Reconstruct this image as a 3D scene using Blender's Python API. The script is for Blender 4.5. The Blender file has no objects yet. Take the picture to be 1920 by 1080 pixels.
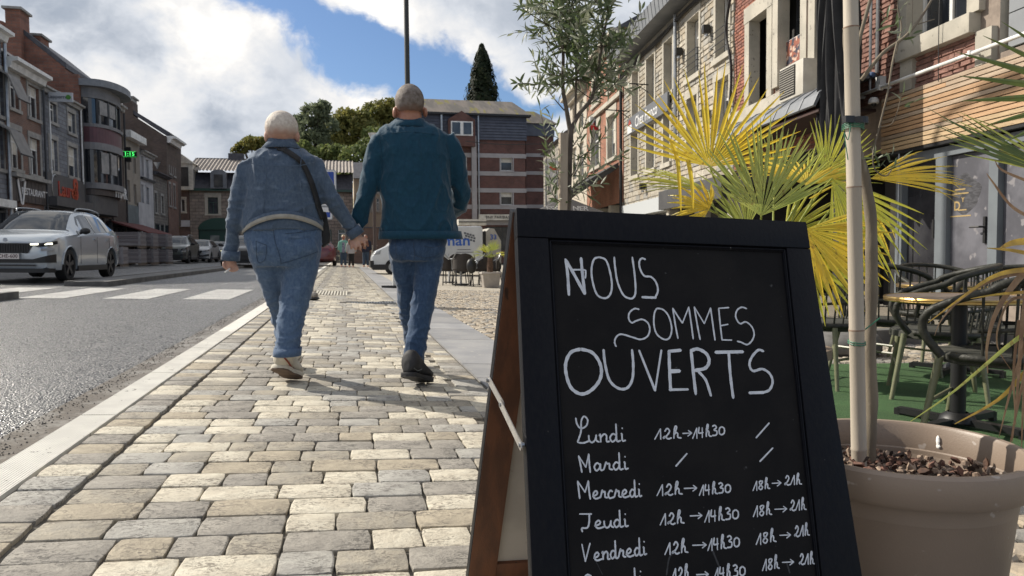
import bpy, bmesh, math, random
import numpy as np
from mathutils import Vector, Matrix, noise
random.seed(11); np.random.seed(11)
V = Vector; R = math.radians; PI = math.pi
SC = bpy.context.scene; COL = SC.collection
# ------------------------------------------------------------------ camera
CAM_Z = 0.75; FPX = 1387.0
YAW, PITCH, ROLL = R(12.72), R(-2.755), R(0.5)
cf = V((math.sin(YAW)*math.cos(PITCH), math.cos(YAW)*math.cos(PITCH), math.sin(PITCH)))
r0 = V((math.cos(YAW), -math.sin(YAW), 0)); u0 = r0.cross(cf)
cr = r0*math.cos(ROLL) - u0*math.sin(ROLL); cu = u0*math.cos(ROLL) + r0*math.sin(ROLL)
cd_ = bpy.data.cameras.new('camera'); cam = bpy.data.objects.new('camera', cd_); COL.objects.link(cam)
cd_.sensor_width = 36; cd_.lens = FPX/1920*36; cd_.clip_start = 0.05; cd_.clip_end = 2000
cam.matrix_world = Matrix(((cr.x, cu.x, -cf.x, 0), (cr.y, cu.y, -cf.y, 0), (cr.z, cu.z, -cf.z, CAM_Z), (0, 0, 0, 1)))
cd_.dof.use_dof = True; cd_.dof.focus_distance = 1.7; cd_.dof.aperture_fstop = 16.0
SC.camera = cam
SC.view_settings.view_transform = 'Standard'; SC.view_settings.look = 'None'
SC.view_settings.gamma = 1; SC.view_settings.exposure = 0.27; SC.view_settings.use_curve_mapping = False
SC.render.engine = 'CYCLES'; SC.cycles.max_bounces = 6; SC.cycles.transparent_max_bounces = 6
SC.cycles.use_denoising = True; SC.cycles.sample_clamp_indirect = 6
# ------------------------------------------------------------------ sun and sky
SUN_EL = R(36.0); SUN_DIR = V((0.78, -0.62, 0)).normalized()       # horizontal direction the light travels
sl = bpy.data.lights.new('sun', 'SUN'); sl.energy = 5.0; sl.angle = R(0.53); sl.color = (1.0, 0.93, 0.82)
so = bpy.data.objects.new('sun', sl); COL.objects.link(so)
ld = V((SUN_DIR.x*math.cos(SUN_EL), SUN_DIR.y*math.cos(SUN_EL), -math.sin(SUN_EL)))
so.rotation_euler = ld.to_track_quat('-Z', 'Y').to_euler()
W = bpy.data.worlds.new('World'); SC.world = W; W.use_nodes = True
nt = W.node_tree; nt.nodes.clear()
class NB:                                                          # tiny node-graph helper
 def __init__(s, nt): s.nt = nt
 def n(s, t, **k):
  x = s.nt.nodes.new(t)
  for a, b in k.items(): setattr(x, a, b)
  return x
 def put(s, sock, v):
  if v is None: return
  if isinstance(v, bpy.types.NodeSocket): s.nt.links.new(v, sock)
  else: sock.default_value = v
 def m(s, op, a, b=None, c=None, clamp=False):
  x = s.n('ShaderNodeMath', operation=op); x.use_clamp = clamp
  s.put(x.inputs[0], a); s.put(x.inputs[1], b); s.put(x.inputs[2], c); return x.outputs[0]
 def vm(s, op, a, b=None, out=0):
  x = s.n('ShaderNodeVectorMath', operation=op); s.put(x.inputs[0], a)
  if b is not None: s.put(x.inputs[1], b)
  return x.outputs[out]
 def scale(s, a, f):
  x = s.n('ShaderNodeVectorMath', operation='SCALE'); s.put(x.inputs[0], a); s.put(x.inputs['Scale'], f); return x.outputs[0]
 def noise(s, vec, scale, det=3, rough=.5, dist=0, out=0):
  x = s.n('ShaderNodeTexNoise'); s.put(x.inputs['Vector'], vec); x.inputs['Scale'].default_value = scale
  x.inputs['Detail'].default_value = det; x.inputs['Roughness'].default_value = rough; x.inputs['Distortion'].default_value = dist
  return x.outputs[out]
 def ss(s, v, a, b):                                            # smoothstep a..b -> 0..1
  x = s.n('ShaderNodeMapRange', interpolation_type='SMOOTHSTEP'); s.put(x.inputs[0], v)
  s.put(x.inputs[1], a); s.put(x.inputs[2], b); return x.outputs[0]
 def mix(s, f, a, b):
  x = s.n('ShaderNodeMix', data_type='RGBA'); s.put(x.inputs[0], f)
  for i, c in ((6, a), (7, b)):
   if not isinstance(c, bpy.types.NodeSocket): c = (*c, 1) if len(c) == 3 else c
   s.put(x.inputs[i], c)
  return x.outputs[2]
 def comb(s, x_, y_, z_):
  x = s.n('ShaderNodeCombineXYZ'); s.put(x.inputs[0], x_); s.put(x.inputs[1], y_); s.put(x.inputs[2], z_); return x.outputs[0]
 def sep(s, v):
  x = s.n('ShaderNodeSeparateXYZ'); s.put(x.inputs[0], v); return x.outputs
B = NB(nt)
bg = B.n('ShaderNodeBackground'); wo = B.n('ShaderNodeOutputWorld'); nt.links.new(bg.outputs[0], wo.inputs[0])
bg.inputs[1].default_value = 0.1
sky = B.n('ShaderNodeTexSky', sky_type='NISHITA'); sky.sun_disc = False
sky.sun_elevation = SUN_EL; sky.sun_rotation = math.atan2(-SUN_DIR.x, -SUN_DIR.y); sky.air_density = 1.0; sky.dust_density = 0.6; sky.ozone_density = 1.6
tc = B.n('ShaderNodeTexCoord').outputs['Generated']
dx, dy, dz = B.sep(tc)
az = B.m('ARCTAN2', dx, dy); el = B.m('ARCSINE', dz)
e2 = B.m('MULTIPLY', el, 1.25)
P2 = B.comb(az, e2, 0.0)
# domain-warped cloud cover; a clear rift runs down to the right through the middle of the cover
def warp(vec, sc, amt, det=4):
 c = B.noise(vec, sc, det, .55, out=1)
 return B.vm('ADD', vec, B.scale(B.vm('SUBTRACT', c, (.5, .5, .5)), amt))
Pw = warp(P2, 3.0, .14); Pw2 = warp(Pw, 12.0, .05, 5)
wx, wy, wz = B.sep(Pw2)
def seg(ax_, ay_, bx_, by_, half):                                 # 1 inside a soft-edged strip along a segment in (az, el)
 ay_ *= 1.25; by_ *= 1.25
 L2 = (bx_-ax_)**2+(by_-ay_)**2
 t = B.m('DIVIDE', B.m('ADD', B.m('MULTIPLY', B.m('SUBTRACT', wx, ax_), bx_-ax_), B.m('MULTIPLY', B.m('SUBTRACT', wy, ay_), by_-ay_)), L2, clamp=True)
 ex = B.m('SUBTRACT', wx, B.m('MULTIPLY_ADD', t, bx_-ax_, ax_)); ey = B.m('SUBTRACT', wy, B.m('MULTIPLY_ADD', t, by_-ay_, ay_))
 d = B.m('SQRT', B.m('ADD', B.m('MULTIPLY', ex, ex), B.m('MULTIPLY', ey, ey)))
 return B.m('SUBTRACT', half, d)                                # signed: >0 inside
def px2ae(x, y):
 d = (cf + cr*((x-960)/FPX) - cu*((y-540)/FPX)).normalized()
 return math.atan2(d.x, d.y), math.asin(d.z)
GAPS = [((430, -30), (640, 95), .050), ((640, 95), (860, 165), .072), ((860, 165), (1000, 235), .05), ((930, 215), (1060, 190), .030), ((1180, -60), (1420, -40), .06), ((300, -120), (430, -30), .05)]
g = None
for a, b, h in GAPS:
 A_, B_ = px2ae(*a), px2ae(*b)
 v = seg(A_[0], A_[1], B_[0], B_[1], h*.8)
 g = v if g is None else B.m('MAXIMUM', g, v)
# open sky elsewhere round the horizon in patches
patch = B.noise(B.vm('MULTIPLY', tc, (1, 1, 1.6)), 1.7, 4, .55)
front = B.ss(dy, -.1, .55)
g2 = B.m('SUBTRACT', B.m('MULTIPLY', B.m('SUBTRACT', patch, .50), .5), B.m('MULTIPLY', front, .2))
g = B.m('MAXIMUM', g, g2)
low = B.ss(el, .02, .16)
fl = B.noise(Pw, 9.0, 6, .62)
gg = B.m('ADD', g, B.m('MULTIPLY', B.m('SUBTRACT', fl, .5), .10))
cover = B.m('SUBTRACT', 1.0, B.ss(gg, -.004, .020))
# brightness of the cloud: billows plus thick grey hearts
f1 = B.noise(warp(P2, 5.0, .10), 3.6, 7, .58); f2 = B.noise(Pw2, 11.0, 5, .6)
edge = B.ss(g, -.16, -.005)
br = B.m('ADD', B.m('MULTIPLY', B.ss(f1, .40, .62), .62), B.m('MULTIPLY', B.ss(f2, .3, .7), .22))
br = B.m('ADD', br, B.m('MULTIPLY', edge, .34))
side = B.ss(az, .33, -.25)                                         # nearer the sun the cover is thinner and brighter
br = B.m('MULTIPLY', br, B.m('MULTIPLY_ADD', side, .35, .78), clamp=False)
br = B.m('MULTIPLY', br, B.m('MULTIPLY_ADD', B.ss(el, .06, .26), .45, .55))
cr_ = B.n('ShaderNodeValToRGB'); nt.links.new(br, cr_.inputs[0])
e = cr_.color_ramp.elements
e[0].position = .0; e[0].color = (.27, .32, .40, 1); e[1].position = 1.0; e[1].color = (1.0, .97, .92, 1)
x_ = e.new(.42); x_.color = (.60, .63, .68, 1); x_ = e.new(.72); x_.color = (.80, .79, .78, 1)
cl = B.scale(cr_.outputs[0], 9.8)
skyc = B.vm('MULTIPLY', B.scale(sky.outputs[0], .85), (.80, .92, 1.10))
fin = B.mix(cover, skyc, cl)
nt.links.new(fin, bg.inputs[0])
# ------------------------------------------------------------------ survey helpers: from a sight line to a point of the place
def ray(x, y): return cf + cr*((x-960)/FPX) - cu*((y-540)/FPX)
EYE = V((0, 0, CAM_Z))
def at(x, y, Y): d = ray(x, y); return EYE + d*(Y/d.y)
SL, SP = .03, .055
def gz(x):
 x = max(-10.0, min(5.5, x)); return -SL*x-(SP-SL)*max(-1.1, min(1.4, x))
def gp(x, y):
 d = ray(x, y); t = -CAM_Z/d.z
 for _ in range(40): t = t*.5 + .5*(gz(t*d.x)-CAM_Z)/d.z
 return EYE + d*t
def mpp(Y, x=960): d = ray(x, 540); return Y/d.y/FPX                # metres per photo pixel at a street distance Y
# ------------------------------------------------------------------ mesh builder
class MB:
 def __init__(s, M=None): s.v = []; s.f = []; s.mi = []; s.M = M
 def add(s, vs, fs, m=0):
  o = len(s.v)
  s.v += [tuple(s.M @ V(p)) if s.M else tuple(p) for p in vs]
  s.f += [tuple(i+o for i in f) for f in fs]; s.mi += [m]*len(fs); return s
 def box(s, c, sz, rz=0, m=0, ch=0):
  hx, hy, hz = sz[0]/2, sz[1]/2, sz[2]/2; cs, sn = math.cos(rz), math.sin(rz)
  L = [(-1, -1, -1), (1, -1, -1), (1, 1, -1), (-1, 1, -1), (-1, -1, 1), (1, -1, 1), (1, 1, 1), (-1, 1, 1)]
  P = [(a*hx, b*hy, d*hz) for a, b, d in L]
  return s.add([(c[0]+x*cs-y*sn, c[1]+x*sn+y*cs, c[2]+z) for x, y, z in P], BOXF, m)
 def obox(s, o, a, b, d, m=0):                                   # corner + three edge vectors
  o, a, b, d = V(o), V(a), V(b), V(d)
  return s.add([o, o+a, o+a+b, o+b, o+d, o+a+d, o+a+b+d, o+b+d], BOXF, m)
 def tube(s, pts, rad, n=8, m=0, cap=True, sq=1.0):
  pts = [V(p) for p in pts]; k = len(pts)
  rad = rad if hasattr(rad, '__len__') else [rad]*k
  up = V((0, 0, 1)); vs = []; fs = []; pr = None
  for i, p in enumerate(pts):
   t = (pts[min(i+1, k-1)] - pts[max(i-1, 0)])
   t = t.normalized() if t.length > 1e-9 else V((0, 0, 1))
   if pr is None: a = t.cross(up) if abs(t.z) < .95 else t.cross(V((0, 1, 0)))
   else: a = pr - t*pr.dot(t)
   a.normalize(); b = t.cross(a); pr = a
   for j in range(n):
    g_ = 2*PI*j/n; vs.append(p + (a*math.cos(g_) + b*math.sin(g_)*sq)*rad[i])
  for i in range(k-1):
   for j in range(n): fs.append((i*n+j, i*n+(j+1) % n, (i+1)*n+(j+1) % n, (i+1)*n+j))
  if cap: fs += [tuple(range(n-1, -1, -1)), tuple((k-1)*n+j for j in range(n))]
  return s.add(vs, fs, m)
 def rings(s, R_, n=20, m=0, cap=True):                          # R_: list of (centre, ax vec, ay vec)
  vs = []; fs = []; k = len(R_)
  for c, a, b in R_:
   for j in range(n):
    g_ = 2*PI*j/n; vs.append(V(c) + V(a)*math.cos(g_) + V(b)*math.sin(g_))
  for i in range(k-1):
   for j in range(n): fs.append((i*n+j, i*n+(j+1) % n, (i+1)*n+(j+1) % n, (i+1)*n+j))
  if cap: fs += [tuple(range(n-1, -1, -1)), tuple((k-1)*n+j for j in range(n))]
  return s.add(vs, fs, m)
 def lathe(s, prof, n=32, c=(0, 0, 0), m=0, cap=False):
  vs = [(c[0]+r*math.cos(2*PI*j/n), c[1]+r*math.sin(2*PI*j/n), c[2]+z) for r, z in prof for j in range(n)]
  fs = [(i*n+j, i*n+(j+1) % n, (i+1)*n+(j+1) % n, (i+1)*n+j) for i in range(len(prof)-1) for j in range(n)]
  if cap: fs += [tuple(range(n-1, -1, -1)), tuple((len(prof)-1)*n+j for j in range(n))]
  return s.add(vs, fs, m)
 def prism(s, poly, off, m=0):                                   # planar polygon of 3-D points extruded by a vector
  poly = [V(p) for p in poly]; off = V(off); n = len(poly)
  fs = [tuple(range(n-1, -1, -1)), tuple(range(n, 2*n))] + [(i, (i+1) % n, n+(i+1) % n, n+i) for i in range(n)]
  return s.add(poly + [p+off for p in poly], fs, m)
 def sph(s, c, r, n=12, m=0):
  r = r if hasattr(r, '__len__') else (r, r, r); k = max(4, n//2)
  R_ = [(V(c)+V((0, 0, r[2]*math.sin(a))), V((r[0]*math.cos(a), 0, 0)), V((0, r[1]*math.cos(a), 0))) for a in [(-.49+.98*i/k)*PI for i in range(k+1)]]
  return s.rings(R_, n, m)
 def build(s, name, mat, parent=None, smooth=False, recalc=True, uv=None):
  me = bpy.data.meshes.new(name)
  o_ = offs(parent)
  me.from_pydata([(a-o_.x, b-o_.y, c-o_.z) for a, b, c in s.v] if o_.length > 0 else s.v, [], s.f)
  for mt in (mat if isinstance(mat, (list, tuple)) else [mat]): me.materials.append(mt)
  if any(s.mi): me.polygons.foreach_set('material_index', s.mi)
  if recalc:
   bm = bmesh.new(); bm.from_mesh(me); bmesh.ops.recalc_face_normals(bm, faces=bm.faces); bm.to_mesh(me); bm.free()
  if smooth: smooth_me(me, smooth if not isinstance(smooth, bool) else 40)
  return link(name, me, parent)
BOXF = [(0, 3, 2, 1), (4, 5, 6, 7), (0, 1, 5, 4), (1, 2, 6, 5), (2, 3, 7, 6), (3, 0, 4, 7)]
def smooth_me(me, ang=40):
 me.polygons.foreach_set('use_smooth', [True]*len(me.polygons))
 try: me.set_sharp_from_angle(angle=R(ang))
 except Exception: pass
def offs(o):
 t = V((0, 0, 0))
 while o is not None: t = t + V(o.location); o = o.parent
 return t
def link(name, me, parent=None):
 o = bpy.data.objects.new(name, me); COL.objects.link(o)
 if parent is not None: o.parent = parent
 return o
def tag(o, label=None, cat=None, group=None, kind=None):
 for k, v in (('label', label), ('category', cat), ('group', group), ('kind', kind)):
  if v: o[k] = v
 return o
def thing(name, label, cat, loc=(0, 0, 0), group=None):
 o = bpy.data.objects.new(name, None); COL.objects.link(o); o.location = loc; o.empty_display_size = .2
 return tag(o, label, cat, group)
KIDS = {}
def copy_tree(o, parent=None, kids=None):
 if kids is None:
  kids = {}
  for x in COL.objects:
   if x.parent: kids.setdefault(x.parent, []).append(x)
 c = o.copy(); COL.objects.link(c)
 if parent is not None: c.parent = parent
 for ch in kids.get(o, []): copy_tree(ch, c, kids)
 return c
def bevel(o, w, seg=2, ang=40):
 bm = bmesh.new(); bm.from_mesh(o.data)
 ed = [e_ for e_ in bm.edges if len(e_.link_faces) == 2 and e_.calc_face_angle(0) > R(ang)]
 bmesh.ops.bevel(bm, geom=ed, offset=w, segments=seg, affect='EDGES', profile=.6, clamp_overlap=True)
 bm.to_mesh(o.data); bm.free(); smooth_me(o.data, 35); return o
# ------------------------------------------------------------------ materials
MC = {}
def mat(name, c, c2=None, rough=.7, scale=8, bump=0, bscale=40, metal=0, spec=.5, vec=None, contrast=(.35, .65), coat=0, trans=0, det=4, speck=None, emis=None, rand=0, stretch=None):
 if name in MC: return MC[name]
 m = bpy.data.materials.new(name); m.use_nodes = True; MC[name] = m
 N = NB(m.node_tree); m.node_tree.nodes.clear()
 out = N.n('ShaderNodeOutputMaterial'); b = N.n('ShaderNodeBsdfPrincipled')
 pos = N.n('ShaderNodeNewGeometry').outputs['Position'] if vec != 'obj' else N.n('ShaderNodeTexCoord').outputs['Object']
 if stretch: pos = N.vm('MULTIPLY', pos, stretch)
 col = None
 if c2 is not None:
  f = N.ss(N.noise(pos, scale, det, .6), contrast[0], contrast[1]); col = N.mix(f, c, c2)
 if speck:                                                        # (colour, scale, threshold)
  f = N.ss(N.noise(pos, speck[1], 2, .5), speck[2], speck[2]+.06); col = N.mix(f, col if col is not None else c, speck[0])
 if rand:
  oi = N.n('ShaderNodeObjectInfo').outputs['Random']
  k = N.m('MULTIPLY_ADD', oi, rand*2, 1-rand); base = col if col is not None else c
  if not isinstance(base, bpy.types.NodeSocket):
   q = N.n('ShaderNodeRGB'); q.outputs[0].default_value = (*base, 1); base = q.outputs[0]
  col = N.scale(base, k)
 if col is None: b.inputs['Base Color'].default_value = (*c, 1)
 else: N.put(b.inputs['Base Color'], col)
 b.inputs['Roughness'].default_value = rough; b.inputs['Metallic'].default_value = metal
 b.inputs['Specular IOR Level'].default_value = spec
 if coat: b.inputs['Coat Weight'].default_value = coat; b.inputs['Coat Roughness'].default_value = .05
 if bump:
  bn = N.n('ShaderNodeBump'); bn.inputs['Strength'].default_value = 1.0; bn.inputs['Distance'].default_value = bump
  N.put(bn.inputs['Height'], N.noise(pos, bscale, 4, .6)); m.node_tree.links.new(bn.outputs[0], b.inputs['Normal'])
 if emis: b.inputs['Emission Color'].default_value = (*emis[0], 1); b.inputs['Emission Strength'].default_value = emis[1]
 sh = b.outputs[0]
 if trans:
  t = N.n('ShaderNodeBsdfTranslucent'); N.put(t.inputs[0], col if col is not None else (*c, 1))
  mx = N.n('ShaderNodeMixShader'); mx.inputs[0].default_value = trans
  m.node_tree.links.new(sh, mx.inputs[1]); m.node_tree.links.new(t.outputs[0], mx.inputs[2]); sh = mx.outputs[0]
 m.node_tree.links.new(sh, out.inputs[0]); m['b'] = b.name
 return m
def brick_mat(name, tdir, c1, c2, mortar, bw=.22, bh=.075, ms=.012, bump=.006, rough=.85, wear=None, off=.5):
 if name in MC: return MC[name]
 m = bpy.data.materials.new(name); m.use_nodes = True; MC[name] = m
 N = NB(m.node_tree); m.node_tree.nodes.clear()
 out = N.n('ShaderNodeOutputMaterial'); b = N.n('ShaderNodeBsdfPrincipled')
 pos = N.n('ShaderNodeNewGeometry').outputs['Position']
 s_ = N.vm('DOT_PRODUCT', pos, tuple(tdir), out=1); z_ = N.sep(pos)[2]
 jit = N.m('MULTIPLY', N.m('SUBTRACT', N.noise(pos, 6, 2), .5), .02)
 k = N.n('ShaderNodeTexBrick'); N.put(k.inputs['Vector'], N.comb(s_, N.m('ADD', z_, jit), 0.0))
 k.inputs['Color1'].default_value = (*c1, 1); k.inputs['Color2'].default_value = (*c2, 1); k.inputs['Mortar'].default_value = (*mortar, 1)
 k.inputs['Scale'].default_value = 1; k.inputs['Brick Width'].default_value = bw; k.inputs['Row Height'].default_value = bh
 k.inputs['Mortar Size'].default_value = ms; k.inputs['Mortar Smooth'].default_value = .3; k.offset = off
 col = N.mix(N.ss(N.noise(pos, 1.3, 5, .65), .35, .75), k.outputs[0], N.scale(k.outputs[0], .62))
 N.put(b.inputs['Base Color'], col); b.inputs['Roughness'].default_value = rough
 bn = N.n('ShaderNodeBump'); bn.inputs['Distance'].default_value = bump; bn.inputs['Strength'].default_value = 1
 h = N.m('ADD', N.m('MULTIPLY', k.outputs['Fac'], -1), N.m('MULTIPLY', N.noise(pos, 30, 3), .5))
 N.put(bn.inputs['Height'], h); m.node_tree.links.new(bn.outputs[0], b.inputs['Normal'])
 m.node_tree.links.new(b.outputs[0], out.inputs[0]); return m
def bsdf(m): return next(n for n in m.node_tree.nodes if n.type == 'BSDF_PRINCIPLED')
G_GLASS = mat('window_glass', (.015, .018, .022), rough=.06, spec=.9)
G_GLASSR = mat('rippled_window_glass', (.02, .024, .03), (.05, .055, .06), rough=.12, scale=1.5, spec=.8, bump=.002, bscale=2)
M_WHITE = mat('white_painted_wood', (.72, .72, .70), (.55, .55, .53), rough=.5, scale=3)
M_CREAM = mat('cream_painted_wood', (.6, .57, .5), (.45, .42, .36), rough=.6, scale=3)
M_DKFRAME = mat('dark_window_frame', (.03, .032, .036), rough=.4)
M_BLUESTONE = mat('bluestone_trim', (.22, .215, .205), (.31, .30, .28), rough=.8, scale=2.5, bump=.004, bscale=30)
M_LTSTONE = mat('pale_limestone_trim', (.36, .335, .28), (.46, .425, .355), rough=.85, scale=2.0, bump=.004, bscale=30, speck=((.22, .2, .17), 12, .66))
M_ZINC = mat('zinc_sheet', (.15, .16, .175), (.20, .21, .225), rough=.6, scale=2, metal=.1)
M_SLATE = mat('slate_roof', (.045, .045, .055), (.075, .075, .085), rough=.6, scale=4, bump=.01, bscale=12)
M_BLACK = mat('black_metal', (.012, .012, .013), rough=.45)
M_DARK = mat('dark_interior', (.012, .011, .011), (.03, .027, .025), rough=.8, scale=1.2)  # near-black colour stands in for shade inside rooms, recesses and openings
M_CABLE = mat('cable_black', (.02, .02, .02), rough=.6)
M_GALV = mat('galvanised_steel', (.38, .39, .40), (.28, .29, .30), rough=.35, metal=.8, scale=5)
def text_obj(name, s, size, M4, material, parent=None, ext=.004, align='CENTER', bold=False, space=1.0, xs=1.0):
 cu_ = bpy.data.curves.new(name, 'FONT'); cu_.body = s; cu_.size = size; cu_.extrude = ext; cu_.align_x = align; cu_.align_y = 'CENTER'
 cu_.space_character = space
 if bold: cu_.offset = size*.018
 cu_.resolution_u = 3
 t = bpy.data.objects.new('tmp', cu_); COL.objects.link(t)
 me = bpy.data.meshes.new_from_object(t.evaluated_get(bpy.context.evaluated_depsgraph_get()))
 bpy.data.objects.remove(t); me.name = name; me.materials.clear(); me.materials.append(material)
 me.transform(M4 @ Matrix.Diagonal((xs, 1, 1, 1)))
 o_ = offs(parent)
 if o_.length: me.transform(Matrix.Translation(-o_))
 return link(name, me, parent)
# ================================================================== GROUND
def sheet(name, xs, ys, dz, material, jit=0, parent=None, kind='structure'):
 mb = MB(); n = len(xs)
 for y in ys:
  for x in xs: mb.v.append((x, y, gz(x)+dz + (random.uniform(-jit, jit) if jit else 0)))
 for j in range(len(ys)-1):
  for i in range(n-1): mb.f.append((j*n+i, j*n+i+1, (j+1)*n+i+1, (j+1)*n+i)); mb.mi.append(0)
 o = mb.build(name, material, parent, recalc=False);
 if kind: tag(o, kind=kind)
 return o
M_GROUND = mat('compacted_ground', (.27, .25, .21), (.20, .185, .16), rough=.95, scale=3, bump=.01, bscale=25)
tag(sheet('ground', [-400, -60, -20, -10, -6, -1, 5.5, 20, 60, 400], [-60, -5, 10, 40, 80, 150, 600], -.06, M_GROUND), kind='structure')
# asphalt: worn, with pale stone chips and a wet-looking glint
m = bpy.data.materials.new('asphalt'); m.use_nodes = True; N = NB(m.node_tree); b = m.node_tree.nodes['Principled BSDF']
pos = N.n('ShaderNodeNewGeometry').outputs['Position']
vo = N.n('ShaderNodeTexVoronoi'); N.put(vo.inputs['Vector'], pos); vo.inputs['Scale'].default_value = 95
chip = N.sep(vo.outputs['Color'])[0]
base = N.mix(N.ss(N.noise(pos, .7, 5, .6), .3, .7), (.050, .050, .054), (.075, .074, .075))
base = N.mix(N.m('MULTIPLY', N.ss(N.noise(N.vm('MULTIPLY', pos, (1.1, .06, 1)), 1.6, 4), .48, .62), .55), base, N.scale(base, .62))
base = N.mix(N.m('MULTIPLY', N.ss(N.noise(pos, 2.2, 5, .7), .60, .66), .5), base, (.03, .03, .031))
base = N.mix(N.ss(chip, .66, .92), base, (.22, .215, .205))
N.put(b.inputs['Base Color'], base)
N.put(b.inputs['Roughness'], N.m('MULTIPLY_ADD', chip, .42, .17)); b.inputs['Specular IOR Level'].default_value = .75
bn = N.n('ShaderNodeBump'); bn.inputs['Distance'].default_value = .0042; bn.inputs['Strength'].default_value = 1
N.put(bn.inputs['Height'], N.m('ADD', N.m('MULTIPLY', vo.outputs['Distance'], -1.6), N.m('MULTIPLY', chip, .8))); m.node_tree.links.new(bn.outputs[0], b.inputs['Normal'])
M_ASPH = m
ASX = -1.30
sheet('road', [-8.6, -6, -4, -2, ASX], [-6, 5, 15, 30, 50, 66], -.022, M_ASPH)
M_ASPH2 = mat('old_asphalt', (.10, .10, .10), (.14, .135, .13), rough=.75, scale=1.3, bump=.004, bscale=120)
sheet('parking_lane', [-10.6, -8.6], [-6, 15, 30, 50, 66], -.020, M_ASPH2)
sheet('far_square', [-14, -8, 0, 5.5, 30], [66, 90], -.018, M_ASPH2)
M_PVGREY = mat('grey_concrete_paving', (.25, .245, .235), (.33, .32, .30), rough=.85, scale=1.7, bump=.004, bscale=50)
sheet('far_pavement', [-13.2, -10.6], [-6, 15, 30, 50, 66], .05, M_PVGREY)
kb = MB()
for k in range(60): kb.obox((-10.6, 2+k*1.0, gz(-10.6)-.03), (.14, 0, 0), (0, .99, 0), (0, 0, .09))
tag(kb.build('far_kerb', M_PVGREY), kind='structure')
# gutter: concrete channel with mud and grit
M_GUT = mat('muddy_concrete_gutter', (.13, .108, .082), (.24, .22, .19), rough=.4, scale=5, bump=.004, bscale=60, contrast=(.45, .6), speck=((.06, .05, .04), 55, .60))
sheet('gutter', [ASX-.01, -1.22, -1.13], [-2, 5, 15, 30, 50, 66], -.016, M_GUT)
gr = MB()
for k in range(2600):                                               # grit and broken asphalt crumbs along the edge
 y = random.uniform(1.6, 14)**1.0; x = ASX + random.gauss(.02, .035) + (random.random() < .25)*random.uniform(0, .14)
 if x > -1.14: continue
 r = random.uniform(.0015, .0058); z = gz(x)-.016
 gr.add([(x+r, y, z), (x-r*.6, y+r, z), (x-r*.5, y-r*.9, z), (x, y, z+r*1.2)], [(0, 1, 3), (1, 2, 3), (2, 0, 3)])
tag(gr.build('grit', mat('dark_grit', (.035, .033, .03), (.13, .12, .10), rough=.5, scale=60), recalc=False), 'dark grit and crumbs of asphalt strewn along the gutter', 'grit', kind='stuff')
# markings: zebra
M_PAINT = mat('road_marking_paint', (.50, .49, .46), (.30, .29, .275), rough=.55, scale=2.5, contrast=(.3, .8), speck=((.13, .13, .13), 30, .58), bump=.002, bscale=90)
ZB0, ZB1 = 12.05, 15.25
for k, (xa, xb) in enumerate([(-2.42, -1.75), (-3.52, -2.9), (-4.66, -4.05), (-5.85, -5.2), (-7.0, -6.4), (-8.2, -7.6)]):
 mb = MB(); mb.obox((xa, ZB0, gz(xa)-.021), (xb-xa, 0, gz(xb)-gz(xa)), (0, ZB1-ZB0, 0), (0, 0, .005))
 o = mb.build('zebra_stripe', M_PAINT)
 tag(o, kind='structure')
# traffic islands of kerbstones
M_KERBG = mat('dark_kerb_stone', (.085, .082, .078), (.14, .135, .125), rough=.9, scale=4, bump=.004, bscale=50)
def island(label, x0, x1, y0, y1):
 t = thing('traffic_island', label, 'traffic island', ((x0+x1)/2, y0, gz((x0+x1)/2)), 'traffic islands in the middle of the road')
 mb = MB(); mb.prism([(x0+.12, y0+.1, gz(x0)-.05), (x1-.12, y0+.1, gz(x1)-.05), (x1-.12, y1, gz(x1)-.05), (x0+.12, y1, gz(x0)-.05)], (0, 0, .12))
 mb.build('infill', M_ASPH2, t)
 L = y1-y0; n = int(L); protos = {}
 for i in range(min(n, 40)):
  for xx in (x0, x1-.12):
   mb = MB(); mb.obox((xx, y0+i*L/n, gz(xx)-.05), (.12, 0, 0), (0, L/n-.012, 0), (0, 0, .13)); o = mb.build('kerbstone', M_KERBG, t)
 mb = MB(); mb.obox((x0+.12, y0, gz((x0+x1)/2)-.05), (x1-x0-.24, 0, 0), (0, .1, 0), (0, 0, .127)); mb.build('kerbstone', M_KERBG, t)
island('long low kerbed traffic island starting behind the zebra crossing', -5.35, -4.55, 16.0, 40.0)
island('short end of a kerbed traffic island before the zebra crossing at the left edge', -5.5, -4.62, 5.0, 12.05)
# ridged pale kerb slabs along the pavement
mk = mat('ridged_kerb_concrete', (.58, .56, .51), (.66, .64, .58), rough=.8, scale=6, bump=.002, bscale=80, speck=((.25, .23, .2), 26, .68))
kerb = MB()
ks = []
KX0, KX1 = -1.13, -0.985
y = 1.15; i = 0
while y < 62:
 L = 1.18
 mb = MB(); e = .006
 near = y < 7
 nr = 14 if near else 1
 prof = []
 for q in range(nr+1):
  x = KX0+.004+(KX1-KX0-.008)*q/nr
  prof.append((x, 0));
  if near and q < nr:
   wq = (KX1-KX0-.008)/nr
   prof += [(x+wq*.3, .0), (x+wq*.36, -.0011), (x+wq*.9, -.0011)]
 poly = [(x, y+e, gz(x)+z+.002) for x, z in prof] + [(KX1-.004, y+e, gz(KX1)-.06), (KX0+.004, y+e, gz(KX0)-.06)]
 mb.prism(poly, (0, L-2*e, 0)); ks.append(mb); y += L; i += 1
PV = thing('pavement', None, None, (0, 3, 0)); tag(PV, kind='structure')
for mb in ks: mb.build('kerb_slab', mk, PV)
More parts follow.
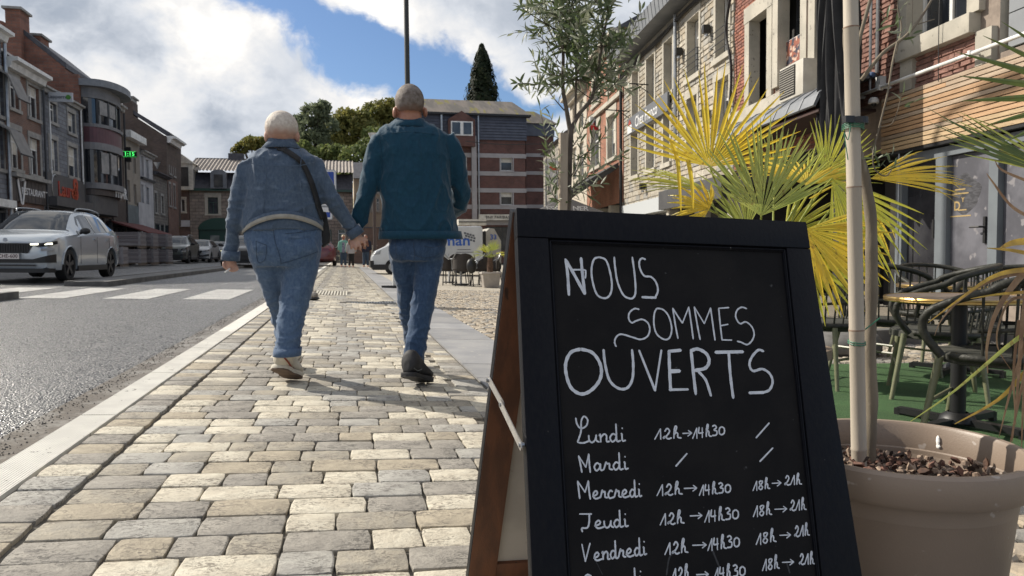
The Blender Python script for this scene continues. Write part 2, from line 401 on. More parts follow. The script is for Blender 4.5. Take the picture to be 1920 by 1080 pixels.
# ---- concrete setts of the pavement: each one a piece
def paver_mat(name, c1, c2, dark):
 m = bpy.data.materials.new(name); m.use_nodes = True; N = NB(m.node_tree); b = m.node_tree.nodes['Principled BSDF']
 pos = N.n('ShaderNodeNewGeometry').outputs['Position']; ri = N.n('ShaderNodeObjectInfo').outputs['Random']
 c = N.mix(N.ss(N.noise(pos, 14, 5, .65, .6), .38, .62), c1, c2)
 st = N.noise(N.vm('MULTIPLY', pos, (1, 1.7, 1)), 38, 5, .7, 1.2)
 c = N.mix(N.m('MULTIPLY', N.ss(st, .50, .565), N.ss(N.noise(pos, 9, 3), .35, .6)), c, dark)
 c = N.mix(N.m('MULTIPLY', N.ss(N.noise(pos, 120, 2), .56, .7), .45), c, N.scale(c, .55) )
 c = N.mix(N.m('MULTIPLY', N.ss(N.noise(pos, .9, 3), .45, .75), .25), c, (.26, .24, .20))
 N.put(b.inputs['Base Color'], c); b.inputs['Roughness'].default_value = .82; b.inputs['Specular IOR Level'].default_value = .35
 bn = N.n('ShaderNodeBump'); bn.inputs['Distance'].default_value = .0045; bn.inputs['Strength'].default_value = .9
 h = N.m('ADD', N.noise(pos, 60, 5, .7), N.m('MULTIPLY', st, .8)); N.put(bn.inputs['Height'], h)
 m.node_tree.links.new(bn.outputs[0], b.inputs['Normal']); return m
PM = [paver_mat('cream_sett', (.60, .555, .45), (.52, .47, .375), (.26, .23, .185)),
      paver_mat('tan_sett', (.42, .365, .275), (.34, .295, .225), (.20, .175, .14)),
      paver_mat('grey_sett', (.33, .305, .265), (.265, .245, .215), (.14, .13, .115)),
      paver_mat('light_grey_sett', (.41, .395, .355), (.335, .32, .29), (.17, .16, .145)),
      paver_mat('beige_grey_sett', (.38, .34, .27), (.30, .275, .23), (.17, .15, .125))]
def sett_mesh(l, w, h, seed, rim=.0036):
 """tumbled block: top at z=0, outline nibbled, rounded shoulders (~48 faces)"""
 rnd = random.Random(seed); P = []
 for (x0, y0, x1, y1, n) in ((-l/2, -w/2, l/2, -w/2, 5), (l/2, -w/2, l/2, w/2, 3), (l/2, w/2, -l/2, w/2, 5), (-l/2, w/2, -l/2, -w/2, 3)):
  for q in range(n):
   t = q/n; x = x0+(x1-x0)*t; y_ = y0+(y1-y0)*t
   if q == 0: x *= .965; y_ *= .94
   P.append((x+rnd.uniform(-1, 1)*.0022, y_+rnd.uniform(-1, 1)*.0022))
 n = len(P); mb = MB()
 def ring(k, z, jit=0): return [(p[0]*(1-2*k/l), p[1]*(1-2*k/w), z+rnd.uniform(-jit, jit)) for p in P]
 vs = ring(0, -h) + ring(0, -rim*1.1) + ring(rim*.35, -rim*.38, .0006) + ring(rim*1.3, -.0002, .0005) + [(0, 0, .0002)]
 fs = [(i+k*n, (i+1) % n+k*n, (i+1) % n+(k+1)*n, i+(k+1)*n) for k in range(3) for i in range(n)] + [(3*n+i, 3*n+(i+1) % n, 4*n) for i in range(n)]
 mb.add(vs, fs); return mb
LENS = {'s': .135, 'm': .178, 'l': .224, 'b': .163}
VAR = {}
for key, l in LENS.items():
 for sd in range(3): VAR[(key, sd)] = sett_mesh(l-.0045, .140-.0045, .05, ord(key)*7+sd)
MESHC = {}
def sett_me(key, sd, mi):
 if (key, sd, mi) not in MESHC:
  me = bpy.data.meshes.new('paver'); mb = VAR[(key, sd)]; me.from_pydata(mb.v, [], mb.f); me.materials.append(PM[mi]); smooth_me(me, 24); MESHC[(key, sd, mi)] = me
 return MESHC[(key, sd, mi)]
PX0, PX1 = -.80, .62; ROW = .1402
rows = []; rnd = random.Random(4)
GRATE = (.02, 11.55, .72, .32)                                       # x0, y0, length, width
def hole(x, y): return (-.03 < x < .78 and 11.62 < y < 11.98) or (-.56 < x < .06 and 13.6 < y < 15.2)
y = 1.12; j = 0; plist = []
wts = [.27, .15, .25, .19, .14]
while y < 44:
 x = PX0 + .002
 # border setts on both edges, one per row
 for bx in (-.983+.0, .622):
  plist.append((bx+.0815+.006, y, 'b', rnd.choices(range(5), [.2, .15, .3, .2, .15])[0]))
 off = rnd.choice([0, .05, .09])
 if off: pass
 while x < PX1-.07:
  rem = PX1 - x
  ch = [k for k in 'sml' if LENS[k] <= rem+.004 and (rem-LENS[k] > .125 or rem-LENS[k] < .02)]
  if not ch: ch = ['s']
  k = rnd.choices(ch, [{'s': 1, 'm': 1.4, 'l': 1.5}[c] for c in ch])[0]
  u = (x-.12)/.42 if y > 4 else 9
  mi = rnd.choices(range(5), wts)[0]
  if abs(x+LENS[k]/2-(-.02)) < .1 or abs(x+LENS[k]/2+.52) < .09:                  # greyer runner columns further down
   if y > 3.6: mi = rnd.choices([2, 3, 4], [.6, .25, .15])[0]
  elif y > 3.6 and rnd.random() < .35: mi = rnd.choice([0, 0, 4])
  plist.append((x+LENS[k]/2, y, k, mi)); x += LENS[k]
 y += ROW; j += 1
far = MB(); nind = 0
for (x, y, k, mi) in plist:
 if hole(x, y): continue
 sd = rnd.randrange(3); dz = rnd.uniform(-.0022, .0022); rz = rnd.choice([0, PI]) + rnd.uniform(-.008, .008)
 if nind < 300 and y > 1.25:
  o = bpy.data.objects.new('paver', sett_me(k, sd, mi)); COL.objects.link(o); o.parent = PV
  o.location = (x, y-3, gz(x)+dz); o.rotation_euler = (Matrix.Rotation(SP+rnd.uniform(-.004, .004), 3, 'Y') @ Matrix.Rotation(rnd.uniform(-.004, .004), 3, 'X') @ Matrix.Rotation(rz, 3, 'Z')).to_euler(); nind += 1
 elif y > 1.25:
  M4 = Matrix.Translation((x, y, gz(x)+dz)) @ Matrix.Rotation(SP, 4, 'Y') @ Matrix.Rotation(rz, 4, 'Z')
  if y < 16:
   mb = VAR[(k, sd)]; o_ = len(far.v); far.v += [tuple(M4 @ V(p)) for p in mb.v]; far.f += [tuple(i+o_ for i in f) for f in mb.f]; far.mi += [mi]*len(mb.f)
  else:
   l, w = LENS[k]/2-.004, .066; o_ = len(far.v)
   for (a, b_, c_) in ((-l, -w, -.03), (l, -w, -.03), (l, w, -.03), (-l, w, -.03), (-l+.006, -w+.006, 0), (l-.006, -w+.006, 0), (l-.006, w-.006, 0), (-l+.006, w-.006, 0)): far.v.append(tuple(M4 @ V((a, b_, c_))))
   for f in ((4, 5, 6, 7), (0, 1, 5, 4), (1, 2, 6, 5), (2, 3, 7, 6), (3, 0, 4, 7)): far.f.append(tuple(i+o_ for i in f)); far.mi.append(mi)
o = far.build('pavers_further_on', PM, PV, recalc=False); tag(o, kind='stuff'); smooth_me(o.data, 24)
sheet('joint_bedding', [-1.13, PX1+.25], [0, 10, 30, 45], -.013, mat('sandy_joint', (.085, .075, .06), (.15, .135, .11), rough=.95, scale=20, bump=.004, bscale=90), parent=None)
sheet('far_footway', [-1.0, PX1+.25], [43.9, 62], -.004, PM[4])
# drain grate and ridged guidance plate
t = thing('drain_grate', 'narrow steel drain grate let into the pavement behind the couple', 'drain grate', (.37, 11.8, gz(.37)))
mb = MB(); x0, x1, y0, y1 = -.03, .77, 11.64, 11.96
for a in ((x0, y0, x1-x0, .025), (x0, y1-.025, x1-x0, .025), (x0, y0+.025, .025, y1-y0-.05), (x1-.025, y0+.025, .025, y1-y0-.05)):
 mb.obox((a[0], a[1], gz(.37)-.025), (a[2], 0, 0), (0, a[3], 0), (0, 0, .03))
mb.build('frame', M_GALV, t)
n = 17
for i in range(n):
 mb = MB(); mb.obox((x0+.035+i*(x1-x0-.07)/n, y0+.025, gz(.37)-.02), (.018, 0, 0), (0, y1-y0-.05, 0), (0, 0, .022)); mb.build('bar', M_GALV, t)
mb = MB(); mb.obox((x0, y0, gz(.37)-.08), (x1-x0, 0, 0), (0, y1-y0, 0), (0, 0, .04)); mb.build('channel', M_DARK, t)
t = thing('guidance_plate', 'ridged pale tactile guidance plate beside the kerb', 'tactile paving', (-.25, 14.3, gz(-.25)))
mb = MB(); mb.obox((-.55, 13.6, gz(-.25)-.03), (.6, 0, -.6*SP), (0, 1.55, 0), (0, 0, .028)); M_TAC = mat('ridged_tactile_concrete', (.52, .49, .41), (.42, .39, .33), rough=.8, scale=6, bump=.002, bscale=60); mb.build('base', mat('tactile_joint', (.2, .185, .16), rough=.9), t)
for i in range(11):
 mb = MB(); x = -.535+i*.054; mb.obox((x, 13.62, gz(x)-.004), (.032, 0, 0), (0, 1.5, 0), (0, 0, .009)); mb.build('rib', M_TAC, t)
# dark stone at the kerb
t = thing('loose_stone', 'small rounded grey lump with a black underside lying on the paving near the ridged plate', 'stone', gp(589, 563))
p = gp(588, 563); mb = MB(); mb.sph(p+V((0, 0, .075)), (.075, .09, .06), 12); mb.build('upper', mat('grey_stone', (.20, .18, .16), (.32, .29, .25), rough=.8, scale=20), t, smooth=True)
mb = MB(); mb.sph(p+V((.0, 0, .03)), (.095, .10, .035), 12); mb.build('underside', M_BLACK, t, smooth=True)
# long grey slabs beside the setts
SX0, SX1 = .805, 1.36
M_SLAB = mat('grey_slab', (.22, .22, .225), (.29, .285, .28), rough=.7, scale=2.2, bump=.002, bscale=70, rand=.14, speck=((.36, .34, .30), 16, .66))
y = 1.4; SLABT = thing('slab_course', None, None, (1, 3, 0)); tag(SLABT, kind='structure'); i = 0
while y < 44:
 L = .98 if i % 2 else .62
 mb = MB(); mb.obox((SX0+.004, y+.004, gz(SX0)-.06), (SX1-SX0-.008, 0, -(SX1-SX0)*SP), (0, L-.008, 0), (0, 0, .06+.001*(i % 3))); o = mb.build('slab', M_SLAB, SLABT); y += L; i += 1
# cobbles beyond the slabs: split granite, uneven
CM = [mat('pale_cobble', (.47, .41, .32), (.36, .31, .24), rough=.85, scale=16, bump=.004, bscale=50, rand=.12), mat('warm_cobble', (.40, .33, .24), (.31, .26, .20), rough=.85, scale=16, bump=.004, bscale=50, rand=.12), mat('grey_cobble', (.30, .28, .25), (.22, .21, .19), rough=.85, scale=16, bump=.004, bscale=50, rand=.12)]
def cob_mesh(sd, s=.096):
 rnd = random.Random(sd); mb = MB(); n = 8
 P = [(s/2*math.cos(PI/8+2*PI*i/n)*1.06*rnd.uniform(.92, 1.08), s/2*math.sin(PI/8+2*PI*i/n)*1.06*rnd.uniform(.92, 1.08)) for i in range(n)]
 vs = [(a, b_, -.035) for a, b_ in P]+[(a, b_, -.007) for a, b_ in P]+[(a*.86, b_*.86, rnd.uniform(-.001, .002)) for a, b_ in P]+[(0, 0, .001)]
 fs = [(i+k*n, (i+1) % n+k*n, (i+1) % n+(k+1)*n, i+(k+1)*n) for k in range(2) for i in range(n)]+[(2*n+i, 2*n+(i+1) % n, 3*n) for i in range(n)]
 mb.add(vs, fs); return mb
CV = [cob_mesh(50+i) for i in range(5)]
CMe = {}
for i in range(5):
 for k in range(3):
  me = bpy.data.meshes.new('cobble'); me.from_pydata(CV[i].v, [], CV[i].f); me.materials.append(CM[k]); smooth_me(me, 28); CMe[(i, k)] = me
PLZ = thing('plaza', None, None, (3, 6, 0)); tag(PLZ, kind='structure')
cob = []
def carpet_here(x, y): return 1.72 < x < 5.6 and 2.5 < y < 5.15
y = 1.35
while y < 17:
 x = SX1+.055+rnd.uniform(0, .03); s = .104
 while x < 6.2:
  if not carpet_here(x, y) and abs(x/y) < 1.15: cob.append((x+rnd.uniform(-.006, .006), y+rnd.uniform(-.008, .008), s))
  x += s
 y += .102
vis = [c for c in cob if (.10+c[1]*.13 < c[0] < c[1]*.30) and 4.5 < c[1] < 16 and c[0] < 2.9] + [c for c in cob if c[1] < 2.5 and c[0] > 1.6]
vis.sort(key=lambda c: c[1]); pick = set(vis[:300]); far = MB()
for c in cob:
 x, y, s = c; i = rnd.randrange(5); k = rnd.choices([0, 1, 2], [.5, .3, .2])[0]; a = rnd.uniform(0, 6.28); q = rnd.uniform(.92, 1.08); dz = rnd.uniform(-.006, .002)
 if c in pick:
  o = bpy.data.objects.new('cobblestone', CMe[(i, k)]); COL.objects.link(o); o.parent = PLZ; o.location = (x-3, y-6, gz(x)+dz); o.rotation_euler = (Matrix.Rotation(SL+rnd.uniform(-.04, .04), 3, 'Y') @ Matrix.Rotation(a, 3, 'Z')).to_euler(); o.scale = (q, q, 1)
 else:
  M4 = Matrix.Translation((x, y, gz(x)+dz)) @ Matrix.Rotation(SL+rnd.uniform(-.05, .05), 4, 'Y') @ Matrix.Rotation(a, 4, 'Z') @ Matrix.Scale(q, 4); o_ = len(far.v)
  far.v += [tuple(M4 @ V(p)) for p in CV[i].v]; far.f += [tuple(t_+o_ for t_ in f) for f in CV[i].f]; far.mi += [k]*len(CV[i].f)
o = far.build('cobbles_further_on', CM, PLZ, recalc=False); tag(o, kind='stuff'); smooth_me(o.data, 28)
sheet('cobble_bedding', [SX1, 3, 5.5, 9], [.5, 10, 20], -.022, mat('cobble_joint', (.17, .145, .11), (.24, .21, .16), rough=.95, scale=14, bump=.006, bscale=60))
sheet('far_plaza', [SX1, 3, 5.5, 20], [16.9, 60], -.004, mat('far_plaza_cobbles', (.42, .38, .31), (.30, .27, .22), rough=.9, scale=9, contrast=(.42, .58), bump=.012, bscale=9))
# ================================================================== FACADES
class Fac:
 def __init__(s, O, t):
  s.O = V(O); s.t = V(t).normalized(); s.n = V((-s.t.y, s.t.x, 0)); s.flip = 1
  s.rot = None
 def setn(s, toward):
  if s.n.dot(V(toward)-s.O) < 0: s.n = -s.n
  s.right = s.n.cross(V((0, 0, 1))) * -1                     # as seen by someone facing the wall
  s.sg = 1 if s.right.dot(s.t) > 0 else -1
  return s
 def P(s, a, z, d=0): return s.O + s.t*a + s.n*d + V((0, 0, z))
 def uv(s, x, y, d=0):
  r = ray(x, y); k = ((s.O+s.n*d-EYE).dot(s.n))/r.dot(s.n); p = EYE + r*k - s.O
  return p.dot(s.t), p.z
 def rect(s, x0, y0, x1, y1, d=0):                               # y at the middle of the opening
  a0 = s.uv(x0, (y0+y1)/2, d)[0]; a1 = s.uv(x1, (y0+y1)/2, d)[0]; xc = (x0+x1)/2
  z1 = s.uv(xc, y0, d)[1]; z0 = s.uv(xc, y1, d)[1]
  return min(a0, a1), max(a0, a1), z0, z1
 def box(s, mb, a0, a1, z0, z1, d0, d1, m=0):
  return mb.obox(s.P(a0, z0, d0), s.t*(a1-a0), s.n*(d1-d0), V((0, 0, z1-z0)), m)
 def mat4(s, a, z, d):                                          # text frame: x to the viewer's right, y up, z outward
  x = s.t*s.sg; y = V((0, 0, 1)); n = s.n; p = s.P(a, z, d)
  return Matrix(((x.x, y.x, n.x, p.x), (x.y, y.y, n.y, p.y), (x.z, y.z, n.z, p.z), (0, 0, 0, 1)))
def wall_mesh(F, s0, s1, z0, z1, holes, d=0.0, rev=.18, mats=2):
 S = sorted(set([s0, s1]+[h[0] for h in holes]+[h[1] for h in holes])); Z = sorted(set([z0, z1]+[h[2] for h in holes]+[h[3] for h in holes]))
 S = [a for a in S if s0 <= a <= s1]; Z = [a for a in Z if z0 <= a <= z1]
 mb = MB()
 for i in range(len(S)-1):
  for j in range(len(Z)-1):
   ca, cz = (S[i]+S[i+1])/2, (Z[j]+Z[j+1])/2
   if any(h[0] < ca < h[1] and h[2] < cz < h[3] for h in holes): continue
   mb.add([F.P(S[i], Z[j], d), F.P(S[i+1], Z[j], d), F.P(S[i+1], Z[j+1], d), F.P(S[i], Z[j+1], d)], [(0, 1, 2, 3)], 0)
 for h in holes:
  q = [(h[0], h[2]), (h[1], h[2]), (h[1], h[3]), (h[0], h[3])]
  for k in range(4):
   (a, b), (c, e_) = q[k], q[(k+1) % 4]
   mb.add([F.P(a, b, d), F.P(c, e_, d), F.P(c, e_, d-rev), F.P(a, b, d-rev)], [(0, 1, 2, 3)], 1)
 return mb
def window(F, h, parent, frame=M_WHITE, d=0, rev=.18, glass=None, style='two', sur=None, surw=.12, sill=True, proud=.03, blind=None, fw=.055, lintel=None):
 a0, a1, z0, z1 = h; glass = glass or G_GLASSR; dd = d-rev
 if blind is None and style != 'mull': q_ = (a0*7.31+z0*3.17) % 1; blind = (.3, .45, .62)[int(a0*5) % 3] if q_ < .5 else None
 mb = MB(); F.box(mb, a0+.01, a1-.01, z0+.01, z0+fw, dd+.01, dd+.07); F.box(mb, a0+.01, a1-.01, z1-fw, z1-.01, dd+.01, dd+.07)
 F.box(mb, a0+.01, a0+fw, z0+fw, z1-fw, dd+.01, dd+.07); F.box(mb, a1-fw, a1-.01, z0+fw, z1-fw, dd+.01, dd+.07)
 zm = z1-(z1-z0)*.3
 if style == 'two':
  F.box(mb, a0+fw, a1-fw, zm-.03, zm+.03, dd+.015, dd+.065); am = (a0+a1)/2; F.box(mb, am-.025, am+.025, z0+fw, zm-.03, dd+.015, dd+.065)
 elif style == 'mull': am = (a0+a1)/2; F.box(mb, am-.03, am+.03, z0+fw, z1-fw, dd+.015, dd+.065)
 elif style == 'cross':
  F.box(mb, a0+fw, a1-fw, zm-.03, zm+.03, dd+.015, dd+.065); am = (a0+a1)/2; F.box(mb, am-.025, am+.025, z0+fw, zm-.03, dd+.015, dd+.065); F.box(mb, am-.025, am+.025, zm+.03, z1-fw, dd+.015, dd+.065)
 elif style == 'top': F.box(mb, a0+fw, a1-fw, zm-.03, zm+.03, dd+.015, dd+.065)
 w = mb.build('window', frame, parent)
 mb = MB(); F.box(mb, a0+.03, a1-.03, z0+.03, z1-.03, dd+.028, dd+.034); mb.build('pane', glass, w)
 if blind:
  mb = MB(); F.box(mb, a0+.04, a1-.04, z0+(z1-z0)*(1-blind), z1-.04, dd+.038, dd+.044); mb.build('blind', M_CREAM, w)
 if sur:
  mb = MB(); zt = z1+surw*1.5
  F.box(mb, a0-surw, a0-.003, z0-.002, z1, d-.05, d+proud); F.box(mb, a1+.003, a1+surw, z0-.002, z1, d-.05, d+proud); F.box(mb, a0-surw-.02, a1+surw+.02, z1+.003, zt, d-.05, d+proud+.006)
  mb.build('surround', sur, parent)
  if sill: mb = MB(); F.box(mb, a0-surw-.03, a1+surw+.03, z0-.14, z0-.004, d-.12, d+proud+.05); mb.build('sill', sur, parent)
 return w
def bldg(name, label, F, s0, s1, z0, z1, wmat, holes, depth=8, d=0, revm=None, wargs=None, group=None, cat='building', roofh=0, roofm=None, cornice=None, back=True):
 t = thing(name, label, cat, F.P((s0+s1)/2, z0, d), group)
 mb = wall_mesh(F, s0, s1, z0, z1, holes, d); mb.build('wall', [wmat, revm or wmat], t, recalc=False)
 mb = MB(); q = d-.21                                            # body behind the facade: dark rooms, side walls
 for a in (s0, s1): mb.add([F.P(a, z0, d), F.P(a, z0, -depth), F.P(a, z1, -depth), F.P(a, z1, d)], [(0, 1, 2, 3)], 0)
 mb.add([F.P(s0, z1, d), F.P(s1, z1, d), F.P(s1, z1, -depth), F.P(s0, z1, -depth)], [(0, 1, 2, 3)], 0)
 mb.add([F.P(s0, z0, -depth), F.P(s1, z0, -depth), F.P(s1, z1, -depth), F.P(s0, z1, -depth)], [(0, 1, 2, 3)], 0)
 mb.build('side_wall', wmat, t, recalc=False)
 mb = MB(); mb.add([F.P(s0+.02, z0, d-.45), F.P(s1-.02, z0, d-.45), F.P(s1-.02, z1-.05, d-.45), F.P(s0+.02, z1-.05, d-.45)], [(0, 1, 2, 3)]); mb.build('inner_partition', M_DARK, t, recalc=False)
 for i, h in enumerate(holes):
  wa = (wargs[i] if isinstance(wargs, list) else wargs) or {}
  if wa.get('skip'): continue
  window(F, h, t, d=d, **{k: v for k, v in wa.items() if k != 'skip'})
 if roofh:
  rm = roofm or M_SLATE; mb = MB(); dm = -depth/2
  mb.prism([F.P(s0, z1+.02, d+.25), F.P(s0, z1+roofh, dm), F.P(s0, z1+.02, -depth)], F.t*(s1-s0)); mb.build('roof', rm, t)
 if cornice:
  cm, ch, cd = cornice; mb = MB()
  mb.prism([F.P(s0+.01, z1-ch, d+.03), F.P(s0+.01, z1-ch, d+cd*.45), F.P(s0+.01, z1-ch*.45, d+cd*.6), F.P(s0+.01, z1-ch*.35, d+cd), F.P(s0+.01, z1, d+cd), F.P(s0+.01, z1, d+.03)], F.t*(s1-s0-.02)); mb.build('cornice', cm, t)
 return t
def pieces(F, s0, s1, z0, z1, holes, w, h, parent, mats, name, d=0, proud=.02, joint=.012, nmax=300, near=None, wj=.35, hj=.2, rough=.25, seed=1):
 """Lay single stones or bricks over a wall, skipping openings. Nearest nmax are objects sharing meshes."""
 rnd = random.Random(seed); VM = {}
 for i in range(4):
  for mi in range(len(mats)):
   me = bpy.data.meshes.new(name); r2 = random.Random(i*7+3); e = .12
   b_ = [(-.5, -.5), (.5, -.5), (.5, .5), (-.5, .5)]
   vs = [(x, 0, z) for x, z in b_] + [(x*(1-.0)+r2.uniform(-.02, .02), .55, z+r2.uniform(-.03, .03)) for x, z in b_] + [(x*(1-e)+r2.uniform(-.03, .03), 1+r2.uniform(-rough, rough), z*(1-e*1.6)+r2.uniform(-.03, .03)) for x, z in b_]
   fs = [(i_+k*4, (i_+1) % 4+k*4, (i_+1) % 4+(k+1)*4, i_+(k+1)*4) for k in range(2) for i_ in range(4)] + [(8, 9, 10), (8, 10, 11)]
   me.from_pydata(vs, [], fs); me.materials.append(mats[mi]); VM[(i, mi)] = (me, vs, fs)
 L = []; z = z0
 while z < z1-.03:
  hh = h*(1+rnd.uniform(-hj, hj)); hh = min(hh, z1-z); a = s0 - rnd.uniform(0, w*.6) if wj < .2 else s0
  if z1-z-hh < h*.4: hh = z1-z
  while a < s1-.02:
   ww = w*(1+rnd.uniform(-wj, wj)); e_ = min(a+ww, s1)
   if s1-e_ < w*.35: e_ = s1
   aa = max(a, s0); seg_ = [(aa, e_)]
   for H_ in holes:
    if z+hh*.5 > H_[2] and z+hh*.5 < H_[3]:
     ns = []
     for (p, q) in seg_:
      if H_[0] > p: ns.append((p, min(q, H_[0])))
      if H_[1] < q: ns.append((max(p, H_[1]), q))
     seg_ = [x for x in ns if x[1]-x[0] > .025]
   for (p, q) in seg_: L.append(((p+q)/2, z+hh/2, q-p-joint, hh-joint))
   a = e_
   if e_ >= s1: break
  z += hh
 nr = near or (lambda a, z: (F.P(a, z)-EYE).length)
 L.sort(key=lambda q: nr(q[0], q[1])); far = MB(); base = Matrix(((F.t.x, F.n.x, 0, 0), (F.t.y, F.n.y, 0, 0), (0, 0, 1, 0), (0, 0, 0, 1)))
 o_ = offs(parent)
 for k, (a, z, ww, hh) in enumerate(L):
  i = rnd.randrange(4); mi = rnd.randrange(len(mats)); me, vs, fs = VM[(i, mi)]
  M4 = Matrix.Translation(F.P(a, z, d)) @ base @ Matrix.Diagonal((ww, proud*rnd.uniform(.7, 1.25), hh, 1))
  if k < nmax:
   o = bpy.data.objects.new(name, me); COL.objects.link(o); o.parent = parent; o.matrix_local = Matrix.Translation(-o_) @ M4
  else:
   q = len(far.v); far.v += [tuple(M4 @ V(p)) for p in vs]; far.f += [tuple(x+q for x in f) for f in fs]; far.mi += [mi]*len(fs)
 if far.v: tag(far.build(name+'work', mats, parent, recalc=False), kind='stuff')
 return len(L)
def curve_pts(P, n=16):                                             # Catmull-Rom through points
 P = [V(p) for p in P]; out = []
 for i in range(len(P)-1):
  a, b, c, d = P[max(i-1, 0)], P[i], P[i+1], P[min(i+2, len(P)-1)]
  for k in range(n):
   t = k/n; out.append(.5*((2*b)+(c-a)*t+(2*a-5*b+4*c-d)*t*t+(3*b-a-3*c+d)*t**3))
 return out+[P[-1]]
# ================================================================== LEFT ROW (in shade), facade plane X = -13
LF = Fac((-13, 0, 0), (0, 1, 0)).setn((0, 20, 0)); GL = gz(-13)
TL = (0, 1, 0)
B_RED = brick_mat('left_row_red_brick', TL, (.22, .11, .075), (.15, .075, .055), (.20, .17, .15), .22, .075, .012)  # red brick of the left row in its own colour
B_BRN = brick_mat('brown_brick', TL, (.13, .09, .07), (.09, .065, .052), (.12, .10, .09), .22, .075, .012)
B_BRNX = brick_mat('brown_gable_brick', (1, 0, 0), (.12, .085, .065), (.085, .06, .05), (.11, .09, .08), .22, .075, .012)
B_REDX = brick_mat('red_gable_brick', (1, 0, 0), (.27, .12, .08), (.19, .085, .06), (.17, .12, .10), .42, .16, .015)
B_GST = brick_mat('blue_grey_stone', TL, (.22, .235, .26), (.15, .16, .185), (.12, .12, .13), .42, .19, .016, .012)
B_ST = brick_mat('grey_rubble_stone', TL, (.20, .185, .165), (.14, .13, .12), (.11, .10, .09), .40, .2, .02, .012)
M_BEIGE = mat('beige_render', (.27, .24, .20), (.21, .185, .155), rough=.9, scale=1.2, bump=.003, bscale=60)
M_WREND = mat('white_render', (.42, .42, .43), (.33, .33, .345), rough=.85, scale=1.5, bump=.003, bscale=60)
M_SHOPBR = mat('dark_brown_shop_board', (.045, .036, .032), (.065, .052, .046), rough=.5, scale=3)
M_SHOPGR = mat('dark_grey_shop_board', (.06, .06, .062), (.08, .078, .078), rough=.5, scale=3)
M_CURT = mat('net_curtain', (.30, .29, .28), (.2, .2, .2), rough=.9, scale=3)
M_LETW = mat('white_letters', (.62, .62, .62), rough=.5); M_LETR = mat('red_letters', (.42, .07, .02), (.3, .03, .02), rough=.4, scale=2)
def shopfront(F, t, s0, s1, z0, z1, sign_m, n=3, zsign=None, frame=M_DKFRAME):
 """bays of glass between posts, on a low plinth"""
 mb = MB(); F.box(mb, s0+.02, s1-.02, z0, z0+.35, -.12, .03); mb.build('plinth', M_BLUESTONE, t)
 w = (s1-s0)/n
 for i in range(n):
  a0, a1 = s0+i*w+.08, s0+(i+1)*w-.08
  mb = MB(); F.box(mb, a0, a0+.07, z0+.36, z1, -.12, 0); F.box(mb, a1-.07, a1, z0+.36, z1, -.12, 0); F.box(mb, a0+.07, a1-.07, z1-.07, z1, -.12, 0); F.box(mb, a0+.07, a1-.07, z0+.36, z0+.43, -.12, 0)
  w_ = mb.build('shop_window', frame, t); mb = MB(); F.box(mb, a0+.05, a1-.05, z0+.4, z1-.04, -.08, -.07); mb.build('pane', G_GLASS, w_)
  mb = MB(); F.box(mb, a1+.002, a1+.158, z0+.35, z1, -.15, .03) if i < n-1 else None
  if i < n-1: mb.build('post', sign_m, t)
def seg_px(F, xa, xb, y): return sorted((F.uv(xa, y)[0], F.uv(xb, y)[0]))
def zof(F, x, y, d=0): return F.uv(x, y, d)[1]
def Lbld(name, label, xa, xb, eave_px, wmat, wins, wa, sh_top, **k):
 s0 = LF.uv(xa, 300)[0]; s1 = LF.uv(xb, 300)[0]; z1 = zof(LF, *eave_px)
 holes = [LF.rect(*w) for w in wins]; sh = zof(LF, *sh_top)
 holes = [h for h in holes]
 for h in holes: assert h[3] < z1+3, (name, h, z1)
 allh = holes + [(s0+.15, s1-.15, GL+.02, sh)]
 wargs = (wa if isinstance(wa, list) else [wa]*len(holes)) + [dict(skip=1)]
 t = bldg(name, label, LF, s0, s1, GL-.05, z1, wmat, allh, wargs=wargs, **k)
 return t, s0, s1, z1, sh
# --- B0: fragment at the left edge of the picture
WA = dict(frame=M_WHITE, sur=M_BLUESTONE, style='two', surw=.13, proud=.03)
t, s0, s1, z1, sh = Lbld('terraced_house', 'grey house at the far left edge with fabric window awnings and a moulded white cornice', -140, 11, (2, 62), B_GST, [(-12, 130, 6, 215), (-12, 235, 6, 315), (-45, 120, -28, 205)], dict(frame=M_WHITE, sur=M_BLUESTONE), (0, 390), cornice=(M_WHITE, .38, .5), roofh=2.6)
shopfront(LF, t, s0+.1, s1-.1, GL, sh-.1, M_BLUESTONE, 4)
mb = MB(); LF.box(mb, s0, s1-.05, sh+.02, sh+.32, 0, .35); mb.build('shop_ledge', M_WHITE, t)
M_AWN = mat('grey_awning_fabric', (.24, .23, .22), (.19, .185, .18), rough=.9, scale=3)
for (x0, x1, ya, yb) in ((-14, 11, 145, 170), (-14, 13, 245, 277)):
 a0, a1 = LF.uv(x0, 180)[0], LF.uv(x1, 180)[0]-.1; za, zb = zof(LF, 5, ya-12), zof(LF, 8, yb, .9)
 at_ = thing('window_awning', 'grey fabric drop awning over the %s window of the house at the left edge' % ('upper' if ya < 200 else 'lower'), 'awning', LF.P(a0, za, 0), 'drop awnings at the left edge')
 mb = MB(); mb.prism([LF.P(a0, za, .05), LF.P(a0, za-.3, .55), LF.P(a0, zb, .9), LF.P(a0, zb-.05, .88), LF.P(a0, za-.35, .5), LF.P(a0, za-.06, .03)], LF.t*(a1-a0)); mb.build('fabric', M_AWN, at_)
 mb = MB(); mb.tube([LF.P(a0, zb-.03, .9), LF.P(a1, zb-.03, .9)], .03, 6); mb.build('front_bar', M_BLACK, at_)
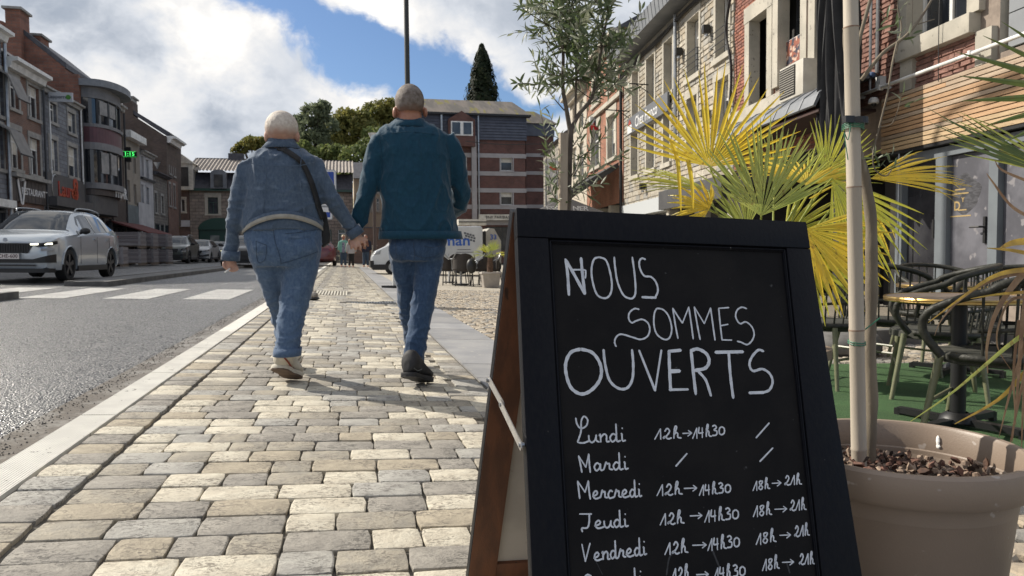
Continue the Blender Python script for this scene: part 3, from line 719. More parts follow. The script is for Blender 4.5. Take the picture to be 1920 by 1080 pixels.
# --- B1: red brick house, Thai restaurant
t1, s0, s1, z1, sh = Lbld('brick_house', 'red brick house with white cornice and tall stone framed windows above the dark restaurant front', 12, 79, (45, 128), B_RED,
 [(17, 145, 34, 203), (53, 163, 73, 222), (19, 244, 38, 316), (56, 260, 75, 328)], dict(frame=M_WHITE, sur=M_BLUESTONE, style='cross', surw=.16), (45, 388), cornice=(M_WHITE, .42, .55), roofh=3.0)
shopfront(LF, t1, s0+.15, s1-.15, GL, sh-.06, M_SHOPBR, 3)
za, zb = zof(LF, 48, 338), zof(LF, 48, 380)
mb = MB(); LF.box(mb, s0+.05, s1-.05, zb, za, .004, .12); sg = mb.build('sign_board', M_SHOPBR, t1)
mb = MB()
for i in range(9): a = s0+.1+i*(s1-s0-.2)/9; LF.box(mb, a, a+.02, zb+.02, za-.02, .122, .13)
mb.build('board_batten', M_SHOPGR, sg)
mb = MB(); LF.box(mb, s0, s1, za+.01, za+.16, 0, .35); mb.build('shop_ledge', M_BLUESTONE, t1)
zc = zof(LF, 33, 357); a = LF.uv(33, 357)[0]
for k in (-1, 1):
 mb = MB(); mb.prism([LF.P(a, zc-.6, .14), LF.P(a+k*.12, zc-.55, .14), LF.P(a+k*.42, zc+.38, .14), LF.P(a+k*.28, zc+.5, .14), LF.P(a+k*.22, zc+.2, .14)], LF.n*.03); mb.build('leaf_emblem', M_LETW, sg)
mb = MB(); mb.sph(LF.P(a, zc+.5, .16), .13, 10); mb.build('emblem_dot', M_LETW, sg)
text_obj('lettering', 'RESTAURANT THAI', .40, LF.mat4(LF.uv(61, 366)[0]+.3, zof(LF, 61, 363), .135), M_LETW, sg, bold=True)
# --- B2: blue-grey stone house with Laurel shop
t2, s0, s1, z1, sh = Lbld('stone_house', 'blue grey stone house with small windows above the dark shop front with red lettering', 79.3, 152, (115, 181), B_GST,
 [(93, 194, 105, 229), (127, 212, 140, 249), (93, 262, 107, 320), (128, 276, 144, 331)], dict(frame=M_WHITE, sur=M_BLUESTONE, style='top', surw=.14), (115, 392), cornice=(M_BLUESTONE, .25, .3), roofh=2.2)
shopfront(LF, t2, s0+.15, s1-.15, GL, sh-.06, M_BLUESTONE, 3)
za, zb = zof(LF, 115, 331), zof(LF, 115, 373)
mb = MB(); LF.box(mb, s0+.05, s1-.05, zb, za, .004, .14); sg = mb.build('sign_board', M_SHOPGR, t2)
text_obj('lettering', 'Laurel', .95, LF.mat4(LF.uv(120, 362)[0], zof(LF, 119, 358), .15), M_LETR, sg, ext=.02, bold=True)
text_obj('lettering', '8', 1.45, LF.mat4(LF.uv(139, 360)[0]-.25, zof(LF, 138, 358), .15), M_LETR, sg, ext=.02, bold=True)
mb = MB(); c = LF.P(LF.uv(97, 355)[0], zof(LF, 97, 350), .15)
R_ = [c+LF.t*(.42*math.cos(q))+V((0, 0, .55*math.sin(q))) for q in [R(60+i*24) for i in range(11)]]; mb.tube(R_, .03, 6); mb.build('emblem_ring', M_GALV, sg)
mb = MB(); LF.box(mb, s0+.1, s1-.1, zb-.42, zb-.02, .0, .5); mb.build('awning_box', M_SHOPGR, t2)
mb = MB(); LF.box(mb, LF.uv(117, 400)[0], LF.uv(132, 400)[0], zof(LF, 124, 408), zof(LF, 124, 397), -.3, -.25); mb.build('lit_interior', mat('shop_interior_glow', (.45, .33, .2), rough=.8, emis=((.9, .62, .35), .15)), t2)
# Lapperre sign
sp = thing('projecting_sign', 'pale projecting shop sign with a green disc, high on the stone house', 'sign', LF.P(LF.uv(90, 185)[0], zof(LF, 90, 185), .4))
p0 = LF.uv(85, 184)[0]; zc = zof(LF, 104, 177, .6)
Sx = Fac(LF.P(p0, 0, .12), LF.n).setn(LF.P(p0-10, 0, .3)); mb = MB(); Sx.box(mb, 0, .98, zc-.21, zc+.21, -.12, 0); mb.build('panel', mat('pale_sign_panel', (.42, .44, .47), rough=.4), sp)
text_obj('lettering', 'Lapperre', .22, Sx.mat4(.38, zc, .008), mat('grey_letters', (.10, .11, .13), rough=.5), sp, bold=True)
mb = MB(); mb.prism([Sx.P(.82+.105*math.cos(q), zc+.105*math.sin(q), .002) for q in [2*PI*i/20 for i in range(20)]], Sx.n*.02); mb.build('green_disc', mat('green_disc', (.06, .20, .03), rough=.4), sp)
mb = MB(); mb.tube([Sx.P(-.35, zc+.45, -.06), Sx.P(.5, zc+.22, -.06)], .025, 6); mb.tube([Sx.P(-.12, zc+.1, -.06), Sx.P(0, zc+.1, -.06)], .03, 6); mb.build('bracket', M_GALV, sp)
# --- tall red gable with chimneys behind B1/B2
gx = -13.6; Yg = LF.uv(152, 300)[0]+2.2
t = thing('gable_house', 'tall red brick gable with two broad chimneys rising behind the houses on the left', 'building', (gx-4, Yg, GL))
def atYp(x, y, Y): p = at(x, y, Y); return p
pts = [(6, 40), (40, 62), (122, 127), (122, 400), (-120, 400), (-120, 0)]
poly = [atYp(x, y, Yg) for x, y in pts]; poly = [V((p.x, Yg, max(p.z, GL))) for p in poly]
mb = MB(); mb.prism(poly, (0, 6, 0)); mb.build('gable_wall', B_REDX, t)
a_, b_ = atYp(38, 60, Yg), atYp(124, 128, Yg); mb = MB(); mb.prism([a_, b_, b_+V((0, 0, .28)), a_+V((0, 0, .28))], (0, 7, 0)); mb.build('roof', M_SLATE, t)
for (x0, x1, y0, y1, dd) in ((9, 39, 16, 80, -.4), (42, 77, 66, 110, 1.0)):
 p, q = atYp(x0, y0, Yg+dd), atYp(x1, y1, Yg+dd); mb = MB(); mb.obox((p.x, Yg+dd, q.z-1.5), (q.x-p.x, 0, 0), (0, 1.2, 0), (0, 0, p.z-q.z+1.5)); ch = mb.build('chimney', B_REDX, t)
 mb = MB(); mb.obox((p.x-.12, Yg+dd-.12, p.z), (q.x-p.x+.24, 0, 0), (0, 1.44, 0), (0, 0, .12)); mb.build('cap', M_BLUESTONE, ch)
# --- B3: art deco bay house (pharmacy)
s0, s1 = LF.uv(152.5, 300)[0], LF.uv(205, 300)[0]; z1 = zof(LF, 152, 143); zt = z1
t = thing('bay_house', 'flat roofed house with a rounded two storey bay, dark windows and a burgundy panel', 'building', LF.P((s0+s1)/2, GL, 0))
M_GREYR = mat('grey_render', (.20, .20, .205), (.155, .155, .16), rough=.85, scale=1.3, bump=.002, bscale=60); M_BURG = mat('burgundy_panel', (.10, .035, .045), (.075, .027, .034), rough=.45, scale=2)
mb = MB(); LF.box(mb, s0, s1, GL, z1, -8, 0); mb.build('wall', B_BRN, t)
mb = MB(); LF.box(mb, s0-.004, s0+.2, zof(LF, 152, 380), z1, -8.0, .015); mb.build('brick_flank', B_REDX, t)
def bay(za, zb, out, m, name, inset=0, parent=t, nn=22):
 mb = MB(); c = (s0+s1)/2; hw = (s1-s0)/2-.25-inset; P_ = [LF.P(c+hw*math.cos(q), za, .02+out*max(0, math.sin(q))**.62) for q in [PI*i/nn for i in range(nn+1)]]
 mb.prism(P_, (0, 0, zb-za)); return mb.build(name, m, parent)
zs = [zof(LF, 160, y, .8) for y in (395, 366, 345, 335, 268, 258, 222, 168, 147, 133)]
bay(zs[2], zs[3]+.05, 1.15, M_GREYR, 'lower_ledge'); bay(zs[3]+.05, zs[4], .98, G_GLASS, 'lower_bay_glass', .05); bay(zs[4], zs[5]+.1, 1.15, M_GREYR, 'middle_ledge'); bay(zs[5]+.1, zs[6]-.05, 1.08, M_BURG, 'burgundy_panel')
bay(zs[6]-.05, zs[6]+.12, 1.18, M_GREYR, 'upper_sill'); bay(zs[6]+.12, zs[7], .96, G_GLASS, 'upper_bay_glass', .05); bay(zs[7], zs[8], 1.1, M_GREYR, 'upper_fascia'); bay(zs[8], zs[8]+.35, 1.65, M_ZINC, 'flat_roof', -.3)
c = (s0+s1)/2; hw = (s1-s0)/2-.3
for (z_a, z_b) in ((zs[3]+.05, zs[4]), (zs[6]+.12, zs[7])):
 for i, q in enumerate([PI*k/6 for k in range(7)]):
  mb = MB(); p = LF.P(c+hw*math.cos(q)*1.01, z_a, .02+1.0*max(0, math.sin(q))**.62); mb.obox(p-LF.t*.05-LF.n*.05, LF.t*.1, LF.n*.1, V((0, 0, z_b-z_a))); mb.build('mullion', M_DKFRAME, t)
 for i in (1, 3, 4):
  q0, q1 = PI*(i+.12)/6, PI*(i+.88)/6; mb = MB()
  pa, pb = [LF.P(c+hw*math.cos(q), z_a+.5, .05+1.0*max(0, math.sin(q))**.62) for q in (q0, q1)]; mb.prism([pa, pb, pb+V((0, 0, z_b-z_a-.6)), pa+V((0, 0, z_b-z_a-.6))], LF.n*.01); mb.build('blind', M_CURT, t)
bay(zs[0], zs[1]+.2, .7, M_SHOPGR, 'shop_awning_box'); bay(zs[1]+.22, zs[2]-.03, .95, M_SHOPBR, 'sign_band', .05)
text_obj('lettering', 'PHAR', .85, LF.mat4(LF.uv(192, 356)[0]-.2, zof(LF, 190, 354, .9), 1.0), M_LETW, t, ext=.02, bold=True)
mb = MB(); LF.box(mb, s0+.3, s1-.3, GL, zs[0]-.1, .01, .06); mb.build('shop_window', G_GLASS, t)
for k in range(4): mb = MB(); a = s0+.3+k*(s1-s0-.7)/3; LF.box(mb, a, a+.12, GL, zs[0]-.1, .06, .14); mb.build('post', M_SHOPGR, t)
# pharmacy cross showing 11:15
t = thing('pharmacy_cross', 'black pharmacy cross sign showing 11:15 in green lights', 'sign', LF.P(LF.uv(233, 289)[0], zof(LF, 233, 289), 1.3))
pc = at(240, 289, LF.uv(225, 289)[0]); CX = Fac(pc, (1, 0, 0)).setn((0, 0, 0)); u = mpp(pc.y, 240)
mb = MB(); CX.box(mb, -15*u, 14.5*u, -5.2*u, 5.2*u, -.2, 0); CX.box(mb, -4.5*u, 4.5*u, -14*u, -5.25*u, -.2, 0); CX.box(mb, -4.5*u, 4.5*u, 5.25*u, 13*u, -.2, 0); mb.build('housing', M_BLACK, t)
M_LED = mat('green_led', (.05, .5, .1), emis=((.08, 1.0, .18), 1.1))
text_obj('digits', '11:15', 9.5*u, CX.mat4(-.3*u, 0, .01), M_LED, t, ext=.01, bold=True, space=1.1)
mb = MB()
for zz in (-5*u, 4.6*u): CX.box(mb, -14.8*u, 14.3*u, zz, zz+.35*u, .002, .01)
mb.build('lit_edge', M_LED, t)
mb = MB(); mb.tube([pc+V((-15*u, .1, 0)), V((-13, pc.y+.1, pc.z))], .05, 6); mb.build('bracket', M_BLACK, t)
mb = MB(); mb.obox(pc+V((-48*u, .02, -7*u)), (22*u, 0, 0), (0, .25, 0), (0, 0, 12*u)); mb.build('mounting_box', M_SHOPGR, t)
# --- B4 brown brick with three tall windows
t, s0, s1, z1, sh = Lbld('narrow_house', 'narrow brown brick house with three tall grey windows next to the rounded bay', 205.5, 231.5, (218, 195), B_BRN,
 [(207, 222, 211.5, 278), (217, 232, 222, 284), (207, 308, 211.5, 362), (217, 316, 222, 370)], dict(frame=M_WHITE, sur=M_BLUESTONE, style='top', surw=.14), (218, 412), cornice=(M_BLUESTONE, .3, .35), roofh=1.6)
shopfront(LF, t, s0+.15, s1-.15, GL, sh-.4, M_SHOPBR, 3)
mb = MB(); LF.box(mb, s0+.05, s1-.05, sh-.35, sh+1.1, .003, .1); mb.build('sign_board', M_SHOPBR, t)
aw = thing('shop_awning', 'long dark red shop awning along the left pavement', 'awning', LF.P(s0, sh, 0)); sA, sB = s0-.5, LF.uv(262, 400)[0]
mb = MB(); mb.prism([LF.P(sA, sh-.1, .12), LF.P(sA, sh-.75, 2.0), LF.P(sA, sh-.95, 2.0), LF.P(sA, sh-.97, 1.97), LF.P(sA, sh-.78, 1.95), LF.P(sA, sh-.2, .12)], LF.t*(sB-sA)); mb.build('fabric', mat('dark_red_awning', (.12, .03, .028), (.09, .025, .024), rough=.85, scale=2), aw)
# --- B5 beige render
t, s0, s1, z1, sh = Lbld('beige_house', 'beige rendered house with white fascia and slim closed windows', 232, 262, (248, 264), M_BEIGE,
 [(238, 276, 243, 318), (250, 285, 255, 325), (239, 338, 244, 378), (251, 346, 256, 384)], dict(frame=M_BLUESTONE, style='mull', glass=mat('drawn_curtain_glass', (.13, .10, .09), rough=.3)), (248, 424), roofh=1.0)
shopfront(LF, t, s0+.15, s1-.15, GL, sh-.3, M_SHOPGR, 3)
a0, z_ = LF.uv(236, 256); a1 = LF.uv(266, 282)[0]; mb = MB(); LF.box(mb, s0, s1, z1-.05, z1+.38, .0, .45); mb.build('fascia', M_WHITE, t)
mb = MB(); LF.box(mb, s0+.1, s1-.1, sh+.02, sh+1.3, .002, .08); sg = mb.build('sign_board', mat('bluish_sign', (.14, .17, .18), (.10, .12, .13), rough=.5, scale=2), t)
mb = MB(); LF.box(mb, s0+2.6, s0+5.6, sh+.05, sh+1.6, .084, .12); mb.build('white_panel', M_WREND, sg)
# --- B6 white house
t, s0, s1, z1, sh = Lbld('white_house', 'narrow white rendered house with dark windows in two rows', 262.4, 285.6, (274, 287), M_WREND,
 [(264.5, 293, 268.5, 330), (274, 300, 278, 336), (264.5, 346, 268.5, 386), (274.5, 352, 279, 392)], dict(frame=M_DKFRAME, style='top', sur=M_WREND, surw=.1), (274, 430), cornice=(M_BLUESTONE, .25, .35), roofh=1.2)
shopfront(LF, t, s0+.15, s1-.15, GL, sh-.2, M_WREND, 2)
mb = MB(); LF.box(mb, s0, s1, zof(LF, 274, 339), zof(LF, 274, 335), .0, .18); mb.build('string_course', M_DKFRAME, t)
# --- B7 low stone house
t, s0, s1, z1, sh = Lbld('low_stone_house', 'low grey stone house below the tall gable, with a hanging street sign', 286, 313, (300, 327), B_ST,
 [(302, 368, 306.5, 400), (290, 362, 294, 398)], dict(frame=M_WHITE, style='top', sur=M_BLUESTONE), (300, 420), roofh=.6, cornice=(M_SLATE, .2, .4))
shopfront(LF, t, s0+.15, s1-.15, GL, sh, M_BLUESTONE, 3)
t = thing('hanging_emblem', 'grey triangular hanging emblem above the low stone house', 'sign', LF.P(s0+1, zof(LF, 294, 308), 1)); p = at(294, 304, s0+.5); u = mpp(p.y, 294); mb = MB()
mb.prism([p+V((-6*u, 0, 0)), p+V((6*u, 0, 0)), p+V((0, 0, -13*u))], (0, .12, 0)); mb.build('triangle', M_GALV, t); mb = MB(); mb.tube([V((-13, p.y+.06, p.z-.1)), p+V((6*u, .06, -.1))], .04, 6); mb.build('arm', M_BLACK, t)
# --- B8 tall brick with big side gable
s8 = LF.uv(312, 300)[0]; s9 = LF.uv(332, 300)[0]; z8 = zof(LF, 322, 262)
t = bldg('tall_brick_house', 'tall brown brick house with a blank sloping gable wall, chimney and white gutter', LF, s8, s9, GL, z8, B_RED, [LF.rect(317, 290, 320, 325), LF.rect(325, 296, 328, 330), LF.rect(317, 345, 320, 385), LF.rect(325, 348, 328, 388)], wargs=dict(frame=M_DKFRAME, sur=M_BLUESTONE, style='top'), depth=14, cornice=(M_WHITE, .5, .7))
g0 = [at(x, y, s8) for x, y in ((313, 257), (251, 217), (229, 203), (150, 260), (150, 420), (313, 420))]
mb = MB(); mb.prism([V((p.x, s8-.03, max(p.z, GL))) for p in g0], (0, 5, 0)); mb.build('gable_wall', B_BRNX, t)
p, q = at(312, 254, s8), at(250, 214, s8); mb = MB(); mb.prism([p, q, q+V((0, 0, .3)), p+V((.3, 0, .2))], (0, 6, 0)); mb.build('roof', M_SLATE, t)
p, q = at(230, 189, s8), at(250, 222, s8); mb = MB(); mb.obox((p.x, s8-.05, q.z-1.5), (q.x-p.x, 0, 0), (0, 1.4, 0), (0, 0, p.z-q.z+1.5)); ch = mb.build('chimney', B_BRNX, t)
mb = MB(); mb.obox((p.x-.1, s8-.1, p.z+.25), (q.x-p.x+.2, 0, 0), (0, 1.5, 0), (0, 0, .12)); mb.build('cap', M_BLUESTONE, ch)
for f in (0, .42, .84): mb = MB(); mb.obox((p.x+(q.x-p.x)*f, s8-.02, p.z), ((q.x-p.x)*.15, 0, 0), (0, 1.2, 0), (0, 0, .25)); mb.build('cap_pier', M_BLUESTONE, ch)
# downpipes and cables
for i, (x, ya, yb, w, mt, lab) in enumerate([(10, 75, 470, .07, M_GALV, 'grey downpipe beside the awnings at the left edge'), (80.5, 165, 440, .05, M_DKFRAME, 'dark downpipe between the red brick house and the stone house'), (89.5, 187, 335, .035, M_WHITE, 'white vertical conduit below the projecting shop sign'), (149, 205, 345, .04, M_WHITE, 'white downpipe at the right end of the stone house'), (153, 200, 470, .05, M_BLACK, 'black pipe along the left corner of the rounded bay house'), (231.7, 215, 420, .06, M_BLACK, 'black mast beside the green pharmacy cross')]):
 a = LF.uv(x, (ya+yb)/2)[0]; mb = MB(); mb.tube([LF.P(a, zof(LF, x, ya), .12), LF.P(a, zof(LF, x, yb), .12)], w, 8); o = mb.build('downpipe', mt, smooth=True); tag(o, lab, 'downpipe')
# ================================================================== TERMINAL BUILDINGS across the square
TF = Fac((0, 68, 0), (1, 0, 0)).setn((0, 0, 0)); GT = .1
TX = (1, 0, 0)
B_TST = brick_mat('pinkish_rubble_stone', TX, (.34, .28, .23), (.24, .20, .17), (.18, .155, .13), .55, .28, .03, .02)
B_TBR = brick_mat('dark_brick_across', TX, (.16, .09, .065), (.12, .07, .055), (.13, .11, .1), .22, .075, .012)
M_TILE = mat('pantile', (.30, .26, .225), (.22, .19, .165), rough=.8, scale=1.0, contrast=(.3, .7))
M_GREENW = mat('dark_green_joinery', (.02, .06, .045), rough=.4)
def tiled_roof(t, xa, xb, z0, z1, dep, over=.4):
 mb = MB(); n = int((xb-xa)/.30); k = n*4; vs = []; rows_ = 9
 for r_ in range(rows_+1):
  f = r_/rows_
  for i in range(k+1):
   vs.append((xa+(xb-xa)*i/k, 68-over+(dep+over)*f, z0+(z1-z0)*f+.055*math.cos(i*PI/2)+(.05 if r_ % 1 == 0 else 0)))
 for r_ in range(rows_):
  for i in range(k): mb.f.append((r_*(k+1)+i, r_*(k+1)+i+1, (r_+1)*(k+1)+i+1, (r_+1)*(k+1)+i)); mb.mi.append(0)
 mb.v = vs; return mb.build('tiled_roof', M_TILE, t, recalc=False)
s0, s1 = TF.uv(356, 400)[0], TF.uv(662, 400)[0]; ze = TF.uv(420, 356)[1]; zm = TF.uv(420, 322)[1]; zr = TF.uv(420, 288)[1]
hs = [TF.rect(390, 370, 409, 401), TF.rect(372, 425, 450, 470), TF.rect(610, 430, 622, 462), TF.rect(628, 372, 642, 398), TF.rect(634, 430, 648, 455)]
t = bldg('stone_town_house', 'broad rubble stone house with dark mansard, tiled roof and green shop arch', TF, s0, s1, GT, ze, B_TST, hs, wargs=[dict(frame=M_GREENW, sur=M_LTSTONE, style='two', surw=.25), dict(skip=1), dict(frame=M_GREENW, style='two'), dict(frame=M_WHITE, style='two', sur=M_LTSTONE), dict(frame=M_WHITE, style='two')], depth=9)
mb = MB(); mb.prism([(s0, 67.75, ze+.1), (s0, 68.7, zm), (s0, 72, zm), (s0, 72, ze+.1)], (s1-s0, 0, 0)); mb.build('mansard', M_SLATE, t)
mb = MB(); mb.obox((s0, 67.6, ze-.12), (s1-s0, 0, 0), (0, .5, 0), (0, 0, .2)); mb.build('gutter', M_GREENW, t)
tiled_roof(t, s0-.1, s1+.1, zm, zr, 4)
mb = MB(); mb.obox((s0, 71.9, zr-.3), (s1-s0, 0, 0), (0, .4, 0), (0, 0, .38)); mb.build('ridge', M_SLATE, t)
mb = MB(); p = TF.uv(430, 286); mb.obox((p[0]-.6, 71.5, zr-.2), (1.3, 0, 0), (0, .8, 0), (0, 0, .7)); mb.build('chimney', M_SLATE, t)
for xc in (411, 590): # dormers
 a, zc = TF.uv(xc, 340); mb = MB(); mb.obox((a-.65, 67.6, zc-.75), (1.3, 0, 0), (0, 1.6, 0), (0, 0, 1.35)); dm = mb.build('dormer', M_ZINC, t)
 mb = MB(); mb.prism([(a+.65*math.cos(q), 67.6, zc+.6+.38*math.sin(q)) for q in [PI*i/10 for i in range(11)]], (0, 1.6, 0)); mb.build('dormer_hood', M_ZINC, dm)
 mb = MB(); mb.obox((a-.36, 67.55, zc-.55), (.72, 0, 0), (0, .05, 0), (0, 0, 1.1)); mb.build('pane', G_GLASSR, dm)
h = hs[1]; mb = MB(); TF.box(mb, h[0]+.05, h[1]-.05, h[2], h[3]-.25, -.16, -.1); sf = mb.build('shop_front', M_GREENW, t)
for f in (.28, .62): mb = MB(); TF.box(mb, h[0]+(h[1]-h[0])*f, h[0]+(h[1]-h[0])*(f+.22), h[2]+.6, h[3]-.75, -.1, -.06); mb.build('shop_pane', mat('pale_shop_window', (.28, .30, .28), (.10, .12, .12), rough=.15, scale=.6), sf)
mb = MB(); c = (h[0]+h[1])/2; hw = (h[1]-h[0])/2; P_ = [TF.P(c+hw*math.cos(q), h[3]-.25+1.0*math.sin(q), .03) for q in [PI*i/16 for i in range(17)]]; mb.prism(P_, TF.n*.05); mb.build('arch_fanlight', M_GREENW, t)
# left neighbour: brick with dormer
s0b = TF.uv(326, 400)[0]-3; ze2 = TF.uv(345, 352)[1]
t = bldg('brick_corner_house', 'dark brick corner house with a white pedimented dormer and tiled roof', TF, s0b, s0-.05, GT, ze2, B_TBR, [TF.rect(332, 373, 347, 397), (s0b+.6, s0-1.0, GT, TF.uv(345, 442)[1])], wargs=[dict(frame=M_WHITE, sur=M_LTSTONE, style='mull'), dict(skip=1)], depth=9)
tiled_roof(t, s0b, s0-.1, ze2+.05, zr-.3, 4.2, .3)
a, zc = TF.uv(342, 328); mb = MB(); mb.obox((a-.95, 67.4, zc-1.3), (1.9, 0, 0), (0, 2.4, 0), (0, 0, 2.2)); dm = mb.build('dormer', M_CREAM, t)
mb = MB(); mb.prism([(a-1.1, 67.3, zc+.9), (a+1.1, 67.3, zc+.9), (a, 67.3, zc+1.75)], (0, 2.4, 0)); mb.build('pediment', M_CREAM, dm)
mb = MB(); mb.obox((a-.6, 67.35, zc-1.0), (1.2, 0, 0), (0, .06, 0), (0, 0, 1.6)); mb.build('pane', G_GLASSR, dm)
for (x0, x1, y0, y1, mt, lb) in ((319, 336, 412, 428, mat('olive_green_sign', (.17, .20, .03), rough=.5), 'olive green square shop sign on the corner house'), (337, 356, 413, 425, M_WREND, 'blank white sign panel next to the olive green sign')):
 a0, a1, z0_, z1_ = TF.rect(x0, y0, x1, y1, .3); mb = MB(); TF.box(mb, a0, a1, z0_, z1_, .2, .3); o = mb.build('shop_sign', mt); tag(o, lb, 'sign')
# ================================================================== BANK BUILDING
BF = Fac((0, 58, 0), (1, 0, 0)).setn((0, 0, 0)); GB = -.1
B_BK = brick_mat('bank_brick', TX, (.145, .060, .047), (.105, .046, .038), (.13, .09, .08), .22, .075, .01)
M_BAND = mat('pale_concrete_band', (.34, .32, .32), (.28, .265, .265), rough=.85, scale=1)
M_SLATEB = mat('blue_grey_slate_cladding', (.075, .085, .115), (.055, .062, .085), rough=.55, scale=2.5)
M_ETERN = mat('weathered_fibre_roof', (.15, .125, .105), (.085, .075, .065), rough=.85, scale=1.4, contrast=(.35, .6), speck=((.15, .13, .03), 1.6, .60), stretch=(1.4, .25, .25))
sx0, sx1 = BF.uv(782, 300)[0], BF.uv(985, 300)[0]; z_e = BF.uv(900, 214)[1]; z_sl = BF.uv(900, 262)[1]
hs = [BF.rect(939, 292, 961, 320), BF.rect(939, 357, 961, 384), BF.rect(866, 294, 876, 320), BF.rect(866, 358, 876, 384), BF.rect(910, 425, 975, 470)]
t = bldg('bank_building', 'brown brick bank block with pale bands, slate clad top storey and weathered roof', BF, sx0, sx1, GB, z_sl, B_BK, hs, wargs=[dict(frame=M_WHITE, style='none', blind=.45, sur=M_BAND, surw=.1)]*2+[dict(frame=M_WHITE, style='none')]*2+[dict(frame=M_DKFRAME, style='mull')], depth=12)
for y in (292, 325.5, 357, 388, 418):
 z_ = BF.uv(930, y)[1]; mb = MB(); BF.box(mb, sx0, sx1+.06, z_-.17, z_+.17, -.02, .05); mb.obox((sx1, 58, z_-.17), (.05, 0, 0), (0, 12, 0), (0, 0, .34)); mb.build('string_course', M_BAND, t)
n = 9
for i in range(n): # slate cladding courses
 mb = MB(); za = z_sl+(z_e-z_sl)*i/n; zb = z_sl+(z_e-z_sl)*(i+1)/n; mb.prism([(sx0, 57.86, za), (sx0, 57.93, zb), (sx0, 58.4, zb), (sx0, 58.4, za)], (sx1-sx0+.1, 0, 0)); mb.prism([(sx1+.12, 58.0, za), (sx1+.05, 58.0, zb), (sx1-.4, 58.0, zb), (sx1-.4, 58.0, za)], (0, 12, 0)); mb.build('slate_course', M_SLATEB, t)
zr = at(900, 189, 62.5).z; xr0, xr1 = at(782, 190, 62.5).x, at(960, 190, 62.5).x
mb = MB(); mb.add([(sx0, 57.6, z_e), (sx1+.4, 57.6, z_e), (xr1, 62.5, zr), (sx0, 62.5, zr), (sx1+.4, 70, z_e), (sx0, 70, z_e)], [(0, 1, 2, 3), (1, 4, 2), (3, 2, 4, 5)]); mb.build('roof', M_ETERN, t)
mb = MB(); mb.prism([(sx0, 57.55, z_e-.02), (sx0, 57.55, z_e-.16), (sx0, 58.2, z_e-.16), (sx0, 58.2, z_e-.02)], (sx1-sx0+.4, 0, 0)); mb.build('gutter', M_BLACK, t)
a, zc = BF.uv(864, 243); mb = MB(); mb.prism([(a-1.05, 57.45, z_sl-.6), (a+1.05, 57.45, z_sl-.6), (a+1.05, 57.45, zc+.7), (a, 57.45, BF.uv(864, 210)[1]), (a-1.05, 57.45, zc+.7)], (0, 1.5, 0)); dm = mb.build('brick_dormer', B_BK, t)
mb = MB(); mb.obox((a-.86, 57.40, zc-.55), (1.72, 0, 0), (0, .05, 0), (0, 0, 1.1)); w_ = mb.build('window', M_WHITE, dm)
for f in (-.76, .12): mb = MB(); mb.obox((a+f, 57.37, zc-.45), (.62, 0, 0), (0, .03, 0), (0, 0, .9)); mb.build('pane', G_GLASSR, w_)
for xp, wd in ((888, .38), (828, .14), (896.5, .1)):
 a, _ = BF.uv(xp, 300); za = BF.uv(xp, 256 if wd > .3 else 216)[1]; mb = MB(); mb.obox((a-wd/2, 57.7, GB), (wd, 0, 0), (0, .28, 0), (0, 0, za-GB)); mb.build('downpipe', M_BAND if wd > .3 else M_GALV, t)
# rear wing, set back to the right
mb = MB(); p0 = at(986, 255, 63); p1 = at(1038, 255, 63); mb.obox((p0.x, 63, GB), (p1.x-p0.x, 0, 0), (0, 9, 0), (0, 0, p0.z-GB)); mb.build('rear_wing', B_BK, t)
mb = MB(); q0 = at(986, 232, 63); mb.obox((p0.x-.05, 62.9, p0.z+.01), (p1.x-p0.x+.1, 0, 0), (0, 9, 0), (0, 0, q0.z-p0.z)); mb.build('rear_wing_cladding', M_SLATEB, t)
mb = MB(); r_ = at(1000, 209, 66); mb.add([(p0.x-.3, 62.7, q0.z+.02), (p1.x+.3, 62.7, q0.z+.02), (p1.x-1, 66, r_.z), (p0.x-.3, 66, r_.z), (p1.x+.3, 72, q0.z), (p0.x-.3, 72, q0.z)], [(0, 1, 2, 3), (1, 4, 2), (3, 2, 4, 5)]); mb.build('rear_wing_roof', M_ETERN, t)
for y in (292, 325.5, 357, 388): z_ = at(1000, y-1, 63).z; mb = MB(); mb.obox((p0.x, 62.95, z_-.15), (p1.x-p0.x, 0, 0), (0, .05, 0), (0, 0, .3)); mb.build('string_course', M_BAND, t)
# bank fascia sign
a0, a1, z0_, z1_ = BF.rect(898, 402, 990, 413, .5); sg = thing('bank_sign', 'long pale bank name board low on the brick bank block', 'sign', BF.P(a0, z0_, .3))
mb = MB(); BF.box(mb, a0, a1, z0_, z1_, .2, .5); mb.build('board', M_CREAM, sg); text_obj('lettering', 'BNP PARIBAS FORTIS', .3, BF.mat4((a0+a1)/2+.1, (z0_+z1_)/2, .51), mat('dark_letters', (.05, .05, .05), rough=.6), sg, bold=True, space=1.12)
# low garden wall and cream house seen between the couple
hf = Fac((0, 74, 0), (1, 0, 0)).setn((0, 0, 0)); a0, a1, z0_, z1_ = hf.rect(664, 345, 730, 420)
t = bldg('cream_house', 'cream house with tall windows seen in the gap between the couple', hf, a0, a1, 0, z1_+.5, mat('cream_render', (.50, .42, .30), (.42, .36, .27), rough=.85, scale=1), [hf.rect(706, 372, 711, 396), hf.rect(697, 372, 702, 396), hf.rect(706, 340, 711, 362)], wargs=dict(frame=M_WHITE, sur=M_LTSTONE), depth=7, roofh=2)
t = thing('dark_brick_wall', 'dark brown brick garden wall at the end of the pavement', 'wall', (0, 60, 0)); a, b_ = at(655, 428, 60), at(722, 428, 60); mb = MB(); mb.obox((a.x, 60, 0), (b_.x-a.x+2, 0, 0), (0, .4, 0), (0, 0, a.z)); mb.build('wall', B_TBR, t); mb = MB(); mb.obox((a.x-.05, 59.95, a.z), (b_.x-a.x+2.1, 0, 0), (0, .5, 0), (0, 0, .1)); mb.build('coping', M_SLATE, t)
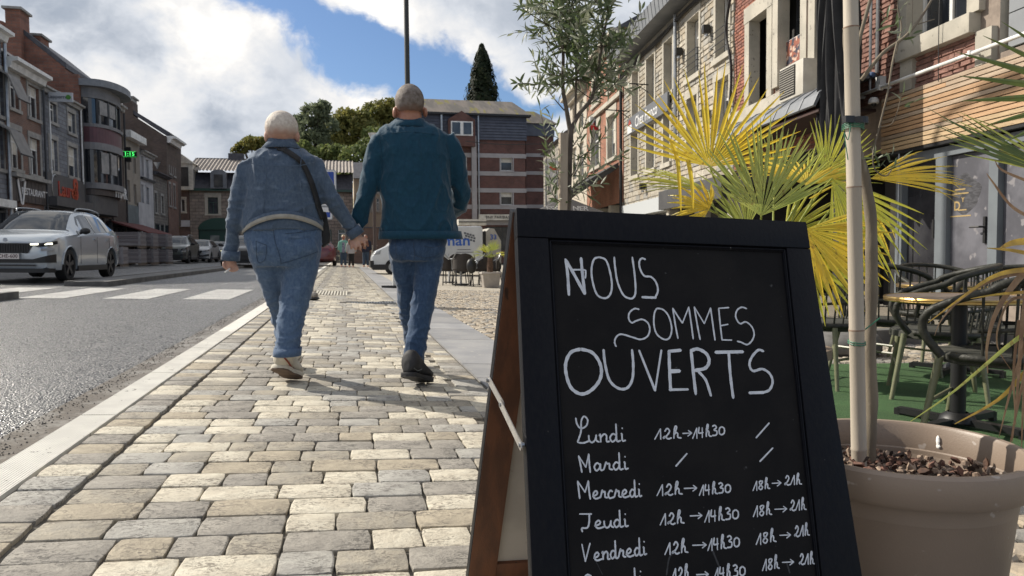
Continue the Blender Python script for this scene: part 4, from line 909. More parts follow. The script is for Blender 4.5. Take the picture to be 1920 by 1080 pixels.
# ================================================================== RIGHT ROW (sunlit)
RF = Fac((6.98, 0, 0), (.12252, 1, 0)).setn((0, 10, 0)); GR = gz(8)
RT = tuple(RF.t)
M_WSTA = mat('pale_rubble_stone', (.46, .42, .345), (.36, .32, .26), rough=.9, scale=5, bump=.008, bscale=22, rand=.16, speck=((.27, .25, .21), 14, .62))
M_WSTB = mat('warm_rubble_stone', (.42, .365, .28), (.32, .275, .21), rough=.9, scale=5, bump=.008, bscale=22, rand=.16, speck=((.27, .24, .2), 14, .6))
M_WSTC = mat('grey_rubble_stone_piece', (.36, .345, .31), (.28, .265, .235), rough=.9, scale=5, bump=.008, bscale=22, rand=.16)
M_MORT = mat('lime_mortar', (.36, .33, .28), (.28, .26, .22), rough=.95, scale=8, bump=.004, bscale=50)
M_BKA = mat('orange_red_brick', (.34, .14, .09), (.26, .10, .07), rough=.9, scale=12, bump=.004, bscale=60, rand=.22)
M_BKB = mat('dusky_red_brick', (.27, .115, .085), (.20, .09, .07), rough=.9, scale=12, bump=.004, bscale=60, rand=.22)
M_BKM = mat('brick_mortar', (.27, .22, .18), (.21, .17, .14), rough=.95, scale=8, bump=.003, bscale=60)
def cables(name, label, F, pts, n=4, r=.012, sag=.1, seed=0):
 rnd = random.Random(seed); t = thing(name, label, 'cables', F.P(*pts[0]))
 for k in range(n):
  P_ = [F.P(a, z+rnd.uniform(-.07, .07), d+rnd.uniform(0, .05)) for a, z, d in pts]; mb = MB(); mb.tube(curve_pts(P_, 6), r*rnd.uniform(.6, 1.3), 5); mb.build('cable', M_CABLE, t)
 return t
# --- R3: pale stone building
up = [(1187, 137, 1199, 213), (1214, 111, 1229, 193), (1247, 76, 1263, 163), (1291, 24, 1313, 130), (1345, -25, 1369, 85)]
lo = [(1185, 265, 1198, 348), (1214, 244, 1229, 328), (1246, 226, 1258, 315), (1290, 196, 1309, 290), (1344, 155, 1369, 255)]
hs = [RF.rect(*w) for w in up+lo]
hs = [(h[0], h[1], 5.45, 7.0) for h in hs[:5]] + [(h[0], h[1], 3.40, 4.9) for h in hs[5:]]
S30, S31 = 15.95, 26.08
t = bldg('stone_building', 'long pale rubble stone building with two rows of tall windows and a grey boxed eave', RF, S30, S31, 2.35, 7.55, M_MORT, hs, wargs=dict(frame=M_WHITE, style='two', sur=M_LTSTONE, surw=.13, rev=.26, proud=.05), revm=M_LTSTONE, depth=9)
oh = [(h[0]-.13, h[1]+.13, h[2]-.14, h[3]+.20) for h in hs]
pieces(RF, S30, S31, 2.36, 7.5, oh, .36, .155, t, [M_WSTA, M_WSTA, M_WSTB, M_WSTC], 'stone', proud=.035, joint=.014, nmax=300, near=lambda a, z: a + (2.5 if 4.9 > z > 3 and a < 18 else 0), wj=.45, hj=.25, rough=.3, seed=3)
mb = MB(); mb.prism([RF.P(S30, 7.55, 0), RF.P(S30, 7.5, .62), RF.P(S30, 7.95, .68), RF.P(S30, 7.95, -.3), RF.P(S30, 7.55, -.3)], RF.t*(S31-S30)); ev = mb.build('boxed_eave', M_ZINC, t)
for i in range(30): mb = MB(); a = S30+.1+i*(S31-S30)/30; mb.prism([RF.P(a, 7.49, .63), RF.P(a, 7.96, .70), RF.P(a, 7.96, .66), RF.P(a, 7.49, .6)], RF.t*.03); mb.build('seam', M_ZINC, ev)
mb = MB(); mb.prism([RF.P(S30, 7.96, .5), RF.P(S30, 10.2, -3.2), RF.P(S30, 7.96, -6)], RF.t*(S31-S30)); mb.build('roof', M_SLATE, t)
# ground floor of the stone building: shop fronts under a fascia
GF = thing('arcade', 'row of shop fronts below the pale stone building, with pale and dark fascias', 'shop fronts', RF.P(21, GR, 0))
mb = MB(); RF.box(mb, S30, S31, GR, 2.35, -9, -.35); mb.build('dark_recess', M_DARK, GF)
for a in (S30, 18.2, 20.7, 23.3, S31-.35): mb = MB(); RF.box(mb, a+.005, a+.34, GR, 2.05, -.34, .02); mb.build('stone_pier', M_LTSTONE, GF)
for a0, a1 in ((16.4, 18.1), (18.6, 20.6), (21.1, 23.2), (23.7, 25.7)): mb = MB(); RF.box(mb, a0, a1, GR+.3, 2.0, -.3, -.26); mb.build('glazing', G_GLASS, GF)
mb = MB(); RF.box(mb, 20.95, S31-.02, 1.98, 2.42, -.3, .12); mb.build('pale_fascia', mat('pale_fascia', (.47, .49, .50), rough=.5), GF)
a0 = RF.uv(1253, 372, .3)[0]; a1 = RF.uv(1392, 340, .3)[0]; mb = MB(); RF.box(mb, S30+.02, 20.9, 1.98, 2.52, -.3, .3); fs = mb.build('dark_fascia', M_SHOPGR, GF)
# sign on the first floor
sg = thing('wall_sign', 'grey shop sign with white script lettering fixed between the floors of the stone building', 'sign', RF.P(22.8, 5.1, .1))
mb = MB(); RF.box(mb, 20.5, 25.1, 4.86, 5.42, .09, .16); mb.build('panel', mat('sign_grey', (.13, .135, .145), rough=.45), sg)
mb = MB(); RF.box(mb, 24.45, 25.05, 4.88, 5.15, .162, .175); mb.build('white_logo_panel', M_LETW, sg)
mb = MB(); mb.prism([RF.P(24.55, 5.17, .165), RF.P(24.95, 5.17, .165), RF.P(24.75, 5.36, .165)], RF.n*.012); mb.build('red_logo', M_LETR, sg)
text_obj('lettering', 'Chez Franco', .50, RF.mat4(22.75, 5.12, .168), M_LETW, sg, bold=True)
for a in (25.3, 22.9): # brackets
 t = thing('flag_bracket', 'thin black iron bracket sticking out of the stone facade, %s' % ('by the corner downpipe' if a > 25 else 'above the shop sign'), 'bracket', RF.P(a, 6.2, 0)); mb = MB(); z = 6.15 if a < 25 else 5.75
 mb.tube([RF.P(a, z, .03), RF.P(a, z+.05, .95)], .02, 6); mb.tube([RF.P(a, z-.25, .03), RF.P(a, z+.02, .45)], .015, 6); mb.build('arm', M_BLACK, t)
for (x, y) in ((1274, 97), (1326, 55), (1324, 212), (1206, 350)):
 a, z = RF.uv(x, y, .12); t = thing('wall_lamp', 'small black lamp box on the stone facade %s' % {97: 'left of the fourth upper window', 55: 'between the last two upper windows', 212: 'between the last two lower windows', 350: 'below the lower windows near the corner'}[y], 'lamp', RF.P(a, z, .1), 'small lamp boxes on the stone facade')
 mb = MB(); RF.box(mb, a-.07, a+.07, z-.1, z+.1, .06, .24); mb.build('housing', M_BLACK, t); mb = MB(); mb.tube([RF.P(a, z-.12, .14), RF.P(a, z-.18, .14)], .05, 8); mb.build('lens', M_GALV, t)
for h, k in ((hs[3], 0), (hs[4], 1)): # window rails
 t = thing('window_guard', 'thin metal guard rail across the %s upper window of the stone building' % ('fourth' if k == 0 else 'fifth'), 'railing', RF.P(h[0], h[2], .1))
 for j in range(4): mb = MB(); z = h[2]+.12+j*.16; mb.tube([RF.P(h[0]-.1, z, .06), RF.P(h[0]-.1, z, .14), RF.P(h[1]+.1, z, .14), RF.P(h[1]+.1, z, .06)], .011, 5); mb.build('bar', M_BLACK, t)
t = thing('downpipe', 'zinc downpipe on the stone facade between the third and fourth windows', 'downpipe', RF.P(19.4, 4, .1)); mb = MB(); a = RF.uv(1267, 200, .1)[0]; mb.tube([RF.P(a, 7.45, .12), RF.P(a, 4.0, .12)], .055, 8); mb.build('pipe', M_GALV, t, smooth=True)
t = thing('downpipe', 'dark downpipe at the left corner of the pale stone building', 'downpipe', RF.P(26.15, 4, .1)); mb = MB(); mb.tube([RF.P(26.2, 7.5, .12), RF.P(26.2, GR, .12)], .06, 8); mb.build('pipe', M_BLACK, t, smooth=True)
cables('cable_bundle', 'bundle of black cables running below the eave of the stone building', RF, [(26.2, 7.05, .1), (24, 7.22, .1), (21.5, 7.18, .1), (19, 7.3, .1), (17, 7.2, .1), (15.9, 7.05, .1)], 5, .02, seed=2)
cables('cable_bundle', 'tangled black cables hanging down the joint between stone and red brick houses', RF, [(16.0, 8.0, .12), (15.9, 6.8, .1), (16.05, 5.9, .14), (15.85, 5.0, .1), (15.95, 4.0, .1)], 8, .018, seed=4)
# --- R2: red brick house with shop awning, AC unit
S20 = 11.1
hb = [(14.13, 15.0, 3.93, 5.75), (12.70, 13.62, 4.05, 5.9), (11.25, 12.15, 4.0, 6.0)]
hb2 = hb + [(14.13, 15.0, 7.2, 8.6), (12.7, 13.62, 7.2, 8.6)]
t = bldg('red_brick_house', 'red brick house with tall pale stone window frames, an air conditioner and a poster', RF, S20, S30-.02, 2.6, 9.6, M_BKM, hb2, wargs=dict(frame=M_DKFRAME, style='top', rev=.38, glass=G_GLASS), revm=M_LTSTONE, depth=9)
for (a0, a1, z0, z1) in hb2:
 mb = MB(); RF.box(mb, a0-.24, a0-.003, z0-.002, z1, -.1, .07); mb.build('stone_jamb', M_LTSTONE, t); mb = MB(); RF.box(mb, a1+.003, a1+.24, z0-.002, z1, -.1, .07); mb.build('stone_jamb', M_LTSTONE, t)
 mb = MB(); RF.box(mb, a0-.26, a1+.26, z1+.003, z1+.34, -.1, .08); mb.build('stone_lintel', M_LTSTONE, t)
mb = MB(); RF.box(mb, S20, S30-.1, 3.58, 3.90, -.1, .12); mb.build('stone_sill_band', M_LTSTONE, t)
mb = MB(); RF.box(mb, S20, S30-.1, 6.75, 6.95, -.1, .16); mb.build('string_course', M_LTSTONE, t)
ohb = [(h[0]-.24, h[1]+.24, h[2]-.34, h[3]+.34) for h in hb2] + [(S20, S30, 3.57, 3.91), (S20, S30, 6.74, 6.96)]
pieces(RF, S20, S30-.04, 2.62, 9.5, ohb, .215, .076, t, [M_BKA, M_BKB], 'brick', proud=.018, joint=.011, nmax=300, near=lambda a, z: abs(z-4.9)*2.0+abs(a-15.3), wj=.02, hj=.05, rough=.15, seed=5)
mb = MB(); RF.box(mb, S20, S30-.1, 2.2, 2.6, -9, -.05); mb.build('beam', M_DARK, t)
mb = MB(); RF.box(mb, S20+.05, S30-.05, GR, 2.2, -9, -3.0); mb.build('ground_floor_recess', M_BLACK, t)  # black box whose colour stands in for the shade deep under the canopy
for a in (S20+.1, S30-.5): mb = MB(); RF.box(mb, a, a+.4, GR, 2.2, -3, -.02); mb.build('pier', M_DARK, t)  # piers coloured near-black to carry the shade of the recess
# scalloped metal canopy
t = thing('metal_canopy', 'curved grey metal canopy with standing seams over the dark terrace bar', 'canopy', RF.P(13.5, 3.2, .8))
a0, a1 = RF.uv(1535, 175, 1.0)[0], RF.uv(1300, 300, 1.0)[0]; prof = [(.05, 3.50), (.35, 3.46), (.75, 3.36), (1.0, 3.18), (1.08, 3.0), (1.05, 2.98), (.96, 3.15), (.72, 3.30), (.35, 3.40), (.05, 3.44)]
n = 12
for i in range(n):
 b0, b1 = a0+(a1-a0)*i/n, a0+(a1-a0)*(i+1)/n
 mb = MB(); mb.prism([RF.P(b0, z, d) for d, z in prof], RF.t*(b1-b0-.01)); mb.build('panel', M_ZINC, t, smooth=30)
 mb = MB(); mb.tube([RF.P(b0, z+.01, d) for d, z in prof[:5]], .014, 5); mb.build('seam', M_ZINC, t)
mb = MB(); mb.obox(RF.P(a0, 2.9, .05), RF.t*(a1-a0), RF.n*.95, V((0, 0, .05))); mb.build('soffit', mat('dark_timber_soffit', (.05, .02, .015), (.03, .015, .012), rough=.7, scale=4), t)
# air conditioner
t = thing('air_conditioner', 'beige air conditioning unit standing on the metal canopy', 'air conditioner', RF.P(12.5, 3.5, .4))
mb = MB(); RF.box(mb, 11.72, 12.62, 3.50, 4.12, .16, .50); bx = mb.build('casing', mat('beige_ac_casing', (.55, .52, .45), (.46, .43, .37), rough=.5, scale=3), t); bevel(bx, .02)
mb = MB(); RF.box(mb, 12.0, 12.58, 3.55, 4.08, .503, .515); gr_ = mb.build('grille', M_DARK, t)
for i in range(12): mb = MB(); z = 3.57+i*.042; RF.box(mb, 12.01, 12.57, z, z+.014, .515, .525); mb.build('louvre', mat('ac_louvre', (.30, .28, .24), rough=.5), gr_)
# poster
t = thing('window_poster', 'poster with a photograph above white print, hung inside the brick house window', 'poster', RF.P(13.1, 4.5, -.1))
a0, a1, z0, z1 = RF.rect(1472, 72, 1500, 152, -.12); mb = MB(); RF.box(mb, a0, a1, z0, z1, -.13, -.12); mb.build('sheet', M_LETW, t)
mb = MB(); RF.box(mb, a0+.01, a1-.01, z0+(z1-z0)*.42, z1-.01, -.118, -.115); mb.build('photo', mat('poster_photo', (.30, .10, .06), (.05, .05, .07), rough=.4, scale=7, contrast=(.45, .55), speck=((.6, .42, .32), 9, .56)), t)
mb = MB()
for i in range(3): RF.box(mb, a0+.04, a1-.06-.05*i, z0+.06+i*.07, z0+.08+i*.07, -.118, -.115)
mb.build('print_line', mat('poster_ink', (.08, .07, .08), rough=.5), t)
# black curtain
t = thing('black_curtain', 'tall black fabric sheet hanging in folds beside the restaurant', 'curtain', RF.P(11.3, 4, 1.0))
mb = MB(); NX, NZ = 90, 26; x0, x1 = RF.uv(1608, 150, .85)[0], RF.uv(1532, 150, .85)[0]; rnd = random.Random(5); ph = [rnd.uniform(0, 6) for _ in range(6)]
for j in range(NZ+1):
 z = 1.9+(9.2-1.9)*j/NZ
 for i in range(NX+1):
  u = i/NX; nip = 1-.35*math.exp(-((z-5.2)/.7)**2); xm = (x0+x1)/2; a = xm+(x0-xm+(x1-x0)*u)*nip
  d = .85+.07*math.sin(u*38+ph[0]+z*.5)+.045*math.sin(u*71+ph[1]-z*.9)+.05*math.sin(u*9+z*1.3+ph[2]); mb.v.append(tuple(RF.P(a, z, d)))
for j in range(NZ):
 for i in range(NX): mb.f.append((j*(NX+1)+i, j*(NX+1)+i+1, (j+1)*(NX+1)+i+1, (j+1)*(NX+1)+i)); mb.mi.append(0)
o = mb.build('cloth', mat('black_awning_cloth', (.016, .016, .018), (.024, .024, .026), rough=.75, scale=8), t, smooth=True); sm = o.modifiers.new('s', 'SOLIDIFY'); sm.thickness = .006
# --- R1: restaurant with larch slats
S10 = 3.0
hw = [(8.25, 9.45, 3.76, 5.6), (5.2, 7.75, 3.15, 6.0), (3.2, 4.6, 3.76, 5.6)]
M_RGHP = mat('rough_pink_render', (.30, .165, .13), (.24, .13, .105), rough=.95, scale=7, bump=.02, bscale=14, rand=.1)
t = bldg('restaurant_building', 'restaurant with rough brown brick upper wall, larch slat band and grey panel doors', RF, S10, S20-.02, 2.25, 7.5, M_BKM, hw, wargs=[dict(frame=M_WHITE, style='mull', rev=.22, glass=G_GLASSR), dict(skip=1), dict(frame=M_WHITE, style='mull')], revm=M_LTSTONE, depth=9)
pieces(RF, S10, S20-.04, 3.06, 5.9, [(h[0]-.28, h[1]+.30, h[2]-.26, h[3]+.3) for h in hw if h[0] > 7.8] + [(7.78, 8.1, 3, 6.5), (5.2, 7.8, 3, 6.5)], .23, .078, t, [M_RGHP, mat('rough_brown_brick', (.27, .14, .105), (.2, .105, .085), rough=.95, scale=9, bump=.012, bscale=30, rand=.2)], 'brick', proud=.028, joint=.010, nmax=260, wj=.08, hj=.08, rough=.5, seed=8)
mb = MB(); RF.box(mb, 8.08, 9.62, 3.50, 3.755, -.2, .16); sl_ = mb.build('stone_sill', M_LTSTONE, t); bevel(sl_, .012)
for a in (8.0, 9.46): mb = MB(); RF.box(mb, a, a+.22, 3.76, 5.9, -.15, .09); mb.build('stone_jamb', M_LTSTONE, t)
for a in (7.78, 9.32): mb = MB(); RF.box(mb, a, a+.28, 3.06, 3.495, -.15, .085); mb.build('stone_pilaster', M_LTSTONE, t)
for i, z in enumerate((3.2, 3.62, 4.04, 4.46)): mb = MB(); RF.box(mb, 5.25, 7.68, z, z+.405, -.10, -.06); mb.build('grey_shutter_panel', mat('grey_shutter', (.22, .235, .25), (.19, .2, .215), rough=.55, scale=1.5), t)
# ground floor
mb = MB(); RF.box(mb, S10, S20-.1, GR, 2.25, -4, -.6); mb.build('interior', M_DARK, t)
M_GRYP = mat('sooty_grey_panel', (.14, .14, .16), (.075, .075, .088), rough=.45, scale=1.6, contrast=(.35, .62), speck=((.22, .21, .22), 7, .64), bump=.001, bscale=30); M_GRYF = mat('blue_grey_frame', (.15, .17, .185), (.125, .14, .155), rough=.5, scale=2)
mb = MB(); RF.box(mb, S10, 9.75, GR, GR+.42, -.6, -.05); mb.build('plinth', M_BKM, t)
mb = MB(); RF.box(mb, 7.86, 8.62, GR+.02, 2.0, -.1, -.05); dr = mb.build('door', M_GRYP, t)
a_ = RF.uv(1757, 400)[0]
for (a0, a1, z0, z1, d1) in ((7.70, 7.855, GR, 2.14, .0), (8.63, 8.86, GR, 2.14, .0), (7.855, 8.63, 2.01, 2.14, .0), (5.9, 6.05, GR, 2.14, 0), (6.05, 7.7, 2.01, 2.14, 0), (8.86, 9.6, 2.01, 2.14, 0), (9.6, 9.75, GR, 2.14, 0)):
 mb = MB(); RF.box(mb, a0, a1, z0, z1, -.14, d1+.02); mb.build('door_frame', M_GRYF, t)
mb = MB(); RF.box(mb, 6.06, 7.69, GR+.43, 2.0, -.1, -.06); mb.build('grey_panel', M_GRYP, t)
mb = MB(); RF.box(mb, 8.87, 9.59, GR+.43, 2.0, -.09, -.07); mb.build('window_pane', mat('smoky_glass', (.05, .05, .055), (.02, .02, .024), rough=.12, scale=1.2), t)
mb = MB(); RF.box(mb, 7.90, 8.58, GR+.10, 2.0-.06, -.052, -.045); mb.build('door_panel', M_GRYP, dr)
hx, hz = RF.uv(1842, 431); mb = MB(); RF.box(mb, hx-.02, hx+.02, hz-.17, hz+.17, -.05, -.02); mb.tube([RF.P(hx, hz+.04, -.03), RF.P(hx, hz+.04, .05), RF.P(hx+.15, hz+.04, .06)], .013, 8); mb.build('handle', M_BLACK, dr)
hx, hz = RF.uv(1753, 429); mb = MB(); RF.box(mb, hx-.015, hx+.015, hz-.13, hz+.13, .02, .035); mb.build('slot', M_BLACK, t)
# worn gold transfer on the door
gx_, gz_ = RF.uv(1800, 372); M_GOLD = mat('faded_gold_print', (.50, .36, .16), rough=.4, metal=.3); M_SMUD = mat('black_print_remains', (.03, .03, .035), (.08, .08, .09), rough=.5, scale=12, stretch=(1, 1, 3))
mb = MB(); P_ = [RF.P(gx_-.02+.30*math.cos(q)*(1+.10*math.sin(5*q)), gz_+.06+.25*math.sin(q)*(1+.12*math.cos(4*q)), -.0445) for q in [2*PI*i/30 for i in range(30)]]; mb.prism(P_, RF.n*.001); mb.build('print_remains', M_SMUD, dr)
text_obj('lettering', 'D', .17, RF.mat4(gx_+.11, gz_-.10, -.042), M_GOLD, dr, ext=.0005, bold=True); text_obj('lettering', 'Y', .09, RF.mat4(gx_, gz_-.02, -.042), M_GOLD, dr, ext=.0005, bold=True)
for zz, w_, k in ((.115, .2, 0), (.06, .32, 0), (-.16, .16, -.05), (-.24, .42, 0)): mb = MB(); RF.box(mb, gx_+.06+k-w_/2, gx_+.06+k+w_/2, gz_+zz, gz_+zz+.016, -.0435, -.042); mb.build('print_line', M_GOLD, dr)
# larch slats
t = thing('slat_cladding', 'band of weathered orange larch slats above the restaurant doors', 'cladding', RF.P(8, 2.2, .2))
M_LAR = [mat('larch_slat_%s' % k, c1, c2, rough=.7, scale=3.0, stretch=(1.6, 1.2, 26), det=6, bump=.0015, bscale=26, rand=.13, speck=((.12, .06, .03), 7, .70)) for k, c1, c2 in (('orange', (.46, .29, .16), (.35, .21, .11)), ('grey', (.40, .31, .22), (.30, .22, .15)), ('gold', (.50, .36, .21), (.38, .27, .15)))]
nsl = 13; zb, zt = 2.2, 3.04; hgt = (zt-zb)/nsl; rnd = random.Random(3)
for i in range(nsl):
 z = zb+i*hgt; a = S10; br_ = sorted([S10, 9.95+.02*rnd.random()]+[rnd.uniform(4, 9)])
 for q in range(len(br_)-1):
  mb = MB(); RF.box(mb, br_[q], br_[q+1]-.004, z+.007, z+hgt-.007, .115, .14); mb.build('slat', M_LAR[2 if i < 3 else (1 if i > 10 else rnd.randrange(2)) if rnd.random() < .7 else 0], t)
mb = MB(); RF.box(mb, S10, 9.93, zb+.01, zt-.01, .0, .112); mb.build('black_backing', M_BLACK, t)
mb = MB(); RF.box(mb, S10, 9.96, zb-.04, zb-.002, -.3, .13); mb.build('soffit', M_BLACK, t)
t = thing('wall_pipe', 'white painted pipe running along the wall above the larch slats', 'pipe', RF.P(8, 3.2, .2)); mb = MB(); mb.tube([RF.P(S10, 3.205, .2), RF.P(10.5, 3.2, .2), RF.P(10.62, 3.2, .12), RF.P(10.62, 3.2, 0)], .026, 10); mb.build('pipe', M_WHITE, t, smooth=True)
for a in (4, 6, 7.98, 9.9): mb = MB(); mb.tube([RF.P(a, 3.2, 0), RF.P(a, 3.2, .22)], .017, 6); RF.box(mb, a-.02, a+.02, 3.165, 3.24, .16, .235); mb.build('bracket', M_WHITE, t)
t = thing('conduit', 'grey vertical conduit with junction boxes beside the bamboo cane', 'conduit', RF.P(10.3, 4, .1)); a = RF.uv(1632, 100, .1)[0]; mb = MB(); mb.tube([RF.P(a, 3.2, .1), RF.P(a, 7, .1)], .022, 8); mb.tube([RF.P(a-.12, 3.5, .06), RF.P(a-.13, 7, .06)], .03, 8); mb.build('pipe', M_GALV, t)
a, z = RF.uv(1648, 150, .1); mb = MB(); RF.box(mb, a-.06, a+.06, z-.12, z+.05, .02, .12); mb.build('junction_box', M_WHITE, t)
a, z = RF.uv(1640, 140, .1); mb = MB(); mb.sph(RF.P(a, z, .14), .045, 10); mb.build('blue_cap', mat('blue_plastic', (.05, .10, .22), rough=.4), t)
t = thing('wall_spotlight', 'white domed spotlight hanging under the white wall pipe', 'lamp', RF.P(10.2, 3, .2)); a, z = RF.uv(1638, 190, .22); mb = MB(); mb.lathe([(.001, .06), (.05, .055), (.075, .02), (.078, -.03), (.06, -.035), (.001, -.035)], 16, RF.P(a, z, .22)); mb.build('dome', M_WHITE, t, smooth=True); mb = MB(); mb.sph(RF.P(a, z-.04, .22), .04, 10); mb.build('lens', M_BLACK, t)
t = thing('hanging_wire', 'thin grey wire hanging from the window down in front of the slats', 'wire', RF.P(9, 4, .2)); mb = MB(); a = RF.uv(1762, 60, .2)[0]; mb.tube([RF.P(a, 5, .2), RF.P(a+.02, 3.6, .2), RF.P(a+.05, 3.0, .17)], .006, 5); mb.build('wire', M_CABLE, t)
t = thing('downpipe', 'thin pale pipe standing in front of the dark glass left of the restaurant', 'downpipe', RF.P(9.9, 1, .2)); mb = MB(); a = RF.uv(1684, 420, .1)[0]; mb.tube([RF.P(a, 2.2, .1), RF.P(a, GR, .1)], .014, 6); mb.build('pipe', M_GALV, t)
# --- R4 onward: farther houses
M_OB = brick_mat('orange_brick_wall', RT, (.38, .15, .085), (.31, .12, .07), (.26, .18, .13), .22, .076, .01)
hs4 = [RF.rect(*w) for w in [(1140, 205, 1154, 285), (1109, 240, 1124, 300), (1142, 123, 1157, 160), (1112, 172, 1124, 205)]]
hs4 = [(hs4[0][0], hs4[0][1], 4.45, 6.15), (hs4[1][0], hs4[1][1], 4.45, 6.15), (hs4[2][0], hs4[2][1], 7.15, 8.2), (hs4[3][0], hs4[3][1], 7.15, 8.2)]
t = bldg('orange_brick_house', 'orange brick house with stone framed windows next to the pale stone building', RF, 26.3, 33.0, 2.6, 9.0, M_OB, hs4, wargs=dict(frame=M_WHITE, style='two', sur=M_LTSTONE, surw=.22, rev=.24), revm=M_LTSTONE, depth=8, roofh=2.4, cornice=(M_LTSTONE, .35, .45))
mb = MB(); RF.box(mb, 26.35, 32.95, 6.55, 6.72, 0, .14); mb.build('string_course', M_LTSTONE, t)
mb = MB(); RF.box(mb, 26.3, 33, GR, 2.6, -8, -.5); mb.build('ground_floor_recess', M_DARK, t)
for a in (26.32, 28.3, 30.5, 32.6): mb = MB(); RF.box(mb, a, a+.36, GR, 2.6, -.5, .02); mb.build('pier', M_LTSTONE, t)
t = thing('shop_awning', 'slanting black awning over the shop below the orange brick house', 'awning', RF.P(29, 4, 1)); mb = MB(); mb.prism([RF.P(26.6, 4.1, .1), RF.P(26.6, 3.0, 2.0), RF.P(26.6, 2.75, 2.0), RF.P(26.6, 2.75, 1.9), RF.P(26.6, 3.9, .1)], RF.t*5.8); mb.build('fabric', mat('black_awning_fabric', (.05, .05, .05), (.035, .035, .035), rough=.8, scale=3), t)
# red and white projecting sign
pc = at(1118, 232, RF.P(31, 0).y); NX_ = Fac(pc, (1, 0, 0)).setn((0, 0, 0)); u = mpp(pc.y, 1118)
t = thing('projecting_sign', 'red and white square projecting sign with a black figure on the orange brick house', 'sign', pc)
mb = MB(); NX_.box(mb, -12*u, 12*u, -12*u, 13*u, -.1, 0); mb.build('panel', M_LETW, t)
mb = MB(); mb.prism([NX_.P(-12*u, -12*u, .003), NX_.P(12*u, -12*u, .003), NX_.P(12*u, 12*u, .003), NX_.P(1*u, 6*u, .003), NX_.P(-11*u, -4*u, .003)], NX_.n*.01); mb.build('red_field', mat('sign_red', (.55, .02, .02), rough=.4), t)
mb = MB(); mb.sph(NX_.P(0, -1*u, .03), (4.5*u, .02, 3.2*u), 10); mb.sph(NX_.P(-3*u, 3*u, .03), (1.8*u, .02, 2*u), 8); mb.sph(NX_.P(3.4*u, 3*u, .03), (1.6*u, .02, 2*u), 8); mb.build('black_figure', M_BLACK, t)
mb = MB(); mb.tube([NX_.P(12*u, 6*u, -.05), RF.P(31, pc.z+.25, 0)], .03, 6); mb.build('bracket', M_BLACK, t)
# white plastered houses beyond
hs5 = [(33.8, 34.8, 4.4, 6.0), (35.6, 36.6, 4.4, 6.0), (33.8, 34.8, 6.7, 8.0), (35.6, 36.6, 6.7, 8.0)]
t = bldg('cream_plaster_house', 'narrow cream plaster house partly hidden by the first olive tree', RF, 33.05, 37.4, GR, 8.6, M_WSTA, hs5+[(33.4, 37.1, GR, 2.4)], wargs=[dict(frame=M_WHITE, style='two')]*4+[dict(frame=M_DKFRAME, style='mull')], depth=8, roofh=2.2, cornice=(M_LTSTONE, .4, .5))
hs6 = [(38.4, 39.6, 4.3, 5.9), (41, 42.2, 4.3, 5.9), (44, 45.2, 4.3, 5.9)]
t = bldg('grey_stone_house', 'low grey stone house at the far end of the right hand row', RF, 37.5, 47, GR, 7.0, brick_mat('rubble_far', RT, (.36, .33, .28), (.27, .25, .21), (.2, .18, .16), .4, .2, .03, .02), hs6+[(38, 46.5, GR, 2.4)], wargs=[dict(frame=M_WHITE, style='two')]*3+[dict(frame=M_DKFRAME, style='mull')], depth=8, roofh=2.6)
t = thing('shop_awning', 'pale pinkish awning far down the right hand row', 'awning', RF.P(40, 3, 1)); mb = MB(); mb.prism([RF.P(38, 3.1, .1), RF.P(38, 2.3, 2.0), RF.P(38, 2.2, 1.9), RF.P(38, 2.9, .1)], RF.t*4); mb.build('fabric', mat('pink_awning', (.42, .17, .13), (.35, .14, .11), rough=.8, scale=3), t)
# signboard with red emblem on posts
pc = at(1038, 316, 30); u = mpp(30, 1038); F_ = Fac(pc, (1, 0, 0)).setn((0, 0, 0)); t = thing('beer_sign', 'white square hanging sign with a red emblem behind the first olive tree', 'sign', pc)
mb = MB(); F_.box(mb, -13*u, 12*u, -16*u, 17*u, -.12, 0); mb.build('panel', M_LETW, t); mb = MB(); F_.box(mb, -8*u, 11*u, -26*u, -18*u, -.12, 0); mb.build('lower_panel', M_WREND, t)
mb = MB(); mb.prism([F_.P(x*u, y*u, .002) for x, y in ((-9, -3), (9, -3), (8, 4), (4, 5), (2, 9), (-1, 10), (-4, 6), (-8, 3))], F_.n*.012); mb.build('red_emblem', mat('sign_orange_red', (.50, .09, .04), rough=.5), t)
mb = MB(); mb.tube([F_.P(-14*u, 17*u, -.06), F_.P(-14*u, -190*u, -.06)], .04, 6); mb.tube([F_.P(-14*u, 17*u, -.06), F_.P(12*u, 17*u, -.06)], .03, 6); mb.build('post', M_GALV, t)
cables('overhead_cable', 'thin cable strung across in front of the bank building', Fac((0, 57, 0), (1, 0, 0)).setn((0, 0, 0)), [(9, 9.0, 2), (12, 8.9, 2), (17, 9.1, 2)], 1, .025)
# ================================================================== TREES BEYOND
def fol_mat(name, c1, c2, c3):
 m = bpy.data.materials.new(name); m.use_nodes = True; N = NB(m.node_tree); m.node_tree.nodes.clear(); pos = N.n('ShaderNodeNewGeometry').outputs['Position']
 c = N.mix(N.ss(N.noise(pos, .45, 3, .6), .38, .62), c1, c2); c = N.mix(N.ss(N.noise(pos, 3.0, 3, .6), .5, .7), c, c3)
 b = N.n('ShaderNodeBsdfPrincipled'); N.put(b.inputs['Base Color'], c); b.inputs['Roughness'].default_value = .6; b.inputs['Specular IOR Level'].default_value = .2
 t = N.n('ShaderNodeBsdfTranslucent'); N.put(t.inputs[0], c); mx = N.n('ShaderNodeMixShader'); mx.inputs[0].default_value = .5; o_ = N.n('ShaderNodeOutputMaterial'); l = m.node_tree.links; l.new(b.outputs[0], mx.inputs[1]); l.new(t.outputs[0], mx.inputs[2]); l.new(mx.outputs[0], o_.inputs[0]); return m
